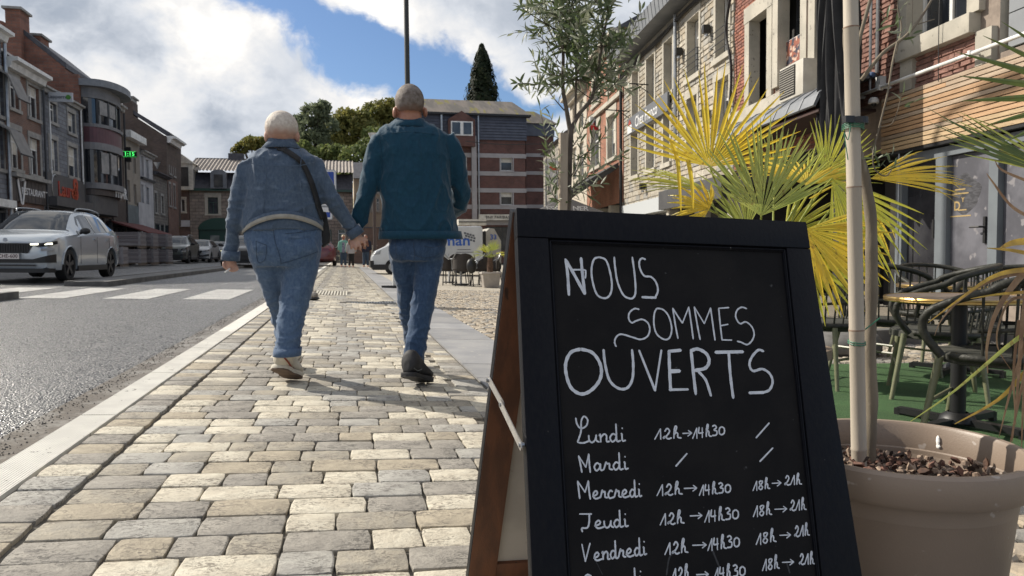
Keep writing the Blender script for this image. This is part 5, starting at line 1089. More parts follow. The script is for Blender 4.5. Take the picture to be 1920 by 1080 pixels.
F_OL = fol_mat('olive_autumn_foliage', (.21, .205, .06), (.14, .155, .05), (.32, .26, .07)); F_GR = fol_mat('mid_green_foliage', (.12, .16, .055), (.17, .205, .07), (.24, .245, .08)); F_GY = fol_mat('grey_green_foliage', (.14, .17, .11), (.185, .215, .125), (.24, .26, .14)); F_CO = fol_mat('dark_conifer_foliage', (.016, .028, .013), (.028, .040, .018), (.045, .045, .02))
M_BK = mat('far_bark', (.06, .05, .04), rough=.9)
def leaves(mb, blobs, n, size, rnd, shell=.5, flat=.8):
 tot = sum(b[3]**2 for b in blobs)
 for (x, y, z, r) in blobs:
  for _ in range(int(n*r*r/tot)):
   while True:
    v = V((rnd.uniform(-1, 1), rnd.uniform(-1, 1), rnd.uniform(-1, 1)))
    if .05 < v.length < 1: break
   v = v.normalized()*(v.length**shell)*r*rnd.uniform(.85, 1.12); p = V((x+v.x, y+v.y, z+v.z*flat))
   if noise.noise(p*(.9/r**.3)) < -.22: continue
   n_ = (v.normalized()+V((rnd.gauss(0, .7), rnd.gauss(0, .7), rnd.gauss(0, .7)))).normalized(); a = n_.orthogonal().normalized(); a = (Matrix.Rotation(rnd.uniform(0, 6.28), 3, n_) @ a); b_ = n_.cross(a); s = size*rnd.uniform(.5, 1.3)
   mb.add([p-a*s, p-b_*s*.45, p+a*s*.9, p+b_*s*.5], [(0, 1, 2, 3)])
def far_tree(label, Y, blobs_px, n, size, m, base_px, trunk_r=.35, seed=0, group='trees on the slope behind the square'):
 rnd = random.Random(seed); u = mpp(Y, 600); B3 = []
 for (x, y, r) in blobs_px:
  p = at(x, y, Y+rnd.uniform(-r*u*.4, r*u*.4)); B3.append((p.x, p.y, p.z, r*u))
  for k in range(5):
   a = rnd.uniform(0, 6.28); e_ = rnd.uniform(-.3, 1.3); q = r*u*.75; B3.append((p.x+q*math.cos(a)*math.cos(e_), p.y+q*math.sin(a)*math.cos(e_), p.z+q*math.sin(e_)*.8, r*u*rnd.uniform(.28, .5)))
 bp = at(*base_px, Y); bp.z = max(0, min(bp.z, 6)); t = thing('broadleaf_tree', label, 'tree', bp, group)
 mb = MB(); leaves(mb, B3, n, size, rnd); mb.build('crown', m, t, recalc=False)
 top = V((sum(b[0] for b in B3)/len(B3), Y, sum(b[2] for b in B3)/len(B3))); mb = MB(); mb.tube([bp, bp.lerp(top, .5)+V((.3, 0, 0)), top], [trunk_r, trunk_r*.7, trunk_r*.3], 8)
 for b in B3[::4]: mb.tube([bp.lerp(top, .55), V(b[:3])], [trunk_r*.35, .05], 5)
 mb.build('trunk', M_BK, t); return t
far_tree('grey green tree standing highest at the left of the wooded slope', 92, [(590, 212, 24), (575, 245, 30), (603, 203, 18), (566, 228, 18), (590, 265, 28), (610, 235, 24)], 5200, .30, F_GY, (588, 400), seed=1)
far_tree('broad olive green tree in the middle of the wooded slope', 98, [(650, 222, 24), (628, 232, 28), (672, 232, 28), (660, 245, 30), (640, 270, 30), (615, 265, 26), (690, 245, 26)], 6200, .32, F_OL, (640, 420), seed=2)
far_tree('olive tree crown with feathery top rising left of the taller person', 104, [(705, 207, 24), (725, 200, 20), (690, 222, 28), (715, 235, 30), (742, 212, 24), (675, 240, 24), (735, 240, 24)], 6200, .32, F_OL, (710, 420), seed=3)
far_tree('mid green tree in front at the foot of the wooded slope', 84, [(670, 300, 34), (650, 330, 30), (690, 280, 26), (700, 330, 30), (720, 300, 26)], 6000, .30, F_GR, (680, 430), seed=4)
far_tree('dark rounded tree directly behind the roof of the stone town house', 88, [(610, 300, 30), (580, 300, 28), (560, 280, 22), (630, 290, 26), (735, 275, 26), (700, 255, 22)], 5600, .30, F_GR, (600, 430), seed=5)
far_tree('small yellowish tree behind the tiled roof left of the person in denim', 90, [(470, 268, 16), (488, 270, 16), (455, 278, 13), (500, 285, 18), (440, 283, 8), (520, 280, 18)], 3600, .26, F_OL, (480, 420), seed=6)
far_tree('green tree beyond the low roof at the far right hand row', 90, [(770, 260, 20), (790, 280, 20), (540, 290, 22)], 2500, .3, F_GR, (770, 420), seed=8)
hl_ = MB(); Nn = 40
for j in range(12):
 for i in range(Nn+1):
  x = -110+220*i/Nn; y = 88+j*9; w = math.exp(-((x-8)/38)**2); z = w*(j/11)*14-.3+.6*noise.noise(V((x*.05, y*.05, 0))); hl_.v.append((x, y, z if j else -1))
for j in range(11):
 for i in range(Nn): a = j*(Nn+1)+i; hl_.f.append((a, a+1, a+Nn+2, a+Nn+1)); hl_.mi.append(0)
tag(hl_.build('hill', mat('wooded_slope_ground', (.045, .05, .02), (.06, .06, .028), rough=.95, scale=.4), smooth=True, recalc=False), kind='structure')
mb = MB(); rnd = random.Random(77); bl = [(x, 108+rnd.uniform(-6, 10), math.exp(-((x-8)/38)**2)*7+1.5, rnd.uniform(2.5, 4)) for x in [rnd.uniform(-50, 60) for _ in range(34)]]
leaves(mb, bl, 9000, .42, rnd); tag(mb.build('distant_wood', F_GR, recalc=False), 'far off mass of green wood covering the slope behind the houses', 'wood', kind='stuff')
# sequoia
YS = 92; u = mpp(YS, 905); p0 = at(905, 250, YS); t = thing('conifer_tree', 'tall dark conical conifer rising above the bank roof', 'tree', (p0.x, YS, 0)); rnd = random.Random(9); mb = MB(); zt = at(905, 84, YS).z; zb = at(905, 205, YS).z-4; H_ = zt-zb
for i in range(9500):
 f = rnd.random()**.8; ang = rnd.uniform(0, 6.28); prof = min(1, (1-f)**.62*1.12)*(1-.12*math.exp(-((f-.02)/.2)**2)); lob = 1+.16*math.sin(ang*5+f*22)+.12*noise.noise(V((math.cos(ang)*2, math.sin(ang)*2, f*9))); r = 42*u*prof*lob*(rnd.random()**.35)
 if noise.noise(V((math.cos(ang)*2.2, math.sin(ang)*2.2, f*14))) < -.28 and rnd.random() < .85: continue
 p = V((p0.x+r*math.cos(ang), YS+r*math.sin(ang), zb+H_*f-r*.18)); n_ = V((math.cos(ang), math.sin(ang), rnd.uniform(-.2, .9))).normalized(); a = n_.orthogonal().normalized(); a = Matrix.Rotation(rnd.uniform(0, 6.28), 3, n_) @ a; b_ = n_.cross(a); s = rnd.uniform(.12, .34); mb.add([p-a*s, p-b_*s*.6, p+a*s, p+b_*s*.6], [(0, 1, 2, 3)])
mb.build('crown', F_CO, t, recalc=False); mb = MB(); mb.tube([(p0.x, YS, 0), (p0.x, YS, zt-1)], [.7, .06], 10); mb.build('trunk', M_BK, t)
# ================================================================== CARS
M_TYRE = mat('tyre_rubber', (.012, .012, .012), rough=.85); M_RIM = mat('dark_alloy', (.03, .03, .034), rough=.35, metal=.3); M_CGL = mat('car_glass', (.012, .014, .017), rough=.03, spec=1.0); M_TRIM = mat('black_car_plastic', (.014, .014, .015), rough=.5)
M_LAMP = mat('lit_headlight', (.8, .8, .7), emis=((1.0, .97, .78), 2.2)); M_LAMPY = mat('lit_dipped_headlight', (.8, .8, .5), emis=((1.0, .95, .55), 2.2)); M_LAMPOFF = mat('unlit_headlight', (.30, .31, .33), rough=.1, spec=.9); M_TAIL = mat('red_tail_lamp', (.35, .01, .01), rough=.2)
def paint(name, c, c2=None): return mat(name, c, c2, rough=.28, coat=.6, metal=.15, scale=.5)
ST = [  # y, halfwidth, z bottom, z shoulder, z top, roof halfwidth
 (.0, .60, .36, .70, .80, .42), (.04, .74, .26, .76, .86, .55), (.16, .84, .21, .86, .94, .66), (.36, .895, .20, .93, 1.00, .70), (.65, .915, .20, .965, 1.045, .72), (.95, .92, .20, .99, 1.085, .72), (1.16, .92, .20, 1.01, 1.12, .70),
 (1.40, .92, .20, 1.02, 1.30, .645), (1.66, .92, .20, 1.03, 1.475, .60), (1.92, .92, .20, 1.04, 1.565, .575), (2.35, .92, .20, 1.05, 1.60, .575), (2.85, .92, .20, 1.07, 1.60, .57), (3.35, .92, .20, 1.09, 1.575, .555), (3.75, .905, .22, 1.11, 1.535, .53), (4.0, .885, .24, 1.12, 1.44, .53), (4.2, .85, .28, 1.10, 1.25, .55), (4.34, .80, .34, 1.02, 1.10, .55), (4.39, .70, .42, .90, .98, .5)]
def make_car(name, label, pm, lamp, group=None, zs=1.0, suv=True, plate=None, cat='car', detail=True):
 t = thing(name, label, cat, (0, 0, 0), group); rows_ = []
 for (y, w, zb, zs_, zt, rw) in ST:
  sec = [(0, zb), (w*.80, zb), (w*.97, zb+.05), (w, zb+.20), (w*1.0, (zb+zs_)/2+.06), (w*.985, zs_-.09), (w*.955, zs_), (rw+(w*.95-rw)*.12 if zt-zs_ > .15 else rw+(w*.95-rw)*.4, zt-.075 if zt-zs_ > .15 else zs_+(zt-zs_)*.55), (rw, zt-.03 if zt-zs_ > .15 else zt-.02), (rw*.5, zt-.004), (0, zt)]
  rows_.append([(x, y, z*zs) for x, z in sec])
 nR = len(ST); nS = 11
 if True:
  mb = MB()
  for sx in (1, -1):
   o_ = len(mb.v); mb.v += [(x*sx, y, z) for r_ in rows_ for (x, y, z) in r_]
   for i in range(nR-1):
    for j in range(nS-1):
     a = o_+i*nS+j; f = (a, a+1, a+nS+1, a+nS); mb.f.append(f if sx > 0 else f[::-1]); mb.mi.append(0)
   mb.f.append(tuple(o_+j for j in range(nS))); mb.mi.append(0); mb.f.append(tuple(o_+(nR-1)*nS+j for j in range(nS))[::-1]); mb.mi.append(0)
  bo_ = mb.build('body', pm, t); bm = bmesh.new(); bm.from_mesh(bo_.data); bmesh.ops.remove_doubles(bm, verts=bm.verts, dist=.0005); bmesh.ops.recalc_face_normals(bm, faces=bm.faces); bm.to_mesh(bo_.data); bm.free()
 WZ = .345*zs
 for y in (.80, 3.44):                                            # wheel arches
  cy = MB(); cy.tube([(-1.2, y, WZ), (1.2, y, WZ)], .395, 28); c_ = cy.build('cut', pm); md = bo_.modifiers.new('b', 'BOOLEAN'); md.operation = 'DIFFERENCE'; md.object = c_; md.solver = 'EXACT'
  me = bpy.data.meshes.new_from_object(bo_.evaluated_get(bpy.context.evaluated_depsgraph_get())); bo_.modifiers.clear(); old = bo_.data; bo_.data = me; me.name = 'body'; bpy.data.objects.remove(c_)
 smooth_me(bo_.data, 32); bo_.data.materials.clear(); bo_.data.materials.append(pm)
 mb = MB(); mb.box((0, 2.15, .38*zs), (1.3, 3.9, .25)); mb.build('underbody', M_TRIM, t)
 # windscreen over full width
 mb = MB(); vs = []; ii = (6, 7, 8, 9)
 for i in ii:
  row = [V((-rows_[i][j][0]*.985, rows_[i][j][1], rows_[i][j][2])) for j in (7, 8, 9)]+[V(rows_[i][10])]+[V((rows_[i][j][0]*.985, rows_[i][j][1], rows_[i][j][2])) for j in (9, 8, 7)]
  if i == 9: row = [p.lerp(prev_, .18) for p, prev_ in zip(row, last_)]
  last_ = row; vs += [p+V((0, -.006, .006)) for p in row]
 k = 7; mb.add(vs, [(a*k+b, a*k+b+1, (a+1)*k+b+1, (a+1)*k+b) for a in range(3) for b in range(6)]); ws = mb.build('windscreen', M_CGL, t, smooth=60)
 mb = MB(); vs = []
 for i in (13, 14, 15): vs += [p+V((0, .006, .006)) for p in [V((-rows_[i][j][0]*.98, rows_[i][j][1], rows_[i][j][2])) for j in (7, 8)]+[V(rows_[i][10])]+[V((rows_[i][j][0]*.98, rows_[i][j][1], rows_[i][j][2])) for j in (8, 7)]]
 mb.add(vs, [(a*5+b, a*5+b+1, (a+1)*5+b+1, (a+1)*5+b) for a in range(2) for b in range(4)]); mb.build('rear_window', M_CGL, t, smooth=60)
 for sx in (1, -1):
  def sp(y, f):                                                # point on the side glass plane at station y, fraction up
   for i in range(nR-1):
    if ST[i][0] <= y <= ST[i+1][0]: break
   q = (y-ST[i][0])/(ST[i+1][0]-ST[i][0]); a = V(rows_[i][6]).lerp(V(rows_[i+1][6]), q); b = V(rows_[i][7]).lerp(V(rows_[i+1][7]), q); p = a.lerp(b, f); return V((p.x*sx, p.y, p.z))
  for (y0, y1, f0, f1) in ((1.36, 2.38, .18, .95), (2.44, 3.22, .92, .93), (3.27, 3.86, .92, .72)):
   top = [sp(y0+(y1-y0)*q, (f0+(.95-f0)*min(1, q*2.2)) if y0 < 2 else (f0 if y0 < 3 else .92-(.92-.45)*q**1.5)) for q in (0, .2, .45, .7, 1)]; bot = [sp(y0+(y1-y0)*q, .05+(.0 if y0 < 3 else .18*q)) for q in (1, .5, 0)]
   mb = MB(); mb.add([p+V((sx*.006, 0, .002)) for p in top+bot], [tuple(range(8))]); mb.build('side_window', M_CGL, t)
  # wheels
  for y in (.80, 3.44):
   c = V((sx*.80, y, WZ)); mb = MB(); R_ = [(V((c.x+dx_*sx, y, WZ)), V((0, r_, 0)), V((0, 0, r_))) for dx_, r_ in ((-.11, .25), (-.11, .32), (-.09, .343), (.07, .343), (.095, .325), (.10, .245), (.06, .235), (.05, .10))]; mb.rings(R_, 28); w_ = mb.build('tyre', M_TYRE, t, smooth=40)
   for k in range(5):
    a = 2*PI*k/5+.3; mb = MB(); d_ = V((0, math.cos(a), math.sin(a))); s_ = V((0, -math.sin(a), math.cos(a))); mb.prism([c+V((.085*sx, 0, 0))+s_*.03, c+V((.085*sx, 0, 0))-s_*.03, c+V((.092*sx, 0, 0))+d_*.235-s_*.05, c+V((.092*sx, 0, 0))+d_*.235+s_*.05], (-.02*sx, 0, 0)); mb.build('spoke', M_RIM, w_)
   if suv: mb = MB(); mb.tube([V((sx*(.905), y+.41*math.cos(a), WZ+.41*math.sin(a))) for a in [PI*i/14-.05 for i in range(15)]], .02, 6); mb.build('arch_trim', pm if detail else M_TRIM, t)
  mb = MB(); mb.box((sx*.90, 2.12, .27*zs), (.06, 1.85, .12)); mb.build('sill_trim', M_TRIM, t)
  mb = MB(); mb.sph((sx*1.0, 1.42, 1.10*zs), (.11, .07, .075), 12); mb.tube([(sx*.88, 1.45, 1.05*zs), (sx*.98, 1.43, 1.08*zs)], .03, 6); mb.build('mirror', M_TRIM, t, smooth=60)
  if suv: mb = MB(); mb.tube(curve_pts([V((sx*.60, 1.95, 1.55*zs)), V((sx*.61, 2.1, 1.625*zs)), V((sx*.60, 2.9, 1.645*zs)), V((sx*.58, 3.5, 1.60*zs)), V((sx*.57, 3.62, 1.54*zs))], 5), .016, 6); mb.build('roof_rail', M_GALV, t, smooth=60)
  for y in (2.28, 3.15): mb = MB(); mb.box((sx*.925, y, .93*zs), (.03, .17, .025)); mb.build('door_handle', pm, t)
  for y in (1.38, 2.42, 3.28): mb = MB(); mb.box((sx*.921, y, .68*zs), (.004, .008, .62)); mb.build('door_seam', M_TRIM, t)
  # lamps
  h = MB(); h.prism([(sx*.44, .005, .775*zs), (sx*.60, -.012, .80*zs), (sx*.80, .095, .835*zs), (sx*.875, .22, .86*zs), (sx*.88, .23, .80*zs), (sx*.80, .09, .755*zs), (sx*.60, -.014, .735*zs)], (0, -.03, .0)); hb_ = h.build('headlight', M_TRIM, t)
  for (x0, x1, z0) in ((.47, .62, .762), (.645, .83, .775)):
   mb = MB(); y0 = -.048 if x0 < .6 else .0+.01; y1 = -.040+.0 if x0 < .6 else .105; mb.prism([(sx*x0, y0-.008, z0*zs), (sx*x1, y1-.02, (z0+.005)*zs), (sx*x1, y1-.02, (z0+.042)*zs), (sx*x0, y0-.008, (z0+.03)*zs)], (0, -.012, 0)); mb.build('lamp_strip', lamp, hb_)
  mb = MB(); mb.prism([(sx*.64, .03, .645*zs), (sx*.84, .15, .66*zs), (sx*.84, .15, .70*zs), (sx*.66, .03, .70*zs)], (0, -.05, 0)); mb.build('fog_lamp', M_LAMPOFF, t)
  mb = MB(); mb.prism([(sx*.55, 4.385, .93*zs), (sx*.80, 4.30, .95*zs), (sx*.83, 4.22, 1.05*zs), (sx*.6, 4.33, 1.04*zs)], (0, .03, 0)); mb.build('tail_lamp', M_TAIL, t)
 # front
 gr_ = MB(); gr_.prism([(-.44, -.01, .80*zs), (.44, -.01, .80*zs), (.50, -.01, .775*zs), (.40, -.015, .60*zs), (-.40, -.015, .60*zs), (-.50, -.01, .775*zs)], (0, -.025, 0)); gp_ = gr_.build('grille', M_TRIM, t)
 if detail:
  for i in range(19): x = -.42+.84*i/18; mb = MB(); mb.box((x, -.046, .70*zs), (.012, .016, .17*zs)); mb.build('grille_bar', M_BLACK, gp_)
  mb = MB(); mb.prism([(-.47, -.036, .803*zs), (.47, -.036, .803*zs), (.47, -.036, .812*zs), (-.47, -.036, .812*zs)], (0, -.008, 0)); mb.build('grille_edge', M_GALV, gp_)
 def fy(x): return float(np.interp(abs(x), [0, .60, .74, .84, .895], [-.012, -.006, .03, .145, .33]))
 def band(nm, zf, m, w_=.86, lift=.022):
  mb = MB(); xs = [-w_+2*w_*i/24 for i in range(25)]; vs = []
  for x in xs: z0, z1 = zf(abs(x)); vs += [V((x, fy(x)-lift, z0*zs)), V((x, fy(x)-lift, z1*zs)), V((x, fy(x)+.05, z1*zs)), V((x, fy(x)+.05, z0*zs))]
  mb.add(vs, [(4*i+k, 4*i+(k+1) % 4, 4*i+4+(k+1) % 4, 4*i+4+k) for i in range(24) for k in range(4)]); return mb.build(nm, m, t)
 band('lower_intake', lambda x: (.40, .475) if x < .5 else (.40+.02*(x-.5), .475+.30*(x-.5)), M_TRIM); band('grille_slot', lambda x: (.335, .365), M_TRIM, .55)
 band('lower_bumper', lambda x: (.20, .285), M_TRIM, .84)
 if plate:
  mb = MB(); mb.box((0, -.06, .535*zs), (.52, .012, .11)); pl = mb.build('number_plate', mat('plate_white', (.62, .58, .55), rough=.4), t)
  M4 = Matrix(((1, 0, 0, 0.02), (0, 0, -1, -.0665), (0, 1, 0, .535*zs), (0, 0, 0, 1)))
  text_obj('plate_text', plate, .10, M4, mat('plate_red_black', (.05, .015, .015), rough=.5), pl, ext=.001, bold=True, xs=.95)
  mb = MB(); mb.box((-.237, -.068, .535*zs), (.045, .004, .108)); mb.build('blue_band', mat('plate_blue', (.01, .04, .35), rough=.4), pl)
  mb = MB(); mb.tube([(0, -.02, .865*zs), (0, -.035, .87*zs)], .042, 18); mb.build('badge', M_GALV, t)
  for sx in (-1, 1):
   mb = MB(); mb.tube([(sx*.05+.1, 1.18, 1.13*zs), (sx*.05+.12+sx*.22, 1.20, 1.14*zs)], .008, 5); mb.build('wiper', M_BLACK, t)
  mb = MB(); mb.box((0, 1.86, 1.50*zs), (.22, .04, .06)); mb.build('mirror_mount', M_TRIM, t)
 return t
def put(t, x, y, rz, s=1): t.location = (x, y, gz(x)); t.rotation_euler = (0, SL*.6, R(rz)); t.scale = (s, s, s)
c1 = make_car('parked_car', 'silver blue sport utility car with lit headlights approaching at the left edge', mat('silver_blue_paint', (.40, .44, .48), rough=.22, coat=.8, metal=.35), M_LAMP, plate='1-CHE-600'); c1.name = 'approaching_car'; put(c1, -6.72, 16.95, -1.5)
c2 = make_car('parked_car', 'dark sport utility car, foremost of the parked cars beyond the stone pallets', paint('dark_green_paint', (.05, .06, .055)), M_LAMPOFF, 'cars parked along the left pavement', detail=False); put(c2, -9.55, 44.5, 0)
c3 = make_car('parked_car', 'pale car, second in the row of parked cars beyond the pallets', paint('pale_grey_paint', (.32, .33, .34)), M_LAMPOFF, 'cars parked along the left pavement', zs=.93, suv=False, detail=False); put(c3, -9.35, 50.5, 0)
c4 = make_car('parked_car', 'grey car, farthest in the row of parked cars beyond the pallets', paint('mid_grey_paint', (.16, .17, .18)), M_LAMPOFF, 'cars parked along the left pavement', zs=.93, suv=False, detail=False); put(c4, -9.2, 56.5, 0)
c5 = make_car('approaching_car', 'dark car with yellowish headlights approaching behind the arm of the person in denim', paint('black_paint', (.03, .032, .036)), M_LAMPY, zs=.95, detail=False); p = at(455, 480, 37); put(c5, p.x, 36, 2)
c6 = make_car('departing_car', 'dark reddish car driving away beside the kerb far down the road', paint('dark_red_paint', (.12, .02, .025)), M_LAMPOFF, zs=.95, suv=False, detail=False); p = at(600, 480, 44); put(c6, p.x, 48, 180)
c7 = make_car('parked_car', 'small black car standing in front of the green shop arch', paint('black_paint', (.03, .032, .036)), M_LAMPOFF, zs=.92, suv=False, detail=False); p = at(410, 480, 62); put(c7, p.x-2, 62, 90)
# --- white van on the right
YV = 30.0; t = thing('delivery_van', 'white delivery van with blue lettering, side on behind the taller person', 'van', (at(800, 500, YV).x, YV, gz(3))); u = mpp(YV, 850)
def vz(y): return at(820, y, YV).z
xl = at(697, 500, YV).x; xr = at(906, 500, YV).x; g0 = gz(3); M_VAN = mat('white_van_paint', (.60, .62, .63), (.5, .52, .53), rough=.3, coat=.4, scale=1)
zr = vz(424); prof = [(xl, g0+.35), (xl+.02, g0+.75), (xl+.18, g0+.98), (xl+.62, g0+1.18), (xl+1.25, zr-.12), (xl+1.6, zr), (xr-.05, zr), (xr, zr-.1), (xr, g0+.35)]
mb = MB(); mb.prism([(x, YV, z) for x, z in prof], (0, 1.85, 0)); bo_ = mb.build('body', M_VAN, t); bevel(bo_, .06, 3, 20)
mb = MB(); mb.prism([(xl+.72, YV-.004, g0+1.2), (xl+1.28, YV-.004, zr-.18), (xl+1.85, YV-.004, zr-.18), (xl+1.85, YV-.004, g0+1.2)], (0, -.01, 0)); mb.build('cab_window', M_CGL, t)
mb = MB(); mb.box(((xl+xr)/2, YV+.9, g0+.33), (xr-xl-.1, 1.86, .22)); mb.build('lower_trim', M_TRIM, t)
mb = MB(); mb.box((xl+.02, YV+.9, g0+.45), (.14, 1.8, .28)); mb.build('bumper', M_TRIM, t); mb = MB(); mb.prism([(xl+.05, YV-.01, g0+.82), (xl+.38, YV-.01, g0+1.02), (xl+.33, YV-.01, g0+.85)], (0, -.01, 0)); mb.build('headlight', M_LAMPOFF, t)
for x in (xl+.85, xr-.9): mb = MB(); mb.tube([(x, YV-.02, g0+.33), (x, YV+.22, g0+.33)], .33, 24); w_ = mb.build('tyre', M_TYRE, t); mb = MB(); mb.tube([(x, YV-.035, g0+.33), (x, YV-.021, g0+.33)], .19, 18); mb.build('hub', M_GALV, w_)
VF = Fac((0, YV, 0), (1, 0, 0)).setn((0, 0, 0)); M_BLU = mat('blue_lettering', (.02, .10, .42), rough=.4)
a, z = VF.uv(856, 452); text_obj('lettering', 'man', 20*u*1.35, VF.mat4(a, z, .005), M_BLU, t, bold=True, xs=1.15)
for i, (dx_, w_) in enumerate(((0, 26), (2, 34))): a, z = VF.uv(870+dx_, 468+i*5); mb = MB(); VF.box(mb, a-w_/2*u, a+w_/2*u, z-.6*u, z+.6*u, .002, .006); mb.build('print_line', MC['grey_letters'], t)
for i in range(4):
 for j in range(3): a, z = VF.uv(872+i*5.2-j*1.0+3*(j > 0), 437+j*5+i*1.5); mb = MB(); mb.prism([VF.P(a-2*u, z-1.8*u, .004), VF.P(a+2.2*u, z-2.4*u, .004), VF.P(a+1.8*u, z+1.4*u, .004), VF.P(a-2.4*u, z+1.9*u, .004)], VF.n*.003); mb.build('cube_logo_tile', MC['grey_letters'], t)
# market stall / shutter behind the van and cream panel
t = thing('roller_awning', 'grey folded awning housing above the white van', 'awning', (at(880, 415, 33).x, 33, 2)); a, b_ = at(860, 422, 33), at(912, 411, 33); mb = MB(); mb.obox((a.x, 33, a.z), (b_.x-a.x, 0, 0), (0, .5, 0), (0, 0, b_.z-a.z)); o = mb.build('housing', M_CREAM, t); mb = MB(); mb.obox((a.x, 32.97, a.z+.12), (b_.x-a.x, 0, 0), (0, .03, 0), (0, 0, .04)); mb.build('groove', M_TRIM, t)
t = thing('parked_van', 'cream van end with rounded top standing just right of the white van', 'van', (at(925, 500, 31).x, 31, gz(5))); a, b_ = at(911, 430, 31), at(940, 505, 31); mb = MB(); P_ = [(a.x, 31, gz(4)+.3), (a.x, 31, a.z-.1), (a.x+.15, 31, a.z+.05), (b_.x-.3, 31, a.z+.03), (b_.x, 31, a.z-.5), (b_.x, 31, gz(4)+.3)]; mb.prism(P_, (0, 1.8, 0)); o = mb.build('body', mat('cream_van', (.45, .43, .38), (.38, .36, .31), rough=.4, scale=2), t)
mb = MB(); mb.prism([(p[0], 30.99, p[2]) for p in [(a.x-.32, 0, gz(4)+.3), (a.x-.02, 0, gz(4)+.3), (a.x-.02, 0, a.z-.05), (a.x-.32, 0, a.z-.2)]], (0, .3, 0)); mb.build('dark_end', M_TRIM, t); F_ = Fac((0, 31, 0), (1, 0, 0)).setn((0, 0, 0)); q, z = F_.uv(925, 445); text_obj('small_lettering', '33', .3, F_.mat4(q, z, .01), M_BLU, t, bold=True)
for x in (a.x+.3, b_.x-.3): mb = MB(); mb.tube([(x, 30.98, gz(4)+.3), (x, 31.2, gz(4)+.3)], .3, 18); mb.build('tyre', M_TYRE, t)
# ================================================================== STREET THINGS
lp = at(764, 160, 14.0); lp2 = at(759, -60, 14.0); t = thing('lamp_post', 'tall dark lamp post rising from behind the taller person', 'lamp post', (lp.x, 14, gz(lp.x))); mb = MB(); mb.tube([(lp.x, 14, gz(lp.x)), (lp.x, 14, 1.2), (lp.x, 14, 1.25), (lp.x, 14, 8.5)], [.075, .07, .055, .038], 14); mb.build('shaft', mat('dark_green_post', (.018, .022, .020), rough=.45), t, smooth=40); mb = MB(); mb.tube([(lp.x, 14, gz(lp.x)), (lp.x, 14, gz(lp.x)+.05)], [.14, .13], 16); mb.build('base', M_BLACK, t); mb = MB(); mb.tube(curve_pts([V((lp.x, 14, 8.4)), V((lp.x, 13.8, 8.7)), V((lp.x, 13, 8.8))], 5), .035, 8); mb.box((lp.x, 12.7, 8.78), (.2, .7, .08)); mb.build('lamp_head', M_BLACK, t)
p = at(701, 345, 41); t = thing('street_post', 'thin brown post with a small white lamp head seen between the couple', 'post', (p.x, 41, gz(p.x))); mb = MB(); mb.tube([(p.x, 41, gz(p.x)), (p.x, 41, p.z+.9)], [.10, .08], 10); mb.build('shaft', mat('brown_post', (.07, .05, .045), rough=.6), t, smooth=40); q = at(694, 262, 41); mb = MB(); mb.tube([(p.x, 41, p.z+.9), (p.x, 41, q.z)], [.07, .05], 8); mb.rings([(V((p.x, 41, q.z)), V((.10, 0, 0)), V((0, .1, 0))), (V((p.x, 41, q.z+.35)), V((.26, 0, 0)), V((0, .26, 0)))], 14); mb.build('lamp_head', M_WHITE, t)
# blue traffic sign
p = at(580, 352, 12.6); u = mpp(12.6, 600); SFc = Fac((0, 12.6, 0), (1, 0, 0)).setn((0, 0, 0)); t = thing('traffic_sign', 'blue square traffic sign with white border behind the person in denim', 'traffic sign', (p.x, 12.6, gz(p.x)))
def rrect(cx, cy, hw, hh, r, d, n=5):
 P_ = []
 for (sx, sy, a0) in ((1, 1, 0), (-1, 1, PI/2), (-1, -1, PI), (1, -1, 3*PI/2)): P_ += [SFc.P(cx+sx*(hw-r)+r*math.cos(a0+PI/2*i/n), cy+sy*(hh-r)+r*math.sin(a0+PI/2*i/n), d) for i in range(n+1)]
 return P_
cx, cz = p.x, p.z; M_SBL = mat('sign_blue', (.01, .05, .30), rough=.35)
for k, (dz, hh) in enumerate(((0, 34*u), (-47*u, 12*u))):
 for nm, s_, m_, d in (('plate', 0, M_GALV, 0), ('white_border', 1.4*u, M_LETW, .003), ('blue_field', 4.2*u, M_SBL, .006)): mb = MB(); mb.prism(rrect(cx, cz+dz, 49*u-s_ if k == 0 else 41*u-s_, hh-s_, 5*u-min(s_, 3*u) if k == 0 else 3*u-min(s_*.5, 2*u), d), SFc.n*.003); mb.build(nm, m_, t)
mb = MB(); mb.prism([SFc.P(cx-22*u, cz-22*u, .0095), SFc.P(cx+22*u, cz-22*u, .0095), SFc.P(cx, cz+22*u, .0095)], SFc.n*.002); mb.build('white_triangle', M_LETW, t)
mb = MB(); SFc.box(mb, cx-36*u, cx+36*u, cz-45*u, cz-39*u, .0095, .012); mb.build('white_panel', M_LETW, t)
mb = MB(); mb.tube([(cx, 12.65, gz(cx)), (cx, 12.65, cz+30*u)], .03, 10); mb.build('post', M_GALV, t, smooth=40)
p = gp(739, 540); t = thing('bollard', 'slim white bollard on a dark foot left of the taller person', 'bollard', p); z1 = at(739, 505, p.y).z; mb = MB(); mb.tube([p, V((p.x, p.y, p.z+.42))], .035, 14); mb.build('post', M_WHITE, t, smooth=40); mb = MB(); mb.box(p+V((-.12, 0, .03)), (.34, .2, .06)); mb.build('foot', M_TRIM, t)
p = at(702, 500, 42); t = thing('stone_pillar', 'short pale square pillar beside the person in navy down the pavement', 'pillar', (p.x, 42, 0)); mb = MB(); mb.box((p.x, 42, .58), (.28, .28, 1.16)); o = mb.build('shaft', M_LTSTONE, t); mb = MB(); mb.box((p.x, 42, 1.19), (.34, .34, .06)); mb.build('cap', M_LTSTONE, t)
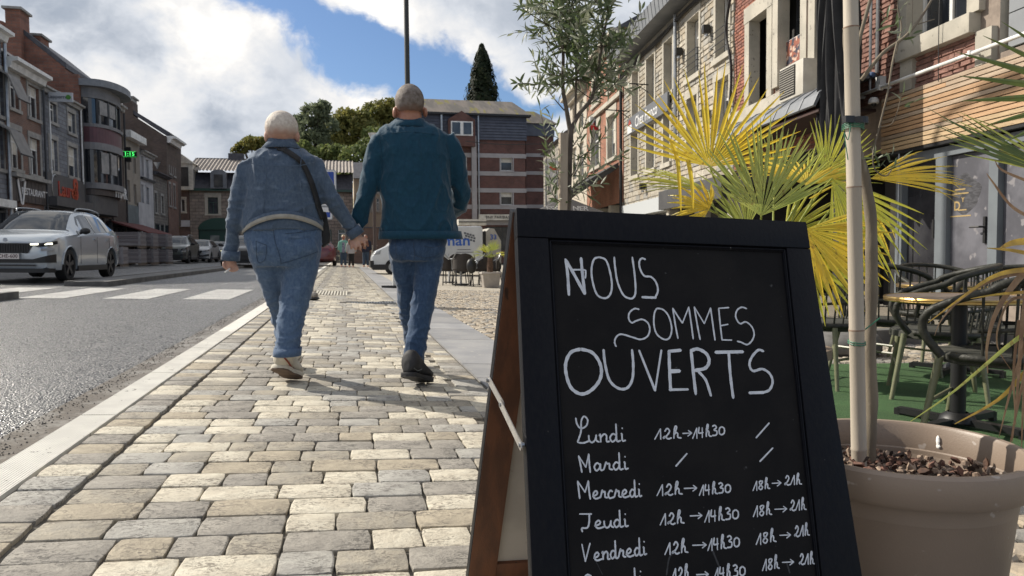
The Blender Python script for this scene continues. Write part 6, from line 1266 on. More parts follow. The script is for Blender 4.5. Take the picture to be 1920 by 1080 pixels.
# pallets of paving stones wrapped in film
M_FILM = mat('shrink_wrapped_stone', (.22, .205, .21), (.155, .145, .15), rough=.35, scale=6, bump=.01, bscale=18); M_PAL = mat('pallet_wood', (.15, .12, .095), rough=.9, scale=6); M_GREYB = [mat('grey_stone_course_a', (.185, .17, .175), rough=.8), mat('grey_stone_course_b', (.145, .13, .135), rough=.8)]
def pallet(label, x, y, z0, w, d, h, nl):
 t = thing('stone_pallet', label, 'pallet of paving', (x, y, z0), 'wrapped pallets of paving stones')
 for k in range(3): mb = MB(); mb.box((x-w/2+.08+k*(w-.16)/2, y, z0+.05), (.1, d, .09)); mb.build('bearer', M_PAL, t)
 mb = MB(); mb.box((x, y, z0+.105), (w, d, .02)); mb.build('deck', M_PAL, t); lh = (h-.13)/nl
 for i in range(nl): mb = MB(); j = .01*math.sin(i*2.1); mb.box((x+j, y, z0+.12+lh*(i+.5)), (w-.06, d-.06, lh-.012)); mb.build('stone_course', M_GREYB[i % 2], t)
 for sx in (-1, 1):
  mb = MB(); mb.box((x+sx*(w/2-.06), y-d/2+.028, z0+.12+(h-.13)/2), (.10, .008, h-.13)); mb.build('film_edge', M_FILM, t)
 mb = MB(); mb.prism([(x-w/2+.1, y-d/2+.02, z0+.14), (x+w/2-.1, y-d/2+.02, z0+.14), (x+w/2-.2, y-d/2+.02, z0+.22), (x, y-d/2+.02, z0+.26), (x-w/2+.2, y-d/2+.02, z0+.22)], (0, -.006, 0)); mb.build('film_fold', M_FILM, t)
zp = gz(-9.5)
for k, (y, nm) in enumerate(((36.2, 'nearest'), (38.0, 'middle'), (39.8, 'farthest'))):
 for z0, nn in ((zp, 'lower'), (zp+.76, 'upper')): pallet('%s wrapped pallet of grey stones, %s stack of the large group' % (nn, nm), -9.55+.25*k, y, z0, 1.5 if k == 0 else 1.2, 1.1, .74, 6)
pallet('single low wrapped stone pallet just behind the silver car', -9.5, 31.4, zp, .78, .8, .8, 5); pallet('second low wrapped stone pallet between the silver car and the tall stacks', -8.8, 32.2, zp, .62, .8, .8, 5)
# wicker terrace chairs and table by the van
M_WIC = mat('brown_black_wicker', (.028, .022, .018), (.045, .036, .03), rough=.7, scale=60, bump=.004, bscale=90)
def wchair(label):
 t = thing('wicker_chair', label, 'chair', (0, 0, 0), 'dark wicker chairs beside the white van')
 mb = MB(); mb.rings([(V((0, .02*0, z)), V((.27*s, 0, 0)), V((0, .25*s, 0))) for z, s in ((.38, .96), (.44, 1.0), (.46, .98))], 20); mb.build('seat', M_WIC, t)
 mb = MB(); n = 16; vs = []
 for zz, f in ((.44, 0), (.62, .3), (.78, .75), (.84, 1)):
  for i in range(n+1): a = PI+PI*i/n; h_ = (.66+.20*max(0, -math.sin(a))**1.2); z = .44+(h_-.44)*((zz-.44)/.40); vs.append((.29*math.cos(a), .27*math.sin(a)-.02*f, z))
 mb.add(vs, [(k*(n+1)+i, k*(n+1)+i+1, (k+1)*(n+1)+i+1, (k+1)*(n+1)+i) for k in range(3) for i in range(n)]); o = mb.build('backrest', M_WIC, t, recalc=False); s_ = o.modifiers.new('s', 'SOLIDIFY'); s_.thickness = .025
 for sx in (-1, 1): mb = MB(); mb.tube(curve_pts([V((sx*.24, -.20, .86)), V((sx*.29, -.08, .72)), V((sx*.29, .12, .665)), V((sx*.28, .24, .64)), V((sx*.25, .26, .40))], 5), .016, 6); mb.build('arm', M_GALV, t, smooth=60)
 for sx in (-1, 1):
  for sy in (-1, 1): mb = MB(); mb.tube([(sx*.21, sy*.20, .40), (sx*.24, sy*.24, 0)], .015, 6); mb.build('leg', M_TRIM, t)
 return t
w0 = wchair('wicker chair with its broad back to the camera and bright metal arms'); kids = {}
for x in COL.objects:
 if x.parent is w0: kids.setdefault(w0, []).append(x)
pc = gp(868, 536)
for i, (dx_, dy_, dg, lb) in enumerate(((0, 0, 0, None), (-.42, .55, -60, 'wicker chair at the left end of the little group beside the van'), (.62, .45, 50, 'wicker chair nearest the palm in the square planter'), (.1, 1.3, 180, 'wicker chair on the far side of the group, facing the camera'), (.95, 1.1, 120, 'wicker chair behind the planter palm'))):
 c_ = w0 if i == 0 else copy_tree(w0, None, kids)
 if lb: c_['label'] = lb
 c_.location = (pc.x+dx_, pc.y+dy_, gz(pc.x+dx_)); c_.rotation_euler = (0, SL, R(dg))
t = thing('cafe_table', 'small pale round table hidden among the wicker chairs', 'table', (pc.x+.05, pc.y+.65, gz(pc.x))); mb = MB(); q = V((pc.x+.05, pc.y+.65, gz(pc.x))); mb.lathe([(.001, .70), (.35, .70), (.35, .73), (.001, .73)], 30, q); mb.build('tabletop', M_WHITE, t); mb = MB(); mb.tube([q, q+V((0, 0, .7))], .03, 8); mb.build('column', M_GALV, t); mb = MB(); mb.tube([q, q+V((0, 0, .03))], .22, 18); mb.build('foot', M_TRIM, t)
p = gp(842, 530); t = thing('menu_stand', 'pale metal stand at the left of the wicker chairs', 'stand', p); mb = MB(); mb.tube([p, p+V((0, 0, .75))], .028, 8); mb.build('post', M_WHITE, t); mb = MB(); mb.tube([p, p+V((0, 0, .03))], .17, 16); mb.build('foot', M_TRIM, t); mb = MB(); mb.box(p+V((0, 0, .35)), (.16, .03, .05)); mb.build('clamp', M_WHITE, t)
# planter palm at mid distance
p = gp(920, 539); YB = p.y; u = mpp(YB, 915); t = thing('square_planter', 'pale tapered square planter holding a young palm', 'planter', p); M_PLA = mat('pale_stone_planter', (.40, .36, .32), (.33, .30, .265), rough=.7, scale=6); hh = .40; w0_, w1_ = .185, .235
c = V((at(919, 520, YB).x, YB, p.z)); mb = MB(); mb.rings([(c, V((w0_, w0_, 0)), V((-w0_, w0_, 0))), (c+V((0, 0, hh-.05)), V((w1_, w1_, 0)), V((-w1_, w1_, 0))), (c+V((0, 0, hh-.05)), V((w1_+.03, w1_+.03, 0)), V((-w1_-.03, w1_+.03, 0))), (c+V((0, 0, hh)), V((w1_+.03, w1_+.03, 0)), V((-w1_-.03, w1_+.03, 0))), (c+V((0, 0, hh)), V((w1_-.03, w1_-.03, 0)), V((-w1_+.03, w1_-.03, 0))), (c+V((0, 0, hh-.06)), V((w1_-.04, w1_-.04, 0)), V((-w1_+.04, w1_-.04, 0)))], 4); o = mb.build('box', M_PLA, t); bevel(o, .012)
pt_ = thing('young_palm', 'young spiky green palm growing in the pale square planter', 'palm', c+V((0, 0, hh-.05))); mb = MB(); tp = c+V((0, 0, hh+.36)); mb.tube([c+V((0, 0, hh-.08)), c+V((0, 0, hh+.15)), tp], [.07, .085, .06], 12); mb.build('trunk', mat('shaggy_trunk', (.14, .08, .055), (.07, .045, .03), rough=.95, scale=30, bump=.01, bscale=60), pt_)
PALM_AT = (pt_, tp, u)
t = thing('bag', 'black bag hanging among the wicker chairs beside the palm', 'bag', c+V((-.5, .3, .4))); mb = MB(); mb.sph(c+V((-.42, .35, .55)), (.14, .1, .2), 12); mb.build('bag_body', M_BLACK, t, smooth=True)
# black parasol
YU = 20.0; a = at(1060, 372, YU); t = thing('parasol', 'wide black parasol with white lettering on its valance behind the chalkboard', 'parasol', (a.x, YU, gz(4))); l_, r_ = at(985, 398, YU), at(1140, 398, YU); hw = (r_.x-l_.x)/2; ce = V(((l_.x+r_.x)/2, YU, 0)); zb = l_.z-.10; mb = MB(); P8 = [ce+V((hw*math.cos(PI/4*k+PI/8)*1.05, hw*math.sin(PI/4*k+PI/8), zb)) for k in range(8)]; top = V((a.x, YU, a.z+.05))
for k in range(8): mb.add([top, P8[k], P8[(k+1) % 8]], [(0, 1, 2)]); mb.add([P8[k], P8[(k+1) % 8], P8[(k+1) % 8]-V((0, 0, .2)), P8[k]-V((0, 0, .2))], [(0, 1, 2, 3)])
o = mb.build('canopy', mat('black_parasol_cloth', (.035, .032, .032), (.05, .045, .045), rough=.8, scale=2), t, recalc=False); mb = MB(); mb.tube([(a.x, YU, gz(4)), (a.x, YU, a.z)], .035, 10); mb.build('pole', M_BLACK, t)
UF = Fac((0, YU-hw*.98, 0), (1, 0, 0)).setn((0, 0, 0)); M_W2 = MC['white_letters']
for s_, x in (('ESS', 1035), ('NER', 1088)): q, z = UF.uv(x, 391); text_obj('lettering', s_, 11*mpp(YU-hw, 1060), UF.mat4(q, z, .03), M_W2, t, bold=True, xs=1.5)
# ================================================================== PEOPLE
def fuse(parts, voxel=.008, smooth=2, name='body'):
 mb = MB()
 for p in parts: o_ = len(mb.v); mb.v += p.v; mb.f += [tuple(i+o_ for i in f) for f in p.f]; mb.mi += [0]*len(p.f)
 me = bpy.data.meshes.new('t'); me.from_pydata(mb.v, [], mb.f); bm = bmesh.new(); bm.from_mesh(me); bmesh.ops.recalc_face_normals(bm, faces=bm.faces); bm.to_mesh(me); bm.free()
 o = bpy.data.objects.new('t', me); COL.objects.link(o); m = o.modifiers.new('r', 'REMESH'); m.mode = 'VOXEL'; m.voxel_size = voxel; m.use_smooth_shade = True
 s_ = o.modifiers.new('s', 'SMOOTH'); s_.iterations = smooth; s_.factor = .6
 me2 = bpy.data.meshes.new_from_object(o.evaluated_get(bpy.context.evaluated_depsgraph_get())); bpy.data.objects.remove(o); me2.name = name; return me2
def fin(me, name, m, parent, disp=None):
 n = len(me.vertices); co = np.empty(n*3); me.vertices.foreach_get('co', co); co = co.reshape(-1, 3)
 if disp:
  no = np.empty(n*3); me.vertices.foreach_get('normal', no); no = no.reshape(-1, 3)
  d = np.array([disp(V(c)) for c in co]); co = co+no*d[:, None]
 o_ = offs(parent); co = co-np.array(o_); me.vertices.foreach_set('co', co.ravel()); me.materials.clear()
 for q in (m if isinstance(m, list) else [m]): me.materials.append(q)
 me.polygons.foreach_set('use_smooth', [True]*len(me.polygons)); me.update(); return link(name, me, parent)
def ridge(p, s, off=0):
 return (1-abs(noise.noise(V((p.x*s[0]+off, p.y*s[1]+off, p.z*s[2])))*2))**3
def cloth(name, c1, c2, seam, sc=26, rough=.85, fade=0, weave=500):
 m = bpy.data.materials.new(name); m.use_nodes = True; N = NB(m.node_tree); b = m.node_tree.nodes['Principled BSDF']; pos = N.n('ShaderNodeNewGeometry').outputs['Position']
 c = N.mix(N.ss(N.noise(N.vm('MULTIPLY', pos, (1, 1, .45)), 85, 4, .7), .3, .7), c1, c2); c = N.mix(N.m('MULTIPLY', N.ss(N.noise(N.vm('MULTIPLY', pos, (1, 1, 2.4)), 15, 4, .6), .54, .72), .55), c, seam)
 N.put(b.inputs['Base Color'], c); b.inputs['Roughness'].default_value = rough; b.inputs['Specular IOR Level'].default_value = .25
 b.inputs['Sheen Weight'].default_value = .25; b.inputs['Sheen Roughness'].default_value = .4
 bn = N.n('ShaderNodeBump'); bn.inputs['Distance'].default_value = .004; bn.inputs['Strength'].default_value = .8
 h = N.m('ADD', N.m('MULTIPLY', N.noise(pos, weave, 2), .12), N.m('MULTIPLY', N.noise(pos, 32, 5, .6, 1.5), .9)); N.put(bn.inputs['Height'], h); m.node_tree.links.new(bn.outputs[0], b.inputs['Normal']); return m
M_DENJ = cloth('blue_denim_jacket', (.054, .082, .125), (.085, .118, .170), (.145, .19, .25), weave=380); M_DENW = cloth('faded_blue_jeans', (.055, .092, .165), (.088, .138, .215), (.15, .205, .285)); M_DENM = cloth('dark_blue_jeans', (.025, .052, .108), (.045, .083, .15), (.085, .13, .20))
M_TEAL = cloth('teal_velvet_jacket', (.004, .036, .068), (.007, .050, .088), (.010, .062, .105), sc=60, rough=.75)
M_SKIN = mat('tanned_skin', (.36, .17, .105), (.29, .125, .08), rough=.5, scale=18, bump=.0008, bscale=200); bsdf(M_SKIN).inputs['Subsurface Weight'].default_value = .12; bsdf(M_SKIN).inputs['Subsurface Radius'].default_value = (.02, .006, .003)
M_SKINW = mat('pale_skin', (.50, .30, .22), (.42, .23, .165), rough=.5, scale=18, bump=.0008, bscale=200); bsdf(M_SKINW).inputs['Subsurface Weight'].default_value = .12; bsdf(M_SKINW).inputs['Subsurface Radius'].default_value = (.02, .006, .003)
M_TEE = mat('cream_shirt_hem', (.33, .31, .27), (.26, .245, .21), rough=.9, scale=20); M_SOLE = mat('worn_rubber_sole', (.14, .095, .065), (.09, .06, .045), rough=.85, scale=25, bump=.001, bscale=90)
M_SHOEW = mat('cream_leather_trainer', (.56, .52, .43), (.46, .42, .34), rough=.6, scale=15); M_SHOEB = mat('black_trainer', (.010, .010, .011), (.018, .018, .02), rough=.7, scale=30); M_BRICKR = mat('rust_red_stripe', (.22, .045, .02), rough=.6)
M_BAG = mat('black_canvas_bag', (.010, .010, .011), (.016, .016, .017), rough=.75, scale=30, bump=.001, bscale=200)
def body_kit(Y):
 W_ = lambda x, y, k=0: at(x, y, Y+k); u = mpp(Y, 640)
 def torso(rs):                                                   # (y, xl, xr, depth half m, k)
  mb = MB(); R_ = []
  for (y, xl, xr, dh, k) in rs: c = W_((xl+xr)/2, y, k); R_.append((c, V(((xr-xl)/2*u, 0, 0)), V((0, dh, 0))))
  mb.rings(R_, 28); return mb
 def limb(rs, sq=1.0):                                            # (x, y, k, r px)
  mb = MB(); P_ = [W_(x, y, k) for x, y, k, r in rs]; rr = [r*u for *_, r in rs]; C_ = curve_pts(P_, 5); n = len(C_); q = []
  for i in range(n): t = i/5; j = min(int(t), len(rr)-2); f = t-j; q.append(rr[j]*(1-f)+rr[j+1]*f)
  mb.tube(C_, q, 18, sq=sq); return mb
 def ball(x, y, k, rx, ry, rz): mb = MB(); mb.sph(W_(x, y, k), (rx*u, ry*u, rz*u), 20); return mb
 return W_, u, torso, limb, ball
def fingers(W_, u, base, spec, r=3.0):
 out = []
 for pts in spec: mb = MB(); C_ = curve_pts([W_(*p) for p in pts], 4); n = len(C_); mb.tube(C_, [r*u*(1-.28*i/(n-1)) for i in range(n)], 8); out.append(mb)
 return out
def shoe(name, m, ms, parent, W_, heel, toe, up, wpx, u, sole_t=.022, hh=.085, ankle=None):
 """heel and toe: world points on the sole; up: direction out of the foot top"""
 f = (toe-heel); L = f.length; f.normalize(); up = (up-f*up.dot(f)).normalized(); s = f.cross(up)
 prof = [(0, .34, .60), (.03, .70, .95), (.08, .88, 1.14), (.2, .95, 1.18), (.38, .86, 1.0), (.55, .95, .70), (.72, 1.05, .50), (.88, .92, .40), (.97, .62, .33), (1.0, .25, .26)]
 a = MB(); R_ = []
 for t, w, h in prof: R_.append((heel+f*(L*t)+up*(sole_t+hh*h*.5-.004), s*(wpx*w/2), up*(hh*h*.5)))
 a.rings(R_, 18);
 parts = [a]
 if ankle is not None: b_ = MB(); b_.tube([heel+f*L*.22+up*(sole_t+.03), ankle], [wpx*.47, wpx*.46], 14); parts.append(b_)
 me = fuse(parts, .006, 1, name); sh = fin(me, name, m, parent)
 mb = MB(); P_ = [(0, .0), (.02, .55), (.1, .84), (.28, .86), (.45, .78), (.65, 1.04), (.82, 1.02), (.94, .72), (1.0, .0)]
 poly = [heel+f*(L*t)+s*(wpx*w*.53) for t, w in P_]+[heel+f*(L*t)-s*(wpx*w*.53) for t, w in P_[-2:0:-1]]; mb.prism([p+up*.007 for p in poly], up*(sole_t-.007)); o = mb.build('midsole', m, sh); bevel(o, .003); mb = MB(); mb.prism(poly, up*.0065); mb.build('outsole', ms, sh); return sh, f, up, s, L
def hair_mat(name, h1, h2, sk, zlo, zhi, bx):
 m = bpy.data.materials.new(name); m.use_nodes = True; N = NB(m.node_tree); b = m.node_tree.nodes['Principled BSDF']; pos = N.n('ShaderNodeNewGeometry').outputs['Position']
 c = N.mix(N.ss(N.noise(pos, bx, 4, .6), .35, .65), h1, h2); z = N.m('ADD', N.sep(pos)[2], N.m('MULTIPLY', N.m('SUBTRACT', N.noise(pos, 30, 3), .5), .05)); f = N.ss(z, zlo, zhi)
 c = N.mix(f, sk, c); N.put(b.inputs['Base Color'], c); b.inputs['Roughness'].default_value = .7
 bn = N.n('ShaderNodeBump'); bn.inputs['Distance'].default_value = .0022; N.put(bn.inputs['Height'], N.m('ADD', N.noise(N.vm('MULTIPLY', pos, (1, 1, .35)), 420, 2), N.m('MULTIPLY', N.noise(pos, 40, 3), .8))); m.node_tree.links.new(bn.outputs[0], b.inputs['Normal']); return m
# ------------------------------------------------------------------ WOMAN
YW = 4.42
W_, u, torso, limb, ball = body_kit(YW)
foot = gp(540, 712)
WP = thing('person', 'person with cropped white hair in denim jacket and jeans, walking away holding hands', 'person', V((foot.x, YW, gz(foot.x))))
def wrink(p):                                                        # jacket folds: diagonal from the shoulder, horizontal low down
 q = p+V((0, 0, .06*noise.noise(p*7))); w1 = ridge(q, (13, 6, 7)); w2 = ridge(q, (7, 5, 12), 3)
 t = max(0, min(1, (p.z-1.0)/.3)); return .015*w1*t+.011*w2*(1-t)-.010
sleeveL = [(470, 308, 0, 19), (456, 330, 0, 18.5), (446, 372, .0, 17.5), (438, 420, .02, 15), (434, 460, .05, 14.5), (432, 486, .06, 15)]
sleeveR = [(585, 306, 0, 19), (602, 335, 0, 19), (622, 372, .0, 18), (642, 404, .03, 16), (660, 428, .05, 14.5), (668, 440, .055, 14)]
jt = torso([(268, 512, 545, .055, .02), (275, 500, 556, .075, .015), (284, 482, 580, .10, .01), (298, 466, 596, .125, 0), (320, 461, 597, .14, 0), (350, 462, 597, .15, 0), (385, 460, 600, .16, 0), (412, 457, 603, .165, 0), (428, 456, 604, .165, 0), (434, 457, 603, .16, 0)])
jk = fuse([jt, limb(sleeveL), limb(sleeveR)], .0085, 3)
n_ = len(jk.vertices)
zh = W_(530, 419).z
def jdisp(p):
 d = wrink(p)
 return d
jk_o = fin(jk, 'denim_jacket', M_DENJ, WP, jdisp)
# tailor: hem rises in the middle of the back; cuffs, waistband, collar, seams
def hemline(x): return 438-24*math.sin(max(0, min(1, (x-455)/150))*PI)**.8-8*(x-455)/150
mb = MB()
def around(yf, xl, xr, dh, k, n=30, grow=1.0, arc=(PI, 2*PI)):       # back half arc (toward camera) at varying height
 out = []
 for i in range(n+1):
  a = arc[0]+(arc[1]-arc[0])*i/n; x = (xl+xr)/2+(xr-xl)/2*math.cos(a)*grow; c = W_(x, yf(x), k); out.append(V((c.x, YW+k+dh*math.sin(a)*grow, c.z)))
 return out
b0 = around(lambda x: hemline(x)-11, 456, 604, .165, 0, grow=1.0); b1 = around(hemline, 456, 604, .165, 0, grow=1.0)
mb.add(b0+b1, [(i, i+1, len(b0)+i+1, len(b0)+i) for i in range(len(b0)-1)]); o = mb.build('waistband', M_DENJ, jk_o, recalc=False, smooth=True); s_ = o.modifiers.new('s', 'SOLIDIFY'); s_.thickness = .006
for y in (hemline,): mb = MB(); mb.tube(around(lambda x: hemline(x)-11.5, 456, 604, .165, 0, grow=1.008), .0018, 5); mb.build('seam', M_DENJ, jk_o, smooth=True)
for pts in ([(497, 290), (500, 330), (497, 370), (492, 408)], [(566, 290), (562, 330), (566, 370), (572, 404)], [(470, 306), (500, 312), (560, 312), (592, 304)]):
 mb = MB(); mb.tube([V((p.x, YW-.155-(.0)+.03*abs((q[0]-530)/70)**2, p.z)) for q in pts for p in [W_(*q, -.13)]], .0022, 5); mb.build('seam', M_DENJ, jk_o, smooth=True)
mb = MB(); mb.rings([(W_(528, 279, .005), V((36*u, 0, 0)), V((0, .098, 0))), (W_(528, 268, .01), V((27*u, 0, 0)), V((0, .082, .0))), (W_(528, 262, .01), V((25.5*u, 0, 0)), V((0, .078, .0)))], 24, cap=False); o = mb.build('collar', M_DENJ, jk_o, smooth=True); s_ = o.modifiers.new('s', 'SOLIDIFY'); s_.thickness = .008
for c0, c1, r in ((W_(433, 470, .055), W_(432, 488, .06), 16.5), (W_(660, 428, .05), W_(670, 442, .055), 15.5)):
 mb = MB(); mb.tube([c0, c1], [r*u, r*u*1.02], 20, cap=False); o = mb.build('cuff', M_DENJ, jk_o, smooth=True); s_ = o.modifiers.new('s', 'SOLIDIFY'); s_.thickness = .005
# shirt hem
mb = MB(); b0 = around(lambda x: hemline(x)-6, 457, 603, .165, 0, grow=1.02); b1 = around(lambda x: hemline(x)+2.5, 457, 603, .165, 0, grow=1.03); mb.add(b0+b1, [(i, i+1, len(b0)+i+1, len(b0)+i) for i in range(len(b0)-1)]); o = mb.build('shirt_hem', M_TEE, WP, recalc=False, smooth=True); s_ = o.modifiers.new('s', 'SOLIDIFY'); s_.thickness = .004
# jeans
hips = torso([(405, 462, 598, .135, 0), (425, 458, 602, .15, 0), (445, 459, 603, .15, -.005), (468, 465, 602, .15, -.01), (490, 471, 598, .14, -.005), (502, 477, 594, .12, 0)])
legR = [(562, 475, 0, 40), (562, 505, .0, 36.5), (557, 540, -.02, 31), (550, 575, -.04, 28), (543, 612, -.09, 25.5), (540, 645, -.13, 23.5), (538, 666, -.15, 22.5)]
legL = [(503, 475, .02, 36), (507, 505, .05, 31), (516, 545, .12, 26), (525, 580, .2, 22), (532, 620, .28, 19), (538, 655, .36, 17)]
but = [ball(504, 462, -.045, 36, 36, 30), ball(561, 464, -.045, 38, 36, 32)]
jn = fuse([hips, limb(legR), limb(legL)]+but, .0085, 3)
def jnd(p): return .009*ridge(p+V((0, 0, .05*noise.noise(p*8))), (6, 6, 24), 9)*max(.25, min(1, (.62-p.z)/.25)) + .005*ridge(p, (16, 10, 10), 1) - .010
jn_o = fin(jn, 'jeans', M_DENW, WP, jnd)
mb = MB(); mb.rings([(W_(540, 652, -.14), V((24.5*u, 0, 0)), V((0, 24.5*u, 0))), (W_(538, 667, -.15), V((25*u, 0, 0)), V((0, 25*u, 0)))], 22, cap=False); o = mb.build('turn_up', M_DENW, jn_o, smooth=True); s_ = o.modifiers.new('s', 'SOLIDIFY'); s_.thickness = .006
M_STIT = mat('jeans_seam', (.035, .055, .09), rough=.9)
def onback(me_o, pts, r=.0016, m=None, name='seam', lift=.002):      # lay a seam on the camera-facing surface
 bvh = None; from mathutils.bvhtree import BVHTree
 dg = bpy.context.evaluated_depsgraph_get(); me = me_o.data; o_ = offs(me_o); bv = BVHTree.FromPolygons([v.co for v in me.vertices], [tuple(p.vertices) for p in me.polygons]); out = []
 C_ = curve_pts([V((a, b_, 0)) for a, b_ in pts], 6) if len(pts) > 2 else [V((pts[0][0], pts[0][1], 0)).lerp(V((pts[1][0], pts[1][1], 0)), i/8) for i in range(9)]
 for c in C_:
  d = ray(c.x, c.y).normalized(); h = bv.ray_cast(EYE-o_, d)
  if h[0] is not None: out.append(h[0]+o_-d*lift)
 if len(out) < 2: return None
 mb = MB(); mb.tube(out, r, 5); return mb.build(name, m or M_STIT, me_o, smooth=True)
for pts in ([(512, 424), (515, 450), (524, 478), (527, 495)], [(527, 494), (550, 488), (580, 478), (596, 472)], [(480, 452), (483, 490), (497, 486), (500, 460)], [(480, 452), (500, 460)], [(535, 438), (560, 436), (600, 430)]): onback(jn_o, pts, m=M_STIT)
for pts in ([(540, 446), (556, 447), (580, 444)], [(545, 440), (550, 452)]): onback(jn_o, pts, m=M_DENW)
# body (skin)
head = [ball(528, 241, 0, 29, 33, 31), ball(528, 258, .03, 24, 26, 22)]
neck = limb([(528, 262, .01, 20), (528, 285, 0, 22), (528, 300, 0, 30)])
ears = [ball(499.5, 256, -.005, 4.2, 9, 10.5), ball(558, 257, -.005, 4.2, 9, 10)]
nose = [ball(530, 252, .125, 5, 8, 7), ball(530, 268, .10, 9, 8, 6)]
core = [torso([(300, 488, 570, .07, 0), (350, 485, 575, .09, 0), (420, 485, 575, .09, 0), (470, 490, 575, .08, 0)]), limb([(470, 312, 0, 10), (446, 372, 0, 9), (436, 430, .03, 8), (433, 470, .05, 7.5), (432, 492, .06, 9)]), limb([(585, 310, 0, 10), (622, 372, 0, 9), (650, 415, .04, 8), (668, 442, .055, 8.5), (676, 452, .06, 9)]), limb([(562, 480, 0, 24), (555, 545, -.02, 18), (543, 612, -.09, 14), (538, 655, -.15, 11), (537, 668, -.15, 9)]), limb([(508, 480, .02, 22), (516, 545, .12, 14), (532, 620, .28, 10), (538, 655, .36, 10)])]
handL = [ball(432, 495, .06, 11.5, 8, 9)]+fingers(W_, u, None, [[(424, 496, .05), (424, 503, .045), (431, 506, .05), (434, 502, .06)], [(430, 498, .05), (431, 506, .04), (438, 508, .05), (440, 503, .06)], [(436, 498, .055), (439, 506, .05), (444, 507, .06)], [(441, 496, .06), (445, 503, .055), (446, 505, .07)], [(421, 490, .055), (419, 497, .04), (422, 503, .03)]], 3.1)
handR = [ball(668, 452, .06, 13, 9, 8.5)]+fingers(W_, u, None, [[(676, 450, .05), (684, 456, .035), (684, 464, .045)], [(670, 454, .045), (676, 462, .03), (675, 468, .045)], [(663, 455, .045), (667, 464, .03), (666, 469, .045)], [(657, 454, .05), (659, 463, .035), (658, 467, .05)], [(675, 446, .05), (684, 447, .04), (690, 452, .045)]], 3.3)
bd_ = fin(fuse(head+[neck]+ears+nose+core+handL+handR, .0062, 1), 'body', M_SKINW, WP)
hair = fuse([ball(528, 240.2, -.001, 30, 34, 31.8)], .007, 1); bm = bmesh.new(); bm.from_mesh(hair)
zc = W_(528, 257, 0).z; bmesh.ops.delete(bm, geom=[v for v in bm.verts if v.co.z < zc + (.05 if v.co.y > YW+.05 else 0) + 1.1*max(0, v.co.y-YW-.05) or (v.co.y > YW+.07 and v.co.z < W_(528, 226).z)], context='VERTS'); bm.to_mesh(hair); bm.free()
fin(hair, 'hair', hair_mat('close_cropped_white_hair', (.60, .54, .47), (.46, .39, .33), (.40, .24, .18), W_(528, 256).z, W_(528, 238).z, 60), WP)
for ex in (-1, 1): mb = MB(); mb.sph(W_(530+ex*10, 244, .125), (3.2*u, 2.5*u, 2.2*u), 8); mb.build('eye', M_BLACK, bd_)
# shoes
gfx = gp(556, 713); toe = V((gfx.x, gfx.y, gz(gfx.x)+.004)); hl = at(518, 693, toe.y-.19); hl = V((hl.x, toe.y-.17, hl.z))
sh, f, up, s, L = shoe('shoe', M_SHOEW, M_SOLE, WP, W_, hl, toe, V((.25, .55, .8)), .118, u, .030, .118, ankle=W_(537, 654, -.15))
onback(sh, [(531, 668), (541, 680), (552, 697), (558, 702)], .006, M_BRICKR, 'stripe', .001); onback(sh, [(548, 690), (555, 700)], .009, M_BRICKR, 'stripe', .001)
f2 = at(545, 690, YW+.42); g2 = V((f2.x-.0, YW+.36, gz(f2.x)+.0)); shoe('shoe', M_SHOEW, M_SOLE, WP, W_, g2, g2+V((.02, .25, .05)), V((0, -.1, 1)), .09, u, .026, .08, ankle=W_(541, 672, .42))
# strap, bag, cigarette
bag = thing('shoulder_bag', 'black shoulder bag with a wide diagonal strap across the denim jacket', 'bag', W_(608, 440, -.02))
from mathutils.bvhtree import BVHTree
bv = BVHTree.FromPolygons([v.co+offs(jk_o) for v in jk_o.data.vertices], [tuple(p.vertices) for p in jk_o.data.polygons])
C_ = curve_pts([V((520, 276, 0)), V((530, 279, 0)), V((547, 289, 0)), V((566, 305, 0)), V((580, 332, 0)), V((590, 360, 0)), (598, 388, 0), (606, 410, 0)], 6); Lr = []
for i, c in enumerate(C_):
 t_ = (C_[min(i+1, len(C_)-1)]-C_[max(i-1, 0)]).normalized(); sd = V((-t_.y, t_.x, 0))*4.6; row = []
 for k in (-1, 1):
  q = c+sd*k; d = ray(q.x, q.y).normalized(); h = bv.ray_cast(EYE, d); row.append((h[0]-d*.013) if h[0] is not None else (Lr[-1][0 if k < 0 else 1]+(W_(q.x, q.y)-W_(C_[i-1].x+sd.x*k, C_[i-1].y+sd.y*k)) if Lr else W_(q.x, q.y, -.12)))
 Lr.append(row)
mb = MB(); mb.add([p for r_ in Lr for p in r_], [(2*i, 2*i+1, 2*i+3, 2*i+2) for i in range(len(Lr)-1)]); o = mb.build('strap', M_BAG, bag, smooth=True); s_ = o.modifiers.new('s', 'SOLIDIFY'); s_.thickness = .004; s_.offset = 0
mb = MB(); mb.prism([W_(603, 398, .0), W_(611, 396, .0), W_(619, 440, .0), W_(618, 454, .0), W_(604, 465, .0), W_(600, 440, .0)], (.0, .2, 0)); o = mb.build('pouch', M_BAG, bag); bevel(o, .012, 3)
cg = thing('cigarette', 'white cigarette held in the left hand of the person in denim', 'cigarette', W_(425, 507, .03)); mb = MB(); mb.tube([W_(431, 504, .03), W_(421.5, 510.5, .0)], .0042, 8); mb.build('paper', mat('white_paper', (.75, .74, .70), rough=.8), cg)
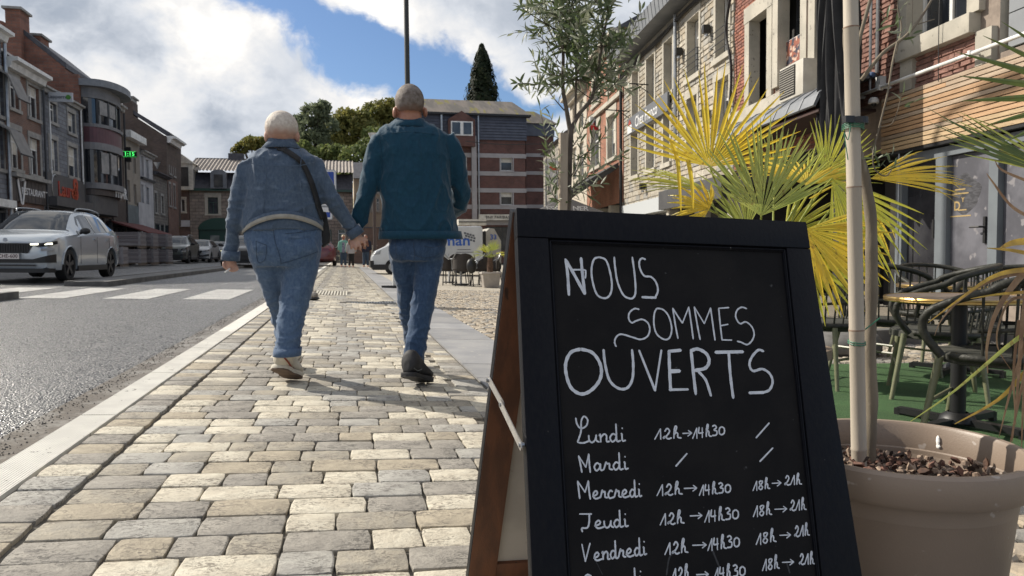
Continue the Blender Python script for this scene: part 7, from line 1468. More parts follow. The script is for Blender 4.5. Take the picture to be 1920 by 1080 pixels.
# ------------------------------------------------------------------ MAN
YM = 4.50
W_, u, torso, limb, ball = body_kit(YM)
MP = thing('person', 'taller person with cropped grey hair in teal jacket and dark jeans, walking away', 'person', V((at(780, 600, YM).x, YM, gz(.42))))
jt = torso([(226, 742, 795, .06, .02), (234, 728, 812, .085, .01), (244, 712, 836, .11, 0), (256, 702, 848, .13, 0), (285, 706, 850, .145, 0), (320, 712, 848, .15, 0), (355, 712, 847, .15, 0), (390, 715, 850, .15, 0), (420, 713, 857, .155, 0), (446, 712, 864, .155, 0)])
slL = [(716, 258, 0, 20), (706, 290, 0, 20), (696, 325, .0, 19.5), (688, 360, .0, 19), (678, 395, .03, 18), (669, 425, .055, 15), (666, 434, .06, 14)]
slR = [(834, 260, 0, 21), (850, 285, 0, 20), (858, 318, .02, 19.5), (862, 350, .06, 19), (862, 378, .12, 18), (855, 392, .20, 16.5), (846, 398, .28, 15)]
jk = fuse([jt, limb(slL), limb(slR)], .0085, 3); jk_o = fin(jk, 'teal_jacket', M_TEAL, MP, lambda p: .012*ridge(p, (9, 6, 4.5), 5)+.006*ridge(p, (20, 8, 9))-.007)
# open the bottom: flared hem band and collar
def arcm(y0, xl, xr, dh, grow, n=30, arc=(PI, 2*PI)):
 out = []
 for i in range(n+1): a = arc[0]+(arc[1]-arc[0])*i/n; x = (xl+xr)/2+(xr-xl)/2*math.cos(a)*grow; c = W_(x, y0, 0); out.append(V((c.x, YM+dh*math.sin(a)*grow, c.z)))
 return out
b0, b1 = arcm(434, 713, 862, .155, 1.012), arcm(449, 712, 865, .155, 1.014); mb = MB(); mb.add(b0+b1, [(i, i+1, len(b0)+i+1, len(b0)+i) for i in range(len(b0)-1)]); o = mb.build('hem', M_TEAL, jk_o, recalc=False, smooth=True); s_ = o.modifiers.new('s', 'SOLIDIFY'); s_.thickness = .006
mb = MB(); mb.rings([(W_(769, 240, .0), V((37*u, 0, 0)), V((0, .105, 0))), (W_(769, 227, .015), V((29*u, 0, 0)), V((0, .082, 0))), (W_(769, 223, .02), V((27*u, 0, 0)), V((0, .074, 0)))], 26, cap=False); o = mb.build('collar', M_TEAL, jk_o, smooth=True); s_ = o.modifiers.new('s', 'SOLIDIFY'); s_.thickness = .009
onback(jk_o, [(712, 262), (716, 300), (715, 335)], .002, M_TEAL); onback(jk_o, [(838, 268), (844, 305), (846, 345)], .002, M_TEAL); onback(jk_o, [(735, 250), (770, 247), (815, 252)], .0018, M_TEAL)
hips = torso([(425, 727, 842, .115, 0), (448, 726, 841, .13, 0), (470, 728, 837, .14, 0), (490, 733, 830, .12, 0)])
legR = [(806, 470, 0, 30), (803, 500, .0, 27.5), (798, 535, -.02, 25), (793, 570, -.03, 23.5), (786, 610, -.05, 22), (779, 650, -.07, 20.5), (776, 677, -.08, 20)]
legL = [(753, 470, .02, 27), (757, 500, .05, 24.5), (763, 540, .10, 21), (765, 575, .16, 19), (770, 620, .26, 17), (774, 655, .36, 15)]
jn = fuse([hips, limb(legR), limb(legL), ball(755, 468, -.035, 29, 30, 26), ball(808, 468, -.035, 30, 30, 26)], .0085, 3)
jn_o = fin(jn, 'jeans', M_DENM, MP, lambda p: .009*ridge(p, (9, 6, 16), 4)*max(.3, min(1, (.7-p.z)/.3))+.006*ridge(p, (18, 9, 8))-.006)
for pts in ([(775, 455), (777, 475), (776, 492)], [(777, 478), (800, 484), (825, 476)], [(795, 462), (812, 464), (828, 460)], [(742, 455), (744, 478), (758, 480)], [(776, 668), (757, 670), (795, 668)]): onback(jn_o, pts, .0015, M_STIT)
head = [ball(768, 191, 0, 27, 31, 32), ball(768, 210, .03, 22.5, 25, 21)]; neck = limb([(768, 212, .01, 22), (768, 236, 0, 24), (768, 252, 0, 32)]); ears = [ball(740, 211, -.005, 4.2, 9, 10.5), ball(797.5, 211, -.005, 4.2, 9, 10)]; nose = [ball(768, 200, .125, 5, 8, 7), ball(768, 216, .105, 9, 8, 6)]
core = [torso([(255, 738, 805, .07, 0), (320, 738, 815, .08, 0), (420, 745, 822, .08, 0), (475, 748, 815, .07, 0)]), limb([(718, 262, 0, 10), (696, 325, 0, 9), (678, 395, .03, 8), (668, 430, .055, 9), (664, 445, .06, 9)]), limb([(832, 265, 0, 10), (856, 320, .02, 9), (860, 376, .12, 8), (848, 397, .28, 9), (842, 400, .33, 9)]), limb([(806, 470, 0, 16), (793, 560, -.03, 12), (780, 640, -.07, 10), (777, 672, -.08, 10)]), limb([(753, 470, .02, 14), (763, 545, .10, 10), (772, 630, .28, 8), (775, 655, .36, 9)])]
hL = [ball(672, 455, .075, 11, 9, 9)]+fingers(W_, u, None, [[(668, 452, .03), (664, 462, .015), (670, 468, .03)], [(675, 452, .03), (673, 464, .01), (678, 469, .03)], [(682, 451, .035), (682, 462, .02), (686, 466, .035)], [(686, 448, .04), (689, 457, .03), (690, 462, .045)], [(662, 446, .05), (655, 452, .03), (656, 460, .03)]], 3.3)
hR = [ball(850, 398, .34, 9, 12, 9)]+fingers(W_, u, None, [[(846, 400, .36), (840, 402, .42)], [(850, 402, .36), (846, 405, .42)], [(854, 403, .36), (852, 406, .42)], [(858, 400, .36), (857, 403, .42)], [(846, 393, .34), (840, 392, .38), (836, 396, .41)]], 3.3)
bd2 = fin(fuse(head+[neck]+ears+nose+core+hL+hR, .0062, 1), 'body', M_SKIN, MP)
hair = fuse([ball(768, 190.2, -.001, 28, 32, 33)], .007, 1); bm = bmesh.new(); bm.from_mesh(hair); zc = W_(768, 212, 0).z
bmesh.ops.delete(bm, geom=[v for v in bm.verts if v.co.z < zc + (.06 if v.co.y > YM+.05 else 0) + 1.1*max(0, v.co.y-YM-.05) or (v.co.y > YM+.07 and v.co.z < W_(768, 178).z)], context='VERTS'); bm.to_mesh(hair); bm.free(); fin(hair, 'hair', hair_mat('close_cropped_grey_hair', (.10, .075, .06), (.19, .16, .14), (.17, .09, .06), W_(768, 213).z, W_(768, 196).z, 34), MP)
for ex in (-1, 1): mb = MB(); mb.sph(W_(768+ex*10, 193, .125), (3.2*u, 2.5*u, 2.2*u), 8); mb.build('eye', M_BLACK, bd2)
gt = gp(803, 718); toe = V((gt.x, gt.y, gz(gt.x)+.002)); hl = at(761, 706, toe.y-.20)
sh, *_ = shoe('shoe', M_SHOEB, M_SHOEB, MP, W_, hl, toe, V((.05, .2, .9)), .115, u, .026, .12, ankle=W_(776, 676, -.08)); onback(sh, [(776, 690), (783, 695), (791, 692)], .003, mat('grey_logo_curve', (.10, .11, .11), rough=.6), 'swoosh_mark', .001)
g2 = at(780, 690, YM+.40); g2 = V((g2.x, YM+.36, gz(g2.x)+.0)); shoe('shoe', M_SHOEB, M_SHOEB, MP, W_, g2, g2+V((.03, .26, .05)), V((0, -.1, 1)), .09, u, .024, .09, ankle=W_(777, 674, .42))
# ------------------------------------------------------------------ DISTANT WALKERS
def walker(label, px, feet_y, head_y, Y, top, legs, hair_c, skirt=None, arms=True, bagc=None, vest=None, xoff=0):
 W2, u2, torso, limb, ball = body_kit(Y); H = feet_y-head_y; k = H/57.0; X = px
 def q(dy): return head_y+dy*k
 t = thing('person', label, 'person', V((W2(X, feet_y).x, Y, W2(X, feet_y).z)), 'people walking towards the camera far down the pavement')
 me = fuse([ball(X, q(4), 0, 3.1*k, 3.4*k, 4.2*k), limb([(X, q(6), 0, 1.6*k), (X, q(10), 0, 2.2*k)]), torso([(q(9), X-4*k, X+4*k, .09, 0), (q(11), X-6.5*k, X+6.5*k, .11, 0), (q(20), X-5.5*k, X+5.5*k, .11, 0), (q(29), X-5.8*k, X+5.8*k, .12, 0)]), limb([(X-6.5*k, q(12), 0, 2.2*k), (X-8*k, q(21), 0, 1.8*k), (X-8*k, q(30), .08, 1.4*k)]), limb([(X+6.5*k, q(12), 0, 2.2*k), (X+8*k, q(21), 0, 1.8*k), (X+8*k, q(30), .08, 1.4*k)]), limb([(X-2.8*k, q(28), 0, 3.2*k), (X-3.2*k, q(42), 0, 2.3*k), (X-3.5*k, q(55), -.1, 1.5*k)]), limb([(X+2.8*k, q(28), 0, 3.2*k), (X+3*k, q(42), 0, 2.3*k), (X+3.5*k, q(55), .1, 1.5*k)]), ball(X-3.5*k, q(56), -.2, 1.8*k, 5*k, 1.4*k), ball(X+3.5*k, q(56), .0, 1.8*k, 5*k, 1.4*k)], .022, 1)
 fin(me, 'body', M_SKIN, t)
 me = fuse([torso([(q(9), X-4.4*k, X+4.4*k, .11, 0), (q(11), X-7*k, X+7*k, .13, 0), (q(20), X-6.2*k, X+6.2*k, .13, 0), (q(31), X-6.8*k, X+6.8*k, .15, 0)]), limb([(X-6.5*k, q(12), 0, 2.7*k), (X-8.2*k, q(21), 0, 2.3*k), (X-8.2*k, q(27), .06, 2.1*k)]), limb([(X+6.5*k, q(12), 0, 2.7*k), (X+8.2*k, q(21), 0, 2.3*k), (X+8.2*k, q(27), .06, 2.1*k)])], .022, 1); fin(me, 'top', top, t)
 if vest: mb = MB(); mb.rings([(W2(X, q(13), -.10), V((2.6*k*u2, 0, 0)), V((0, .06, 0))), (W2(X, q(31), -.12), V((3.2*k*u2, 0, 0)), V((0, .07, 0)))], 12); mb.build('shirt', vest, t)
 me = fuse([torso([(q(28), X-6*k, X+6*k, .125, 0), (q(33), X-6*k, X+6*k, .13, 0)]), limb([(X-2.8*k, q(31), 0, 3.5*k), (X-3.2*k, q(42), 0, 2.7*k), (X-3.5*k, q(54), -.1, 2.2*k)]), limb([(X+2.8*k, q(31), 0, 3.5*k), (X+3*k, q(42), 0, 2.7*k), (X+3.5*k, q(54), .1, 2.2*k)])], .022, 1); fin(me, 'trousers', legs, t)
 mb = MB(); mb.sph(W2(X, q(2.6), .04), (3.5*k*u2, 3.8*k*u2, 3.6*k*u2), 12); mb.build('hair', hair_c, t, smooth=True); return t
M_MINT = mat('mint_green_jacket', (.20, .42, .34), (.15, .33, .27), rough=.85, scale=9); M_NAVY = mat('navy_cloth', (.015, .018, .035), rough=.85); M_BLKC = mat('black_cloth', (.012, .012, .013), rough=.85); M_PRINT = mat('printed_shirt', (.30, .28, .33), (.08, .09, .16), rough=.85, scale=16, contrast=(.45, .55)); M_LTTOP = mat('pale_top', (.36, .34, .34), rough=.85); M_BLOND = mat('blonde_hair', (.62, .50, .32), rough=.7); M_DKHAIR = mat('dark_hair', (.04, .03, .025), rough=.7); M_DENF = mat('far_jeans', (.04, .065, .10), rough=.85)
walker('blonde person in a mint green jacket and dark trousers far down the pavement', 644, 500, 441, 41, M_MINT, M_DENF, M_BLOND, vest=M_PRINT)
walker('slim person in black trousers and pale top, partly hidden behind the held hands', 658.5, 501, 445, 40, M_LTTOP, M_BLKC, M_DKHAIR)
walker('person in a navy short sleeved top and jeans far down the pavement', 686, 500.5, 440, 41, M_NAVY, M_DENF, M_DKHAIR)
t = thing('shopping_bag', 'small pale bag with a black side carried low beside the blonde person', 'bag', at(634, 484, 41)); mb = MB(); p = at(634, 484, 41); mb.box(p, (.22, .14, .3)); o = mb.build('bag_body', mat('khaki_bag', (.30, .30, .22), (.05, .05, .05), rough=.8, scale=4, contrast=(.45, .55)), t); bevel(o, .03); mb = MB(); mb.tube(curve_pts([p+V((-.08, 0, .14)), p+V((0, 0, .34)), p+V((.08, 0, .14))], 6), .01, 5); mb.build('handle', M_BLACK, t)
# ================================================================== A-BOARD
bo = V((.3075, 1.324, .832)); ba = V((.99907, .0020, -.0430)).normalized(); bd = V((-.0401, -.3178, -.9473)).normalized(); bn_ = V((.01556, -.94815, .31743)).normalized()
def bP(u, v, w=0): return bo + ba*u + bd*v + bn_*w
def buv(x, y, off=0):
 r = ray(x, y); O = bo+bn_*off; k = (O-EYE).dot(bn_)/r.dot(bn_); p = EYE+r*k-bo; g_ = ba.dot(bd)
 A, Bq = p.dot(ba), p.dot(bd); den = 1-g_*g_; return ((A-g_*Bq)/den, (Bq-g_*A)/den)
M_BPAINT = bpy.data.materials.new('black_gloss_paint'); M_BPAINT.use_nodes = True; N = NB(M_BPAINT.node_tree); b = M_BPAINT.node_tree.nodes['Principled BSDF']
pos = N.n('ShaderNodeNewGeometry').outputs['Position']; st = N.noise(N.vm('MULTIPLY', pos, (60, 60, 4)), 3, 5, .6)
chip = N.ss(N.noise(N.vm('MULTIPLY', pos, (1, 1, .5)), 70, 5, .65), .715, .74); c = N.mix(N.ss(st, .3, .8), (.0035, .0038, .0065), (.008, .0083, .0105)); c = N.mix(chip, c, (.20, .19, .17)); N.put(b.inputs['Base Color'], c)
N.put(b.inputs['Roughness'], N.m('MULTIPLY_ADD', st, .35, .30)); b.inputs['Specular IOR Level'].default_value = .14
bn = N.n('ShaderNodeBump'); bn.inputs['Distance'].default_value = .0006; bn.inputs['Strength'].default_value = .8; N.put(bn.inputs['Height'], N.m('ADD', st, N.noise(pos, 90, 3))); M_BPAINT.node_tree.links.new(bn.outputs[0], b.inputs['Normal'])
M_CHALK = mat('matt_black_writing_panel', (.008, .0075, .008), (.012, .011, .011), rough=.7, scale=9, spec=.12, speck=((.06, .06, .06), 60, .73), bump=.0002, bscale=200)
M_STAIN = mat('reddish_stained_wood', (.13, .048, .020), (.075, .028, .013), rough=.6, scale=5, stretch=(6, 6, 1), det=6, bump=.0005, bscale=60, speck=((.035, .015, .008), 9, .66))
M_PINK = mat('bare_side_wood', (.34, .20, .13), (.26, .15, .10), rough=.7, scale=6, stretch=(5, 5, 1))
M_PANB = mat('off_white_panel_back', (.42, .39, .35), (.34, .315, .28), rough=.8, scale=5, speck=((.22, .2, .18), 30, .7))
BL = .885; TH = .026
AB = thing('chalkboard_sign', 'black wooden A-frame chalkboard with handwritten white opening hours', 'chalkboard', (bo+bd*BL+ba*.3+V((0, .28, 0))))
def bpoly(name, pts, w0, w1, m, parent=AB, bev=.0022, P=bP, nn=None):
 mb = MB(); mb.prism([P(u, v, w0) for u, v in pts], (nn or bn_)*(w1-w0)); o = mb.build(name, m, parent)
 if bev: bevel(o, bev)
 return o
bpoly('stile', [(0, .057), (.0585, .057), (.059, BL), (0, BL)], -TH, 0, M_BPAINT)
bpoly('stile', [(.547, .057), (.600, .057), (.601, BL), (.511, BL)], -TH, 0, M_BPAINT)
bpoly('top_rail', [(0, 0), (.6, 0), (.6, .0565), (0, .0565)], -TH, .0015, M_BPAINT, bev=.003)
bpoly('bottom_rail', [(.0595, .80), (.508, .80), (.505, .86), (.0595, .86)], -TH, -.001, M_BPAINT)
bpoly('writing_panel', [(.05, .05), (.55, .05), (.52, .81), (.05, .81)], -.014, -.0085, M_CHALK, bev=0)
bpoly('panel_back', [(.06, .06), (.54, .06), (.51, .8), (.06, .8)], -.018, -.0142, M_PANB, bev=0)
# bead moulding round the panel
def bead(p0, p1, nm='moulding'):
 mb = MB(); a, b_ = bP(*p0, -.0075), bP(*p1, -.0075); mb.tube([a, b_], .0042, 6); mb.tube([bP(p0[0]+.0, p0[1], -.004), bP(p1[0], p1[1], -.004)], .002, 5); return mb.build(nm, M_BPAINT, AB, smooth=True)
bead((.0625, .061), (.0625, .80)); bead((.5435, .061), (.5115, .80)); bead((.0625, .061), (.5435, .061))
# inner (back) faces of the front leaf: stained wood
for pts in ([(.004, .01), (.056, .01), (.056, BL-.005), (.004, BL-.005)], [(.55, .01), (.596, .01), (.596, BL-.005), (.52, BL-.005)], [(.06, .006), (.54, .006), (.54, .055), (.06, .055)], [(.0595, .80), (.508, .80), (.505, .86), (.0595, .86)]): bpoly('back_facing', pts, -TH-.0012, -TH-.0002, M_STAIN, bev=0)
# rear leaf
co = bo + V((-.0035, .036, .0)); cd2 = V((-.062, .30, -.95)).normalized(); cn = ba.cross(cd2).normalized()
if cn.y < 0: cn = -cn
def cP(u, v, w=0): return co + ba*u + cd2*v + cn*w
for nm, pts in (('stile', [(0, 0), (.062, 0), (.062, BL), (0, BL)]), ('stile', [(.538, 0), (.6, 0), (.6, BL), (.538, BL)])):
 bpoly('rear_'+nm, pts, -TH, 0, M_BPAINT, P=cP, nn=cn); bpoly('rear_inner_face', [(u+(.0015 if u < .3 and k in (0, 3) else 0), v) for k, (u, v) in enumerate(pts)], -TH-.0012, -TH-.0002, M_STAIN, bev=0, P=cP, nn=cn)
for v0, v1 in ((0, .06), (.80, .86)): bpoly('rear_rail', [(.0625, v0), (.5375, v0), (.5375, v1), (.0625, v1)], -TH, -.001, M_STAIN, P=cP, nn=cn)
bpoly('rear_panel', [(.05, .05), (.55, .05), (.55, .81), (.05, .81)], -.016, -.010, M_PANB, bev=0, P=cP, nn=cn)
# hinge at the top, folding metal stay
mb = MB(); mb.tube([bP(.05, -.004, -TH-.004), bP(.12, -.004, -TH-.004)], .005, 8); mb.build('hinge', M_GALV, AB)
q0 = cP(-.002, .352, -TH*.5); q2 = bP(-.004, .425, -TH*.4); q1 = (q0*.55+q2*.45)+V((0, 0, .004))
for a, b_, off in ((q0, q1, 0), (q1, q2, -.003)):
 dd = (b_-a).normalized(); s_ = dd.cross(V((1, 0, 0))).normalized()*.0085; mb = MB(); a2 = a-dd*.006; b2 = b_+dd*.006
 mb.prism([a2-s_+V((off, 0, 0)), b2-s_+V((off, 0, 0)), b2+dd*.004+V((off, 0, 0)), b2+s_+V((off, 0, 0)), a2+s_+V((off, 0, 0)), a2-dd*.004+V((off, 0, 0))], (-.0018, 0, 0)); mb.build('stay_link', mat('tinned_steel_stay', (.55, .54, .52), (.42, .41, .40), rough=.35, metal=.7, scale=30), AB)
for q in (q0, q1, q2): mb = MB(); mb.tube([q+V((-.007, 0, 0)), q+V((.003, 0, 0))], .0042, 8); mb.build('rivet', M_GALV, AB)
# ---- writing
M_PEN = mat('white_paint_marker', (.62, .64, .68), (.48, .50, .54), rough=.6, scale=70, contrast=(.3, .75))
def ribbon(mb, pts, w, lift=-.0078):
 P_ = curve_pts([V((a, b_, 0)) for a, b_ in pts], 6) if len(pts) > 2 else [V((*pts[0], 0)), V((*pts[1], 0))]
 P_ = [P_[0]] + [p for i, p in enumerate(P_[1:]) if (p-P_[i]).length > 1e-5]
 L_ = []; R__ = []; n = len(P_)
 for i, p in enumerate(P_):
  t = (P_[min(i+1, n-1)]-P_[max(i-1, 0)]); t = t.normalized() if t.length > 0 else V((1, 0, 0)); s_ = V((-t.y, t.x, 0)); k = w/2*(1+.10*math.sin(i*1.7+p.x*50))
  if i in (0, n-1): k *= .8
  L_.append(p+s_*k); R__.append(p-s_*k)
 e0 = P_[0]-(P_[1]-P_[0]).normalized()*w*.35; e1 = P_[-1]+(P_[-1]-P_[-2]).normalized()*w*.35
 vs = [bP(p.x, p.y, lift) for p in L_+R__+[e0, e1]]; fs = [(i, i+1, n+i+1, n+i) for i in range(n-1)]+[(0, n, 2*n), (n-1, 2*n+1, 2*n-1)]
 mb.add(vs, fs)
def word(name, strokes, ox, oy, sc, wdef):
 mb = MB()
 for k, s_ in enumerate(strokes):
  w = wdef
  if isinstance(s_, tuple): s_, w = s_
  ribbon(mb, [buv(ox+x/sc, oy+y/sc, -.0078) for x, y in s_], w*1.22/sc*bpx, -.0078+.00006*(k % 5))
 return mb.build(name, M_PEN, AB, recalc=False)
bpx = .6/555
A_ = (1040, 460, 3.6)
word('lettering', [([(75, 95), (88, 200), (96, 335)], 15), ([(72, 95), (128, 190), (203, 328)], 16), ([(178, 85), (188, 200), (204, 328)], 15), ([(108, 166), (198, 166), (209, 185), (206, 222)], 9),
 [(300, 80), (265, 95), (248, 165), (258, 255), (288, 335), (340, 357), (375, 330), (386, 265), (372, 175), (345, 100), (300, 80)], [(402, 80), (408, 150), (425, 250), (462, 332), (503, 358), (532, 352), (546, 310), (540, 200), (524, 80)],
 [(612, 95), (588, 88), (571, 112), (577, 160), (605, 206), (650, 213), (684, 250), (697, 305), (680, 350)], ([(684, 353), (640, 352), (590, 350)], 13)], *A_, 10)
word('lettering', [[(570, 432), (538, 428), (505, 455), (500, 495), (520, 522), (550, 510), (592, 500), (630, 525), (642, 570), (625, 615), (580, 635), (530, 622), (450, 600), (415, 620), (405, 655), (415, 683)],
 [(690, 425), (673, 460), (670, 535), (690, 600), (740, 635), (776, 622), (790, 560), (770, 480), (733, 435), (690, 425)], [(832, 628), (815, 540), (797, 425)], [(797, 425), (835, 485), (862, 525)], [(862, 525), (905, 416)], [(905, 416), (922, 530), (935, 632)],
 [(982, 636), (965, 550), (942, 416)], [(942, 416), (1010, 528)], [(1010, 528), (1052, 423)], [(1052, 423), (1068, 540), (1082, 640)], [(1175, 420), (1107, 425)], [(1107, 425), (1118, 540), (1130, 640)], [(1120, 543), (1170, 533)], [(1130, 638), (1195, 640)],
 [(1295, 428), (1262, 418), (1230, 440), (1222, 485), (1250, 528), (1290, 517), (1330, 550), (1346, 600), (1330, 645), (1298, 670), (1260, 655), (1232, 648)]], *A_, 8.5)
word('lettering', [([(175, 700), (110, 722), (76, 790), (78, 870), (110, 960), (175, 1003), (240, 983), (298, 920), (316, 850), (298, 780), (250, 722), (175, 700)], 16), ([(330, 705), (340, 800), (370, 910), (430, 965), (490, 962), (525, 900), (530, 800), (522, 705)], 13),
 ([(570, 710), (678, 980)], 15), ([(678, 980), (720, 708)], 12), ([(850, 708), (768, 716)], 19), ([(772, 716), (776, 850), (783, 978)], 16), ([(785, 850), (843, 848)], 24), ([(775, 975), (900, 972)], 15),
 ([(920, 705), (935, 850), (952, 1005)], 16), ([(920, 712), (965, 700), (1022, 730), (1042, 780), (1018, 828), (945, 845)], 17), ([(968, 850), (1020, 910), (1055, 1015)], 14), ([(1087, 722), (1270, 718)], 22), ([(1175, 725), (1185, 870), (1205, 1030)], 15),
 ([(1410, 715), (1372, 708), (1327, 760), (1315, 810), (1340, 848), (1400, 835), (1450, 865), (1471, 920), (1450, 975), (1408, 993)], 13), ([(1408, 993), (1315, 996)], 20)], *A_, 14)
B_ = (1060, 760, 3.376)
GL_ = {'u': [[(.0, .9), (.05, .3), (.3, .0), (.6, .3), (.72, .95)], [(.72, .95), (.72, .3), (1, .05)]], 'n': [[(.0, .8), (.12, .95), (.15, .0)], [(.15, .55), (.45, 1), (.7, .8), (.72, .1), (1, .1)]], 'm': [[(.0, .8), (.08, .95), (.1, .0)], [(.1, .6), (.3, 1), (.42, .8), (.44, 0)], [(.44, .6), (.65, 1), (.8, .8), (.82, .1), (1, .1)]],
 'd': [[(.6, .8), (.3, 1), (.05, .5), (.25, .0), (.55, .3), (.62, .9)], [(.58, 2.25), (.62, 1.2), (.68, .1), (1, .15)]], 'i': [[(.1, .95), (.25, .9), (.35, .1), (.9, .15)], [(.28, 1.72), (.33, 1.62)]], 'a': [[(.6, .8), (.3, 1), (.05, .5), (.25, .0), (.55, .3), (.66, .9)], [(.66, .9), (.7, .1), (1, .15)]],
 'r': [[(.0, .1), (.2, .9), (.25, 1.05), (.4, .85), (.62, .85), (.65, .2), (1, .1)]], 'e': [[(.0, .3), (.45, .5), (.6, .8), (.4, 1.02), (.12, .7), (.15, .2), (.45, .0), (1, .2)]], 'c': [[(.7, .85), (.4, 1), (.1, .5), (.3, .0), (1, .15)]],
 '1': [[(.0, .0), (.75, 1)], [(.75, 1), (.78, .0)]], '2': [[(.25, .72), (.5, 1), (.75, .75), (.5, .35), (.1, .05), (.25, .22), (.6, .0), (.95, .1)]], 'h': [[(.20, .0), (.24, .75), (.34, 1.15), (.48, 1.12), (.44, .85), (.24, .45)], [(.23, .35), (.42, .56), (.60, .45), (.62, .12), (.98, .04)]], '4': [[(.15, 1), (.1, .45), (.75, .5)], [(.6, .95), (.62, .0)]],
 '3': [[(.1, .9), (.45, 1), (.7, .8), (.35, .55), (.75, .45), (.7, .1), (.1, .02)]], '0': [[(.5, .78), (.15, .6), (.15, .15), (.5, .02), (.85, .2), (.85, .6), (.5, .78)]], '8': [[(.6, .95), (.25, .85), (.35, .55), (.75, .3), (.5, .02), (.15, .2), (.5, .55), (.75, .85), (.6, .95)]]}
def wr(s, x0, y0, x1, y1, h, extra=(), w=7.5):
 n = len(s); out = list(extra); adv = {'i': .55, 'm': 1.45, 'd': 1.05, '1': .8, 'r': .9, 'c': .85}; tot = sum(adv.get(c, 1) for c in s); x = 0
 for c in s:
  wd = adv.get(c, 1)/tot; X = x0+(x1-x0)*x; W_ = (x1-x0)*wd; yb = y0+(y1-y0)*(x+wd/2)
  for st_ in GL_[c]: out.append([(X+p*W_, yb-q*h) for p, q in st_])
  x += wd
 word('lettering', out, *B_, w)
wr('undi', 148, 236, 385, 228, 50, [[(66, 80), (74, 118), (98, 146), (132, 130), (141, 92), (118, 70), (101, 100), (99, 165), (85, 212), (80, 233), (115, 238), (150, 225)]])
wr('ardi', 180, 415, 402, 405, 48, [[(105, 425), (95, 370), (84, 320)], [(84, 320), (130, 392)], [(130, 392), (148, 308)], [(148, 308), (152, 370), (158, 425)]])
wr('ercredi', 172, 592, 487, 578, 48, [[(91, 590), (84, 530), (78, 480)], [(78, 480), (125, 550)], [(125, 550), (145, 478)], [(145, 478), (150, 540), (158, 594)]])
wr('eudi', 185, 780, 402, 768, 48, [[(90, 688), (166, 688)], [(152, 690), (150, 745), (138, 775), (105, 778), (108, 800)]])
wr('endredi', 180, 985, 518, 945, 50, [[(105, 880), (127, 988)], [(127, 988), (156, 873)]])
wr('amedi', 178, 1165, 500, 1130, 48, [[(165, 1082), (140, 1072), (126, 1088), (140, 1110), (165, 1125), (160, 1155), (125, 1160)]])
def arrow(x0, y, x1, dy=-3): return [[(x0, y), (x1, y+dy)], [(x1-22, y+dy-16), (x1, y+dy)], [(x1, y+dy), (x1-25, y+dy+20)]]
def hrs(a, ar, b_):
 wr('12h' if a[4] > 0 else '', *a[:4], abs(a[4])*1.0, w=7); word('lettering', arrow(*ar), *B_, 6.5); wr('14h30', *b_[:4], b_[4], w=7)
for a, ar, b_ in (((566, 216, 735, 208, 66), (743, 178, 800), (806, 212, 1012, 184, 66)), ((580, 574, 742, 562, 70), (752, 526, 832), (848, 572, 1050, 550, 66)), ((600, 760, 754, 745, 72), (790, 700, 865), (882, 742, 1100, 716, 74)), ((630, 948, 778, 930, 76), (805, 886, 892), (902, 922, 1106, 893, 76)), ((672, 1112, 792, 1090, 76), (830, 1072, 906), (940, 1105, 1142, 1075, 74))): hrs(a, ar, b_)
for a, ar, b_ in (((1188, 542, 1296, 526, 60), (1308, 494, 1366), (1385, 506, 1497, 500, 60)), ((1190, 708, 1308, 690, 70), (1325, 658, 1402), (1420, 668, 1526, 660, 66)), ((1208, 885, 1336, 860, 72), (1357, 823, 1426), (1448, 833, 1546, 822, 68)), ((1248, 1050, 1356, 1030, 74), (1373, 994, 1446), (1478, 1008, 1580, 1005, 68))):
 wr('18h', *a, w=6.5); word('lettering', arrow(*ar), *B_, 6); wr('21h', *b_, w=6.5)
for s_ in ([(1208, 205), (1290, 112)], [(700, 385), (770, 305)], [(1232, 355), (1313, 270)]): word('slash_mark', [s_], *B_, 9)
M_SMEAR = mat('faint_chalk_smear', (.035, .035, .037), (.022, .022, .023), rough=.7, scale=60)
mb = MB()
for s_, w in (([(640, 1075), (660, 960), (700, 930)], 9), ([(925, 900), (965, 1000), (990, 1060)], 10), ([(1400, 990), (1420, 1060)], 12), ([(195, 990), (235, 1070)], 4)):
 ribbon(mb, [buv(B_[0]+x/B_[2], B_[1]+y/B_[2], -.0083) for x, y in s_], w/3.376*bpx, -.0083)
mb.build('smear', M_SMEAR, AB, recalc=False)
# ================================================================== POT, CANE, OLIVE
PC = V((1.16, 1.36, gz(1.16))); RZ = .33
M_POT = mat('taupe_plastic', (.25, .19, .145), (.215, .165, .125), rough=.45, scale=3, bump=.0004, bscale=250, speck=((.36, .31, .27), 34, .70), vec='obj')
PT = thing('planter_pot', 'large round taupe plastic pot filled with bark, beside the chalkboard', 'pot', PC)
h0 = RZ-PC.z
mb = MB(); mb.lathe([(.001, .002), (.185, .002), (.19, .01), (.222, h0-.075), (.224, h0-.07), (.245, h0-.066), (.2505, h0-.058), (.2525, h0-.02), (.250, h0-.006), (.243, h0), (.234, h0-.001), (.229, h0-.008), (.226, h0-.06), (.2235, h0-.063), (.22, h0-.105), (.001, h0-.11)], 96, PC); o = mb.build('pot', M_POT, PT, smooth=35)
mb = MB()
c = PC+V((.2275*math.cos(R(28)), .2275*math.sin(R(28)), h0-.035)); mb.sph(c, (.003, .006, .014), 8); mb.sph(c+V((0, 0, -.012)), (.003, .008, .006), 8); mb.build('bird_dropping', mat('white_dropping', (.8, .8, .78), rough=.7), PT)
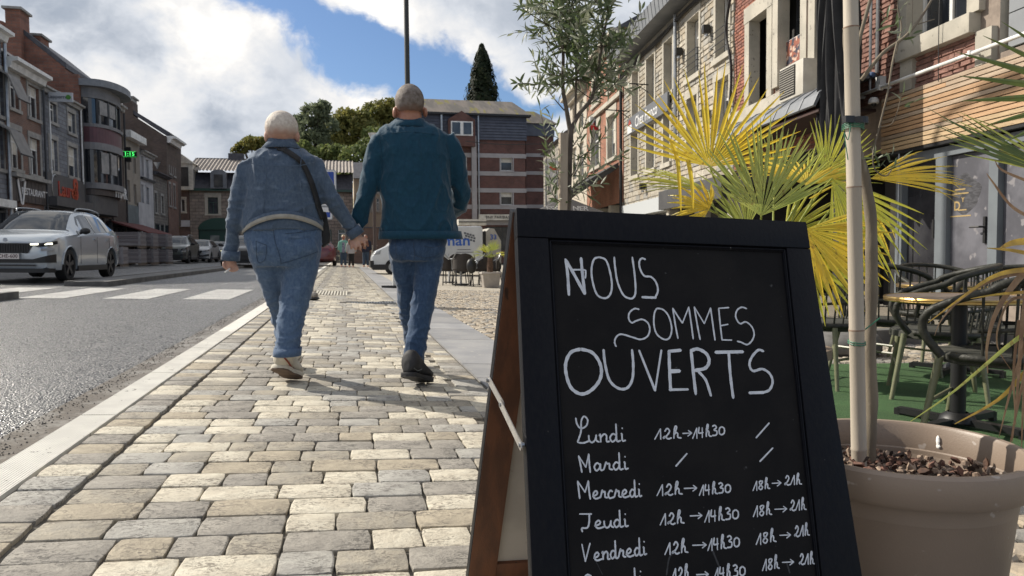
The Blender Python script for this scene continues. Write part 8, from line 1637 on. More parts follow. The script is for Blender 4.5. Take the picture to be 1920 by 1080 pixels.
M_BARK = [mat('bark_chip_%s' % k, c1, c2, rough=.9, scale=40, bump=.002, bscale=90) for k, c1, c2 in (('brown', (.11, .06, .04), (.06, .035, .026)), ('reddish', (.20, .10, .07), (.11, .06, .045)), ('pale', (.32, .24, .18), (.2, .14, .1)), ('dark', (.035, .024, .02), (.06, .04, .03)))]
mb = MB(); mb.lathe([(.001, h0-.085), (.218, h0-.088)], 40, PC); mb.build('soil', M_BARK[3], PT)
def chip_geo(rnd):
 l = rnd.uniform(.010, .026); w = rnd.uniform(.006, .014); h = rnd.uniform(.002, .007); n = 6
 a = [(l/2*math.cos(2*PI*i/n)*rnd.uniform(.7, 1.2), w/2*math.sin(2*PI*i/n)*rnd.uniform(.7, 1.2)) for i in range(n)]
 return [(x, y, 0) for x, y in a]+[(x*.8, y*.8, h+rnd.uniform(-.002, .002)) for x, y in a], [tuple(range(n-1, -1, -1)), tuple(range(n, 2*n))]+[(i, (i+1) % n, n+(i+1) % n, n+i) for i in range(n)]
rnd = random.Random(9); chm = []
for i in range(8):
 for k in range(4): v_, f_ = chip_geo(rnd); me = bpy.data.meshes.new('bark_chip'); me.from_pydata(v_, [], f_); me.materials.append(M_BARK[k]); chm.append(me)
for i in range(300):
 r = .212*math.sqrt(rnd.random()); a = rnd.uniform(0, 2*PI); x, y = r*math.cos(a), r*math.sin(a)
 o = bpy.data.objects.new('bark_chip', rnd.choice(chm)); COL.objects.link(o); o.parent = PT; o.location = (x, y, h0-.086+rnd.uniform(0, .022)+.010*math.sin(x*40)*math.cos(y*33)); o.rotation_euler = (rnd.gauss(0, .6), rnd.gauss(0, .6), rnd.uniform(0, 6.3)); q = rnd.uniform(.9, 1.7); o.scale = (q, q, q)
mb = MB()
for i in range(700):
 r = .214*math.sqrt(rnd.random()); a = rnd.uniform(0, 2*PI); x, y = r*math.cos(a), r*math.sin(a); v_, f_ = chip_geo(rnd)
 M4 = Matrix.Translation(PC+V((x, y, h0-.088+rnd.uniform(0, .012)))) @ Matrix.Rotation(rnd.uniform(0, 6.3), 4, 'Z') @ Matrix.Rotation(rnd.gauss(0, .6), 4, 'X')
 mb.add([M4 @ V(p) for p in v_], f_, rnd.randrange(4))
tag(mb.build('bark_mulch', M_BARK, PT, recalc=False), kind='stuff')
# cane
YC = 1.47
M_CANE = mat('weathered_bamboo', (.46, .405, .325), (.37, .32, .255), rough=.7, scale=9, stretch=(1, 1, .12), speck=((.17, .10, .08), 26, .68), bump=.001, bscale=60, det=6)
M_TRUNK = mat('olive_bark', (.21, .175, .125), (.14, .115, .085), rough=.9, scale=14, stretch=(1, 1, .35), bump=.002, bscale=60, speck=((.36, .32, .26), 20, .66))
ct = thing('bamboo_cane', 'thick pale bamboo cane standing upright in the taupe pot', 'bamboo cane', at(1613, 885, YC))
def cp(y): return at(1593+17*max(0, y+40)/920+1, y, YC)
knots = [(-60, .0155), (50, .0160), (51, .0166), (54, .0166), (55, .0160), (347, .0158), (349, .0167), (353, .0166), (355, .0158), (615, .0162), (617, .0169), (621, .0169), (624, .0162), (838, .0168), (840, .0175), (844, .0175), (846, .0165), (905, .0165)]
mb = MB(); mb.tube([cp(y) for y, r in knots], [r for y, r in knots], 18); mb.build('culm', M_CANE, ct, smooth=50)
for y in (52, 351, 619, 842): mb = MB(); mb.tube([cp(y-1.2), cp(y+1.2)], .0172, 18); mb.build('node', mat('brown_node', (.20, .12, .08), (.3, .22, .16), rough=.8, scale=60), ct, smooth=60)
def wrapband(y, w, m, nm, par, r=.0195):
 mb = MB(); c = cp(y); cx = cp(y+w); d_ = (cx-c); mb.rings([(c+V((.006, 0, 0)), V((r+.006, 0, 0)), V((0, r+.012, 0))), (c+d_+V((.006, 0, 0)), V((r+.006, 0, 0)), V((0, r+.012, 0)))], 18, cap=False); o = mb.build(nm, m, par); s_ = o.modifiers.new('s', 'SOLIDIFY'); s_.thickness = .002; return o
tie = thing('plant_tie', 'black rubber strap and green wire tying the olive trunk to the cane', 'plant tie', cp(228)); wrapband(222, 12, M_BLACK, 'strap', tie); mb = MB(); c = cp(228); mb.obox(c+V((-.034, -.022, -.006)), (.022, 0, 0), (0, .012, 0), (0, 0, .015)); mb.build('buckle', M_BLACK, tie)
M_GRW = mat('green_wire', (.03, .16, .09), rough=.5)
mb = MB()
for k in range(4): c = cp(233+k*3); mb.tube([c+V((.021*math.cos(q), .026*math.sin(q), .002*math.sin(q*2))) for q in [2*PI*i/14 for i in range(15)]], .0012, 5)
mb.tube(curve_pts([cp(232)+V((-.018, -.018, 0)), at(1590, 262, YC-.02), at(1583, 250, YC-.02), at(1590, 300, YC-.02)], 5), .0012, 5); mb.build('wire', M_GRW, tie)
tie2 = thing('plant_tie', 'thin green wire ring with loose end low on the cane', 'plant tie', cp(640)); mb = MB()
for k in range(2): c = cp(640+k*4); mb.tube([c+V((.0185*math.cos(q), .0185*math.sin(q), .003*math.sin(q))) for q in [2*PI*i/14 for i in range(15)]], .0013, 5)
mb.tube([cp(617)+V((.015, -.01, 0)), at(1650, 596, YC-.01)], .0016, 5); mb.build('wire', M_GRW, tie2)
# olive leaf machinery
def leaf_geo(L=.05, w=.011, bend=.25):
 vs = []; fs = []; n = 4; prof = [0.12, .8, 1, .7, .03]
 for i in range(n+1):
  t = i/n; z = -bend*L*t*t*.5
  vs += [(L*t, -w/2*prof[i], z+w*.16*prof[i]), (L*t, 0, z), (L*t, w/2*prof[i], z+w*.16*prof[i])]
 for i in range(n): a = i*3; fs += [(a, a+3, a+4, a+1), (a+1, a+4, a+5, a+2)]
 return vs, fs
def leaf_mat(name, top, back, tr=.35):
 m = bpy.data.materials.new(name); m.use_nodes = True; N = NB(m.node_tree); m.node_tree.nodes.clear()
 g_ = N.n('ShaderNodeNewGeometry'); ri = N.n('ShaderNodeObjectInfo').outputs['Random']; nz = N.noise(g_.outputs['Position'], 9, 2)
 c = N.mix(g_.outputs['Backfacing'], top, back); c = N.mix(N.m('MULTIPLY', nz, .5), c, N.scale(c, 1.7))
 b = N.n('ShaderNodeBsdfPrincipled'); N.put(b.inputs['Base Color'], c); b.inputs['Roughness'].default_value = .42
 t = N.n('ShaderNodeBsdfTranslucent'); N.put(t.inputs[0], N.scale(c, 1.6)); mx = N.n('ShaderNodeMixShader'); mx.inputs[0].default_value = tr
 o_ = N.n('ShaderNodeOutputMaterial'); l = m.node_tree.links; l.new(b.outputs[0], mx.inputs[1]); l.new(t.outputs[0], mx.inputs[2]); l.new(mx.outputs[0], o_.inputs[0]); return m
M_OLV = leaf_mat('olive_leaf', (.065, .088, .034), (.19, .205, .145))
LGEO = [leaf_geo(.05, .0115, .25), leaf_geo(.042, .010, -.2), leaf_geo(.058, .012, .5)]
def leafy(tree, twigs, rnd, L=1.0, gap=.016, nind=300, mt=None, keep=1.0, key=None):
 """twigs: list of point lists; leaves in opposite pairs"""
 mt = mt or M_OLV; MEs = []
 for g_ in LGEO: me = bpy.data.meshes.new('leaf'); me.from_pydata(g_[0], [], g_[1]); me.materials.append(mt); smooth_me(me, 180); MEs.append(me)
 P_ = []
 for tw in twigs:
  C_ = curve_pts(tw, 8) if len(tw) > 2 else [V(tw[0]).lerp(V(tw[1]), i/8) for i in range(9)]; s_ = 0; nxt = gap*rnd.uniform(.5, 2); rot = rnd.uniform(0, 3)
  for a, b_ in zip(C_, C_[1:]):
   l = (b_-a).length; t = (b_-a).normalized() if l > 1e-7 else V((0, 0, 1))
   while s_+l > nxt:
    p = a+t*(nxt-s_); side = t.cross(V((0, 0, 1)) if abs(t.z) < .9 else V((1, 0, 0))).normalized(); up = side.cross(t)
    rot += PI/2+rnd.uniform(-.4, .4)
    for k in (0, PI):
     if rnd.random() > keep: continue
     o_ = (side*math.cos(rot+k)+up*math.sin(rot+k)); d_ = (t*rnd.uniform(.35, .95)+o_).normalized(); nn = d_.cross(t).normalized(); nn = nn.cross(d_).normalized()*(1 if rnd.random() < .75 else -1)
     P_.append((p, d_, nn, L*rnd.uniform(.7, 1.15), rnd.randrange(3)))
    nxt += gap*rnd.uniform(.6, 1.5)
   s_ += l
  P_.append((C_[-1], (C_[-1]-C_[-2]).normalized(), V((.3, -.6, .7)).normalized(), L, 0))
 P_.sort(key=lambda q: (q[0]-EYE).length); far = MB(); o0 = offs(tree)
 for i, (p, d_, nn, q, k) in enumerate(P_):
  y_ = nn.cross(d_).normalized(); z_ = d_.cross(y_).normalized(); M4 = Matrix(((d_.x, y_.x, z_.x, p.x), (d_.y, y_.y, z_.y, p.y), (d_.z, y_.z, z_.z, p.z), (0, 0, 0, 1))) @ Matrix.Scale(q, 4)
  if i < nind: o = bpy.data.objects.new('leaf', MEs[k]); COL.objects.link(o); o.parent = tree; o.matrix_local = Matrix.Translation(-o0) @ M4
  else: far.add([M4 @ V(v_) for v_ in LGEO[k][0]], LGEO[k][1])
 if far.v: o = far.build('foliage', mt, tree, recalc=False); tag(o, kind='stuff'); smooth_me(o.data, 180)
 return len(P_)
def branch(tree, pts, r0_, r1_, name='branch', m=None, n=8):
 C_ = curve_pts(pts, 8) if len(pts) > 2 else [V(p) for p in pts]; k = len(C_); mb = MB(); mb.tube(C_, [r0_+(r1_-r0_)*i/(k-1) for i in range(k)], n); return mb.build(name, m or M_TRUNK, tree, smooth=60)
# near olive (in the pot)
OT = thing('olive_tree', 'young olive tree with twisted pale trunk growing in the taupe pot', 'tree', at(1630, 885, YC+.03))
Yo = YC+.035
mb = MB(); pts = [at(x, y, Yo) for x, y in ((1629, 905), (1631, 840), (1634, 760), (1631, 660), (1634, 560), (1634, 470), (1632, 400), (1618, 320), (1606, 280), (1600, 240), (1596, 180), (1601, 130))]; rr = [.0150, .0135, .0145, .0125, .0140, .0130, .0125, .0115, .0110, .009, .0085, .007]
C_ = curve_pts(pts, 5); mb.tube(C_, [rr[min(int(i/5), 11)]*(1+.06*math.sin(i*1.3)) for i in range(len(C_))], 12); mb.build('trunk', M_TRUNK, OT, smooth=60)
branch(OT, [at(1601, 130, Yo), at(1586, 105, Yo), at(1583, 60, Yo), at(1592, 20, Yo), at(1596, -30, Yo)], .0035, .003); branch(OT, [at(1601, 130, Yo), at(1610, 80, Yo+.02), at(1640, -30, Yo+.03)], .006, .004)
branch(OT, [at(1615, 150, Yo), at(1655, 100, Yo-.02), at(1700, 66, Yo-.03), at(1735, 20, Yo-.03), at(1762, -30, Yo-.03)], .0045, .0022)
branch(OT, [at(1745, 5, Yo-.03), at(1752, -40, Yo)], .0018, .001); branch(OT, [at(1722, 45, Yo-.03), at(1752, 36, Yo)], .0016, .0008)
branch(OT, [at(1682, 80, Yo-.03), at(1673, 120, Yo-.04), at(1663, 180, Yo-.05), at(1648, 240, Yo-.05), at(1637, 290, Yo-.04), at(1641, 318, Yo-.03), at(1660, 330, Yo-.02), at(1672, 318, Yo-.02)], .0026, .0012)
branch(OT, [at(1680, 100, Yo-.03), at(1690, 50, Yo), at(1683, 10, Yo), at(1690, -30, Yo)], .002, .001); branch(OT, [at(1650, 238, Yo-.05), at(1672, 232, Yo-.06), at(1684, 205, Yo-.07)], .0012, .0008); branch(OT, [at(1684, 205, Yo-.07), at(1690, 180, Yo-.08)], .001, .0007)
tw = [[at(1700, 66, Yo-.03), at(1668, 40, Yo-.05)], [at(1668, 40, Yo-.05), at(1658, 28, Yo-.06)], [at(1684, 212, Yo-.07), at(1692, 178, Yo-.08)], [at(1684, 205, Yo-.07), at(1712, 192, Yo-.09)], [at(1660, 330, Yo-.02), at(1672, 290, Yo-.05)], [at(1660, 330, Yo-.02), at(1690, 300, Yo-.05)], [at(1655, 322, Yo-.02), at(1640, 290, Yo-.04)], [at(1690, 30, Yo), at(1686, 0, Yo), at(1700, -30, Yo)], [at(1684, 78, Yo-.03), at(1712, 64, Yo-.03)]]
leafy(OT, tw, random.Random(3), L=.62, gap=.018, nind=300)
# farther olive
YO2 = 3.0
O2 = thing('olive_tree', 'leafy young olive tree tied to a wooden stake behind the chalkboard, against the sky', 'tree', (at(1060, 400, YO2).x, YO2, gz(.2)))
def a2(x, y, k=0): return at(x, y, YO2+k)
M_TR2 = mat('dark_olive_bark', (.12, .10, .08), (.075, .06, .05), rough=.9, scale=20, bump=.002, bscale=50)
branch(O2, [V((at(1062, 400, YO2).x, YO2, gz(.2)+.3)), a2(1064, 400), a2(1066, 330), a2(1068, 280), a2(1070, 245)], .017, .013, 'trunk', M_TR2)
branch(O2, [a2(1070, 250), a2(1062, 205), a2(1055, 160), a2(1056, 100), a2(1050, 40), a2(1052, -60)], .011, .004, 'branch', M_TR2); branch(O2, [a2(1070, 245), a2(1085, 215), a2(1108, 185), a2(1120, 140), a2(1128, 90), a2(1140, 20), a2(1150, -60)], .010, .004, 'branch', M_TR2)
branch(O2, [a2(1078, 230), a2(1080, 150), a2(1078, 60), a2(1068, -50)], .006, .003, 'branch', M_TR2)
rnd = random.Random(21)
manual = [[(1054, 167), (1030, 130), (1015, 96)], [(1058, 207), (1025, 165), (1000, 107)], [(1067, 333), (1035, 300), (1012, 200)], [(1060, 372), (1030, 330), (1024, 281)], [(1100, 200), (1150, 160), (1182, 118)], [(1115, 170), (1170, 90), (1203, 18)], [(1071, 355), (1120, 320), (1168, 288)], [(1080, 300), (1120, 270), (1150, 225)], [(1075, 330), (1100, 290), (1120, 240)], [(1052, 100), (1020, 40), (992, 0)], [(1050, 60), (1000, 30), (975, 12)], [(1050, 120), (1015, 70), (985, 60)],
 [(1070, 280), (1095, 240), (1105, 190)], [(1066, 340), (1085, 300), (1090, 250)], [(1064, 370), (1095, 350), (1130, 345)], [(1064, 360), (1045, 330), (1040, 290)], [(1062, 385), (1085, 360), (1110, 372)], [(1064, 385), (1040, 370), (1030, 340)], [(1068, 310), (1050, 260), (1030, 215)], [(1075, 350), (1100, 330), (1110, 290)]]
tws = []
for m_ in manual: k = rnd.uniform(-.15, .15); tws.append([a2(*m_[0])] + [a2(*p, k*(i+1)/2) for i, p in enumerate(m_[1:])])
spine = [(1055, 160), (1056, 100), (1050, 40), (1052, -20), (1108, 185), (1120, 140), (1128, 90), (1138, 30), (1145, -30), (1080, 150), (1079, 100), (1078, 60), (1070, 0)]
for i in range(98):
 s_ = rnd.choice(spine); ang = rnd.gauss(PI/2, .85); L_ = rnd.uniform(45, 105); k = rnd.uniform(-.28, .28); x1, y1 = s_[0]+L_*math.cos(ang), s_[1]-L_*math.sin(ang)*.8
 x1 = min(x1, 1195)
 tws.append([a2(*s_), a2((s_[0]+x1)/2+rnd.uniform(-8, 8), (s_[1]+y1)/2, k*.5), a2(x1, y1, k)])
mb = MB()
for t_ in tws: C_ = curve_pts(t_, 5); mb.tube(C_, [.0028-.0018*i/(len(C_)-1) for i in range(len(C_))], 5)
mb.build('twigs', M_TR2, O2, smooth=60)
leafy(O2, tws, rnd, L=1.02, gap=.020, nind=300, keep=.9)
t = thing('tree_stake', 'square pale wooden stake beside the trunk of the farther olive tree', 'stake', (at(1051, 390, YO2-.03).x, YO2-.03, gz(.2))); mb = MB(); a, b_ = at(1051, 390, YO2-.04), at(1056, 250, YO2-.04); a = V((a.x, a.y, gz(.2)+.25)); mb.prism([a+V((-.016, -.016, 0)), a+V((.016, -.016, 0)), a+V((.016, .016, 0)), a+V((-.016, .016, 0))], b_-a); mb.build('stake', mat('pale_stake_wood', (.36, .30, .23), (.27, .22, .17), rough=.85, scale=9, stretch=(3, 3, .6)), t)
t = thing('planter_pot', 'dark plastic pot of the farther olive tree, hidden behind the chalkboard', 'pot', (at(1060, 400, YO2).x, YO2, gz(.2))); mb = MB(); mb.lathe([(.001, 0), (.17, 0), (.22, .34), (.235, .34), (.235, .38), (.21, .38), (.205, .33), (.001, .33)], 32, (at(1060, 400, YO2).x, YO2, gz(.2))); mb.build('pot', M_POT, t, smooth=40)
# ================================================================== FAN PALMS
def palm_mat(name, c1, c2, tr=.45):
 m = bpy.data.materials.new(name); m.use_nodes = True; N = NB(m.node_tree); m.node_tree.nodes.clear()
 pos = N.n('ShaderNodeNewGeometry').outputs['Position']; c = N.mix(N.ss(N.noise(pos, 9, 3, .6), .3, .7), c1, c2); c = N.mix(N.m('MULTIPLY', N.ss(N.noise(pos, 45, 3), .60, .72), .6), c, (.22, .12, .04))
 b = N.n('ShaderNodeBsdfPrincipled'); N.put(b.inputs['Base Color'], c); b.inputs['Roughness'].default_value = .38
 t = N.n('ShaderNodeBsdfTranslucent'); N.put(t.inputs[0], c); mx = N.n('ShaderNodeMixShader'); mx.inputs[0].default_value = tr
 o_ = N.n('ShaderNodeOutputMaterial'); l = m.node_tree.links; l.new(b.outputs[0], mx.inputs[1]); l.new(t.outputs[0], mx.inputs[2]); l.new(mx.outputs[0], o_.inputs[0]); return m
P_YEL = palm_mat('golden_frond', (.80, .56, .05), (.66, .52, .06)); P_YG = palm_mat('yellow_green_frond', (.58, .54, .07), (.44, .47, .07)); P_GR = palm_mat('mid_green_frond', (.34, .40, .10), (.44, .46, .12), .4); P_DK = palm_mat('dark_green_frond', (.085, .125, .030), (.13, .17, .04), .22); P_BR = mat('dead_brown_frond', (.30, .20, .12), (.20, .12, .07), rough=.7, scale=14, trans=.2)
def frond(tree, hub, dirv, nrm, rad, n, spread, m, seed=0, fused=.33, droop=.12, cup=.25, pet=None, pr=.005, wj=1.15):
 """one fan leaf: folded segments joined near the hub, free and narrowing beyond"""
 rnd = random.Random(seed); dirv = V(dirv).normalized(); nrm = (V(nrm)-dirv*V(nrm).dot(dirv)).normalized(); sd = dirv.cross(nrm).normalized(); mb = MB(); K = 9
 da = 2*spread/max(1, n-1)
 for i in range(n):
  a = -spread+2*spread*i/(n-1); jit = rnd.gauss(0, .022); Lr = rad*(1-.16*(abs(a)/max(spread, .1))**2)*rnd.uniform(.92, 1.05); dr = droop*rnd.uniform(.3, 1.7); bendk = rnd.random() < .08
  d_ = dirv*math.cos(a+jit)+sd*math.sin(a+jit); tn = -dirv*math.sin(a)+sd*math.cos(a); vs = []
  for k in range(K+1):
   t = k/K; r = Lr*t; wd = (r*math.tan(da/2)*.98 if t < fused else Lr*fused*math.tan(da/2)*(1-((t-fused)/(1-fused))**1.6)*.98*wj+.0006)
   wd = min(wd, .02); z = cup*r*(1-.5*t)*abs(math.sin(a))*.5 - dr*Lr*t**3 - (.35*Lr*(t-.7)**1.2 if bendk and t > .7 else 0)
   fold = wd*.55; p = hub+d_*r+nrm*z; vs += [p-tn*wd-nrm*fold, p+nrm*0, p+tn*wd-nrm*fold]
  mb.add(vs, [f for k in range(K) for f in ((k*3, k*3+3, k*3+4, k*3+1), (k*3+1, k*3+4, k*3+5, k*3+2))])
 fr = mb.build('frond', m, tree, recalc=False); smooth_me(fr.data, 25)
 if pet:
  mb = MB(); C_ = curve_pts([hub]+pet, 8); mb.tube(C_, [pr*(.8+.5*i/len(C_)) for i in range(len(C_))], 7); mb.build('petiole', P_GR if m is not P_DK else P_DK, tree, smooth=60)
 return fr
YP = 3.15
def ap(x, y, k=0): return at(x, y, YP+k)
def fdir(deg, tilt=0): return (cr*math.cos(R(deg))+cu*math.sin(R(deg)))*math.cos(R(tilt))+cf*math.sin(R(tilt))
def fnrm(yaw=0, pit=0): return (-cf*math.cos(R(yaw))*math.cos(R(pit))+cr*math.sin(R(yaw))*math.cos(R(pit))+cu*math.sin(R(pit)))
pb = ap(1455, 560); PX = V((pb.x, YP, gz(pb.x)))
FP = thing('fan_palm', 'yellowing fan palm with golden and green fronds behind the chalkboard', 'palm', PX); u = mpp(YP, 1450)
crown = V((pb.x, YP, at(1450, 520, YP).z))
frond(FP, ap(1331, 312, -.1), fdir(88, -8), fnrm(0, 15), 178*u, 25, R(80), P_YEL, 1, .40, droop=.03, wj=.85, pet=[ap(1350, 360, -.05), ap(1395, 440, 0), crown])
frond(FP, ap(1328, 357, .1), fdir(162, 10), fnrm(10, 60), 150*u, 22, R(34), P_YG, 2, .5, droop=.10, cup=.2, pet=[ap(1345, 400), ap(1400, 470), crown])
frond(FP, ap(1427, 405, -.25), fdir(86, -5), fnrm(5, 10), 166*u, 26, R(62), P_GR, 3, .42, droop=.04, pet=[ap(1428, 430, -.2), ap(1440, 480, -.1), crown])
frond(FP, ap(1512, 347, -.05), fdir(75, 55), fnrm(0, 60), 160*u, 30, R(75), P_YEL, 4, .4, droop=.2, cup=.5, pet=[ap(1490, 390), ap(1460, 450), crown])
frond(FP, ap(1512, 345, .0), fdir(28, 15), fnrm(-5, 50), 150*u, 18, R(40), P_YG, 5, .35, droop=.1, pet=[ap(1490, 400), crown])
frond(FP, ap(1632, 335, -.1), fdir(8, 0), fnrm(0, 45), 182*u, 18, R(30), P_YEL, 6, .45, droop=.12, pet=[ap(1590, 380), ap(1520, 440), crown])
frond(FP, ap(1560, 335, -.2), fdir(-58, -10), fnrm(15, 10), 215*u, 15, R(40), P_YG, 7, .40, droop=.1, pet=[ap(1530, 370, -.1), ap(1480, 450), crown])
frond(FP, ap(1510, 430, -.3), fdir(-38, -10), fnrm(5, 15), 165*u, 17, R(58), P_YEL, 8, .42, droop=.1, pet=[ap(1490, 450, -.2), crown])
frond(FP, ap(1500, 470, -.25), fdir(-62, -10), fnrm(5, 15), 135*u, 13, R(50), P_YG, 18, .42, droop=.15)
frond(FP, ap(1452, 350, .3), fdir(62, 5), fnrm(0, 10), 130*u, 18, R(42), P_GR, 9, .38, droop=.05, pet=[ap(1450, 420, .1), crown])
frond(FP, ap(1545, 330, .25), fdir(55, 5), fnrm(10, 20), 140*u, 18, R(45), P_YG, 10, .38, droop=.08, pet=[ap(1500, 420, .1), crown])
frond(FP, ap(1330, 392, .0), fdir(150, 0), fnrm(0, 20), 70*u, 18, R(80), P_YEL, 11, .5, droop=.4, pet=[ap(1380, 430), crown])
frond(FP, ap(1600, 345, .05), fdir(-72, 0), fnrm(25, 10), 190*u, 11, R(32), P_YEL, 12, .38, droop=.1, pet=[ap(1560, 390), crown])
frond(FP, ap(1470, 440, .2), fdir(20, 0), fnrm(0, 30), 150*u, 20, R(55), P_YG, 13, .38, droop=.12, pet=[crown])
frond(FP, ap(1400, 430, .1), fdir(120, 0), fnrm(0, 30), 100*u, 16, R(60), P_GR, 14, .38, droop=.1, pet=[crown])
# single broken segments hanging from the golden fan
mb = MB()
for pts in ([(1258, 262), (1270, 300), (1274, 345), (1277, 398)], [(1290, 300), (1297, 340), (1300, 392)], [(1520, 372), (1560, 350), (1620, 332)]):
 C_ = curve_pts([ap(x, y, -.12) for x, y in pts], 5); k = len(C_); vs = []
 for i, p in enumerate(C_): w = .009*(1-(i/(k-1))**3)+.001; vs += [p-cr*w, p-cf*.004, p+cr*w]
 mb.add(vs, [f for i in range(k-1) for f in ((i*3, i*3+3, i*3+4, i*3+1), (i*3+1, i*3+4, i*3+5, i*3+2))])
mb.build('hanging_segment', P_YEL, FP, recalc=False)
branch(FP, [PX+V((0, 0, .3)), PX.lerp(crown, .7)+V((0, 0, .02)), crown], .07, .045, 'trunk', mat('fibrous_palm_trunk', (.16, .10, .06), (.08, .05, .035), rough=.95, scale=30, bump=.01, bscale=50), 14)
t = thing('planter_pot', 'round dark pot of the fan palm, hidden behind the chalkboard', 'pot', PX); mb = MB(); mb.lathe([(.001, 0), (.18, 0), (.235, .34), (.25, .34), (.25, .385), (.225, .385), (.22, .33), (.001, .33)], 36, PX); mb.build('pot', M_POT, t, smooth=40)
# right-hand palm at the edge of the frame
YQ = 1.95
def aq(x, y, k=0): return at(x, y, YQ+k)
q_ = aq(2180, 800); QX = V((q_.x, YQ, gz(q_.x))); crq = aq(2120, 480)
FQ = thing('fan_palm', 'dark green fan palm with dead brown fronds leaning in from the right edge', 'palm', QX); uq = mpp(YQ, 1900)
frond(FQ, aq(2075, 175), fdir(174, 0), fnrm(0, 10), 285*uq, 7, R(32), P_DK, 31, .28, droop=.03, wj=1.25, pet=[aq(2100, 260), crq])
frond(FQ, aq(2000, 335, .02), fdir(152, 8), fnrm(0, 35), 280*uq, 9, R(13), P_DK, 32, .35, droop=-.02, cup=0, wj=1.5, pet=[aq(2040, 380), crq])
frond(FQ, aq(2010, 330, .05), fdir(157, 0), fnrm(0, 20), 260*uq, 7, R(12), P_GR, 33, .35, droop=.02, wj=1.2)
def strip(tree, pts, w, m, k=0, w1=.1, nm='dead_segment'):
 C_ = curve_pts([aq(x, y, k) for x, y in pts], 6); n = len(C_); vs = []
 for i, p in enumerate(C_):
  t_ = (C_[min(i+1, n-1)]-C_[max(i-1, 0)]).normalized(); s_ = t_.cross(cf).normalized(); ww = w*uq/2*(1-(1-w1)*(i/(n-1))**1.5); vs += [p-s_*ww-cf*ww*.3, p, p+s_*ww-cf*ww*.3]
 mb = MB(); mb.add(vs, [f for i in range(n-1) for f in ((i*3, i*3+3, i*3+4, i*3+1), (i*3+1, i*3+4, i*3+5, i*3+2))]); o = mb.build(nm, m, tree, recalc=False); smooth_me(o.data, 60); return o
P_OLD = palm_mat('old_yellow_frond', (.50, .34, .06), (.42, .26, .06), .35)
for pts, w, m_ in (([(1960, 512), (1900, 515), (1850, 530), (1800, 562), (1765, 600), (1752, 630)], 7, P_BR), ([(1960, 505), (1900, 508), (1855, 522), (1800, 560), (1740, 605)], 10, P_OLD), ([(1960, 545), (1920, 548), (1870, 552), (1820, 560)], 8, P_OLD), ([(1960, 470), (1930, 500), (1895, 540), (1865, 590), (1850, 650), (1852, 700)], 15, P_BR), ([(1960, 560), (1900, 560), (1875, 600), (1870, 650), (1900, 700)], 6, P_BR),
 ([(1960, 600), (1900, 640), (1840, 690), (1780, 740), (1700, 795)], 9, P_GR), ([(1960, 660), (1920, 700), (1870, 750), (1790, 795)], 13, P_OLD), ([(1945, 480), (1900, 470), (1850, 465)], 9, P_OLD), ([(1960, 450), (1900, 455), (1872, 468)], 16, P_OLD), ([(1925, 540), (1915, 620), (1908, 720), (1898, 830)], 11, P_BR), ([(1935, 560), (1925, 650), (1918, 760), (1915, 850)], 10, P_BR), ([(1922, 640), (1895, 730), (1873, 820)], 8, P_BR), ([(1940, 620), (1912, 740), (1885, 880)], 8, P_BR), ([(1950, 640), (1930, 760), (1922, 900)], 12, P_BR), ([(1910, 600), (1900, 700), (1905, 800)], 7, P_BR), ([(1960, 420), (1900, 390), (1860, 340), (1850, 325)], 7, P_BR),
 ([(1940, 345), (1880, 320), (1865, 300)], 6, P_BR), ([(1920, 540), (1800, 545), (1700, 548)], 0.1, P_BR)):
 if w > 1: strip(FQ, pts, w, m_, rnd.uniform(-.06, .06))
branch(FQ, [QX+V((0, 0, .3)), QX.lerp(crq, .7), crq], .06, .04, 'trunk', MC['fibrous_palm_trunk'], 12)
t = thing('planter_pot', 'dark pot of the right hand palm just outside the picture', 'pot', QX); mb = MB(); mb.lathe([(.001, 0), (.18, 0), (.235, .34), (.25, .34), (.25, .385), (.225, .385), (.22, .33), (.001, .33)], 36, QX); mb.build('pot', M_POT, t, smooth=40)
# ================================================================== TERRACE
M_CARP = mat('green_artificial_turf', (.032, .085, .026), (.045, .115, .035), rough=.95, scale=3.2, contrast=(.4, .6), bump=.010, bscale=220, speck=((.10, .17, .06), 240, .55))
o = sheet('green_carpet', [1.72, 3.2, 4.6, 5.6], [2.30, 3, 4, 5.05], .004, M_CARP, kind=None); tag(o, 'green artificial turf carpet laid under the terrace furniture', 'carpet'); s_ = o.modifiers.new('s', 'SOLIDIFY'); s_.thickness = .008
sheet('gravel_bed', [1.6, 3.2, 5.5, 9], [2.2, 5, 6.0], -.012, mat('grey_gravel', (.24, .215, .18), (.14, .125, .11), rough=.95, scale=40, bump=.015, bscale=60))
mb = MB(); rnd = random.Random(6)
for i in range(5200):
 x, y = rnd.uniform(2.9, 6.5), rnd.uniform(5.06, 6.3); r = rnd.uniform(.006, .016); z = gz(x)-.012
 mb.add([(x+r, y, z), (x+r*.2, y+r, z), (x-r, y+r*.2, z), (x-r*.2, y-r, z), (x, y, z+r*.9)], [(0, 1, 4), (1, 2, 4), (2, 3, 4), (3, 0, 4)])
tag(mb.build('gravel', mat('pale_gravel_stones', (.34, .31, .26), (.2, .18, .16), rough=.9, scale=30), recalc=False), 'loose grey gravel between the turf carpet and the kerb', 'gravel', kind='stuff')
kt = thing('terrace_kerb', None, None, (5, 6.3, 0)); tag(kt, kind='structure')
for i in range(7): mb = MB(); mb.obox((2.6+i*.95, 6.3, gz(2.6+i*.95)-.05), (.93, 0, 0), (0, .16, 0), (0, 0, .17)); mb.build('kerbstone', M_KERBG, kt)
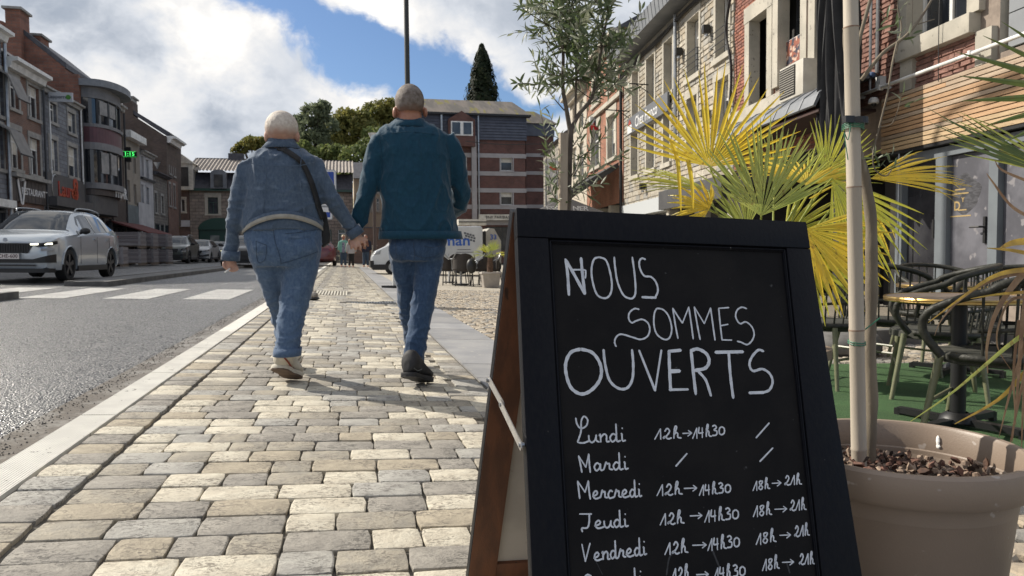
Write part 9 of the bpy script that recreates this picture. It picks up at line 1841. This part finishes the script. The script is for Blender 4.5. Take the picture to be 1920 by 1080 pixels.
t = thing('concrete_weight', 'rounded dark concrete slab lying on the gravel behind the turf', 'concrete slab', gp(1640, 690)); p = V((4.3, 5.7, gz(4.3))); mb = MB(); mb.lathe([(.001, 0), (.26, 0), (.3, .04), (.3, .12), (.26, .17), (.001, .18)], 30, p); mb.build('slab', mat('dark_concrete', (.09, .085, .08), (.13, .125, .12), rough=.85, scale=9), t, smooth=50)
# tables
M_BRASS = mat('brass_edge', (.62, .42, .15), (.5, .33, .12), rough=.28, metal=1.0, scale=20); M_TOP = mat('weathered_table_top', (.19, .15, .125), (.13, .105, .09), rough=.35, scale=16);
def table(lab, px, cx, y_top, rad, yy):
 g0 = gp(*px); c = V((at(cx, y_top, g0.y).x, g0.y, g0.z)); zt = at(cx, y_top, g0.y).z; t = thing('bistro_table', lab, 'table', c, 'round bistro tables with brass edges'); h = zt-c.z
 mb = MB(); mb.lathe([(.001, h-.018), (rad-.012, h-.018), (rad-.012, h), (.001, h)], 64, c); mb.build('tabletop', M_TOP, t)
 mb = MB(); mb.lathe([(rad-.0115, h-.022), (rad-.003, h-.022), (rad, h-.017), (rad-.002, h-.011), (rad, h-.005), (rad-.003, h+.002), (rad-.0115, h+.002), (rad-.0115, h-.022)], 64, c); mb.build('brass_edge', M_BRASS, t, smooth=40)
 mb = MB(); mb.lathe([(.035, .05), (.034, h-.03), (.10, h-.02)], 20, c); mb.build('column', M_BLACK, t, smooth=40)
 mb = MB(); mb.lathe([(.001, .03), (.085, .03), (.075, .055), (.045, .075)], 20, c); mb.build('hub', M_BLACK, t, smooth=40)
 for k in range(4):
  a = yy+k*PI/2; e_ = c+V((math.cos(a)*.30, math.sin(a)*.30, .028)); mb = MB(); mb.box(((c+e_)/2+V((0, 0, .018))), (.30, .045, .03), a); mb.box(e_+V((0, 0, -.012)), (.03, .045, .05), a); mb.build('foot', M_BLACK, t)
 return c
TB = table('nearer round bistro table with a shining brass edge, on the green carpet', (1795, 800), 1800, 556, .335, .3)
TA = table('farther round bistro table, its top seen just above the nearer one', (1750, 700), 1795, 533, .40, .5)
# rattan armchairs
M_RAT = mat('dark_rattan_wrap', (.018, .018, .014), (.038, .038, .030), rough=.5, spec=.3, scale=30, bump=.0025, bscale=70); M_RATL = mat('olive_bamboo_metal', (.13, .135, .075), (.18, .18, .105), rough=.4, scale=14); M_CUSH = mat('olive_seat', (.05, .05, .038), (.035, .035, .028), rough=.8, scale=30)
def chair(label):
 t = thing('rattan_armchair', label, 'chair', (0, 0, 0), 'dark rattan armchairs on the terrace')
 def ring(z, rx, ry, y0, k0, k1, n=26, zf=None): return [V((rx*math.cos(a), y0+ry*math.sin(a), z+(zf(a) if zf else 0))) for a in [k0+(k1-k0)*i/n for i in range(n+1)]]
 # back is at -y ; front opens to +y
 top = ring(.62, .30, .27, 0, PI+.0, 2*PI, zf=lambda a: .10*max(0, -math.sin(a))**.7); fr = [V((.30, .10, .585)), V((.295, .20, .53)), V((.285, .215, .45)), V((.27, .15, .36))]
 lf = [V((-p.x, p.y, p.z)) for p in fr]; full = lf[::-1]+top+fr
 mb = MB(); mb.tube(curve_pts(full, 3), .0165, 8); mb.build('top_rail', M_RAT, t, smooth=60)
 low = ring(.36, .27, .235, .0, PI-.55, 2*PI+.55); mb = MB(); mb.tube(low, .017, 8); mb.build('lower_rail', M_RAT, t, smooth=60)
 mid = ring(.47, .285, .255, .0, PI-.1, 2*PI+.1, zf=lambda a: .03*max(0, -math.sin(a))); mb = MB(); mb.tube(mid, .009, 6); mb.build('middle_rail', M_RAT, t, smooth=60)
 n = 17
 for i in range(n):
  a = PI-.05+(PI+.1)*i/(n-1); p = V((.268*math.cos(a), .235*math.sin(a), .36)); q = V((.30*math.cos(a), .27*math.sin(a), .62+.10*max(0, -math.sin(a))**.7)); mb = MB(); mb.tube([p, (p+q)/2+V((.012*math.cos(a), .012*math.sin(a), 0)), q], .0055, 5); mb.build('spindle', M_RAT, t)
 mb = MB(); mb.rings([(V((0, .0, z)), V((.25*s_, 0, 0)), V((0, .235*s_, 0))) for z, s_ in ((.325, .9), (.33, 1), (.36, 1), (.37, .93))], 28); mb.build('seat', M_CUSH, t, smooth=40)
 for sx in (-1, 1):
  for sy in (-1, 1): mb = MB(); mb.tube([V((sx*.20, sy*.17, .35)), V((sx*.25, sy*.22, 0.0))], [.016, .0115], 8); mb.build('leg', M_RATL, t, smooth=60)
 for sy in (-1, 1): mb = MB(); mb.tube([V((-.225, sy*.195, .17)), V((.225, sy*.195, .17))], .008, 6); mb.build('stretcher', M_RATL, t)
 return t
ch0 = chair('nearest rattan armchair, its dark back turned to the camera beside the nearer table')
def face(t, p, deg, s=1.1): t.location = (p[0], p[1], gz(p[0])); t.rotation_euler = (Matrix.Rotation(SL, 3, 'Y') @ Matrix.Rotation(R(deg), 3, 'Z')).to_euler(); t.scale = (s, s, s)
kids = {}
for x in COL.objects:
 if x.parent is ch0: kids.setdefault(ch0, []).append(x)
spots = [((2.84, 2.74), 36, None, 1.0), ((3.45, 3.75), 52, 'rattan armchair behind the nearer table, its curved arm ending left of the table column', 1.0), ((3.75, 4.55), -75, 'rattan armchair just right of the bamboo cane, beside the farther table', 1.0), ((3.05, 4.30), 30, 'rattan armchair seen between the chalkboard and the bamboo cane', 1.0), ((4.75, 5.15), 170, 'rattan armchair behind the farther table, only its curved back showing', 1.0), ((4.3, 4.0), 120, 'rattan armchair farther right behind the dead fronds at the picture edge', 1.0), ((3.95, 6.9), 170, 'rattan armchair farthest back behind the palm', 1.0)]
for i, (p, dg, lb, s_) in enumerate(spots):
 c_ = ch0 if i == 0 else copy_tree(ch0, None, kids)
 if lb: c_['label'] = lb
 face(c_, p, dg)
pt_, tp, u_ = PALM_AT; rnd = random.Random(14)
for i in range(11):
 a = 2*PI*i/11+.2; e_ = rnd.uniform(.15, 1.2); d_ = V((math.cos(a)*math.cos(e_), math.sin(a)*math.cos(e_)*.8, math.sin(e_))); hub = tp+d_*rnd.uniform(.16, .26); frond(pt_, hub, d_, V((0, 0, 1)) if e_ < .9 else V((0, -1, .3)), rnd.uniform(.22, .34), 13, R(48), P_GR if i % 3 else P_YG, 40+i, .35, droop=.35, wj=1.6, pet=[tp], pr=.006)
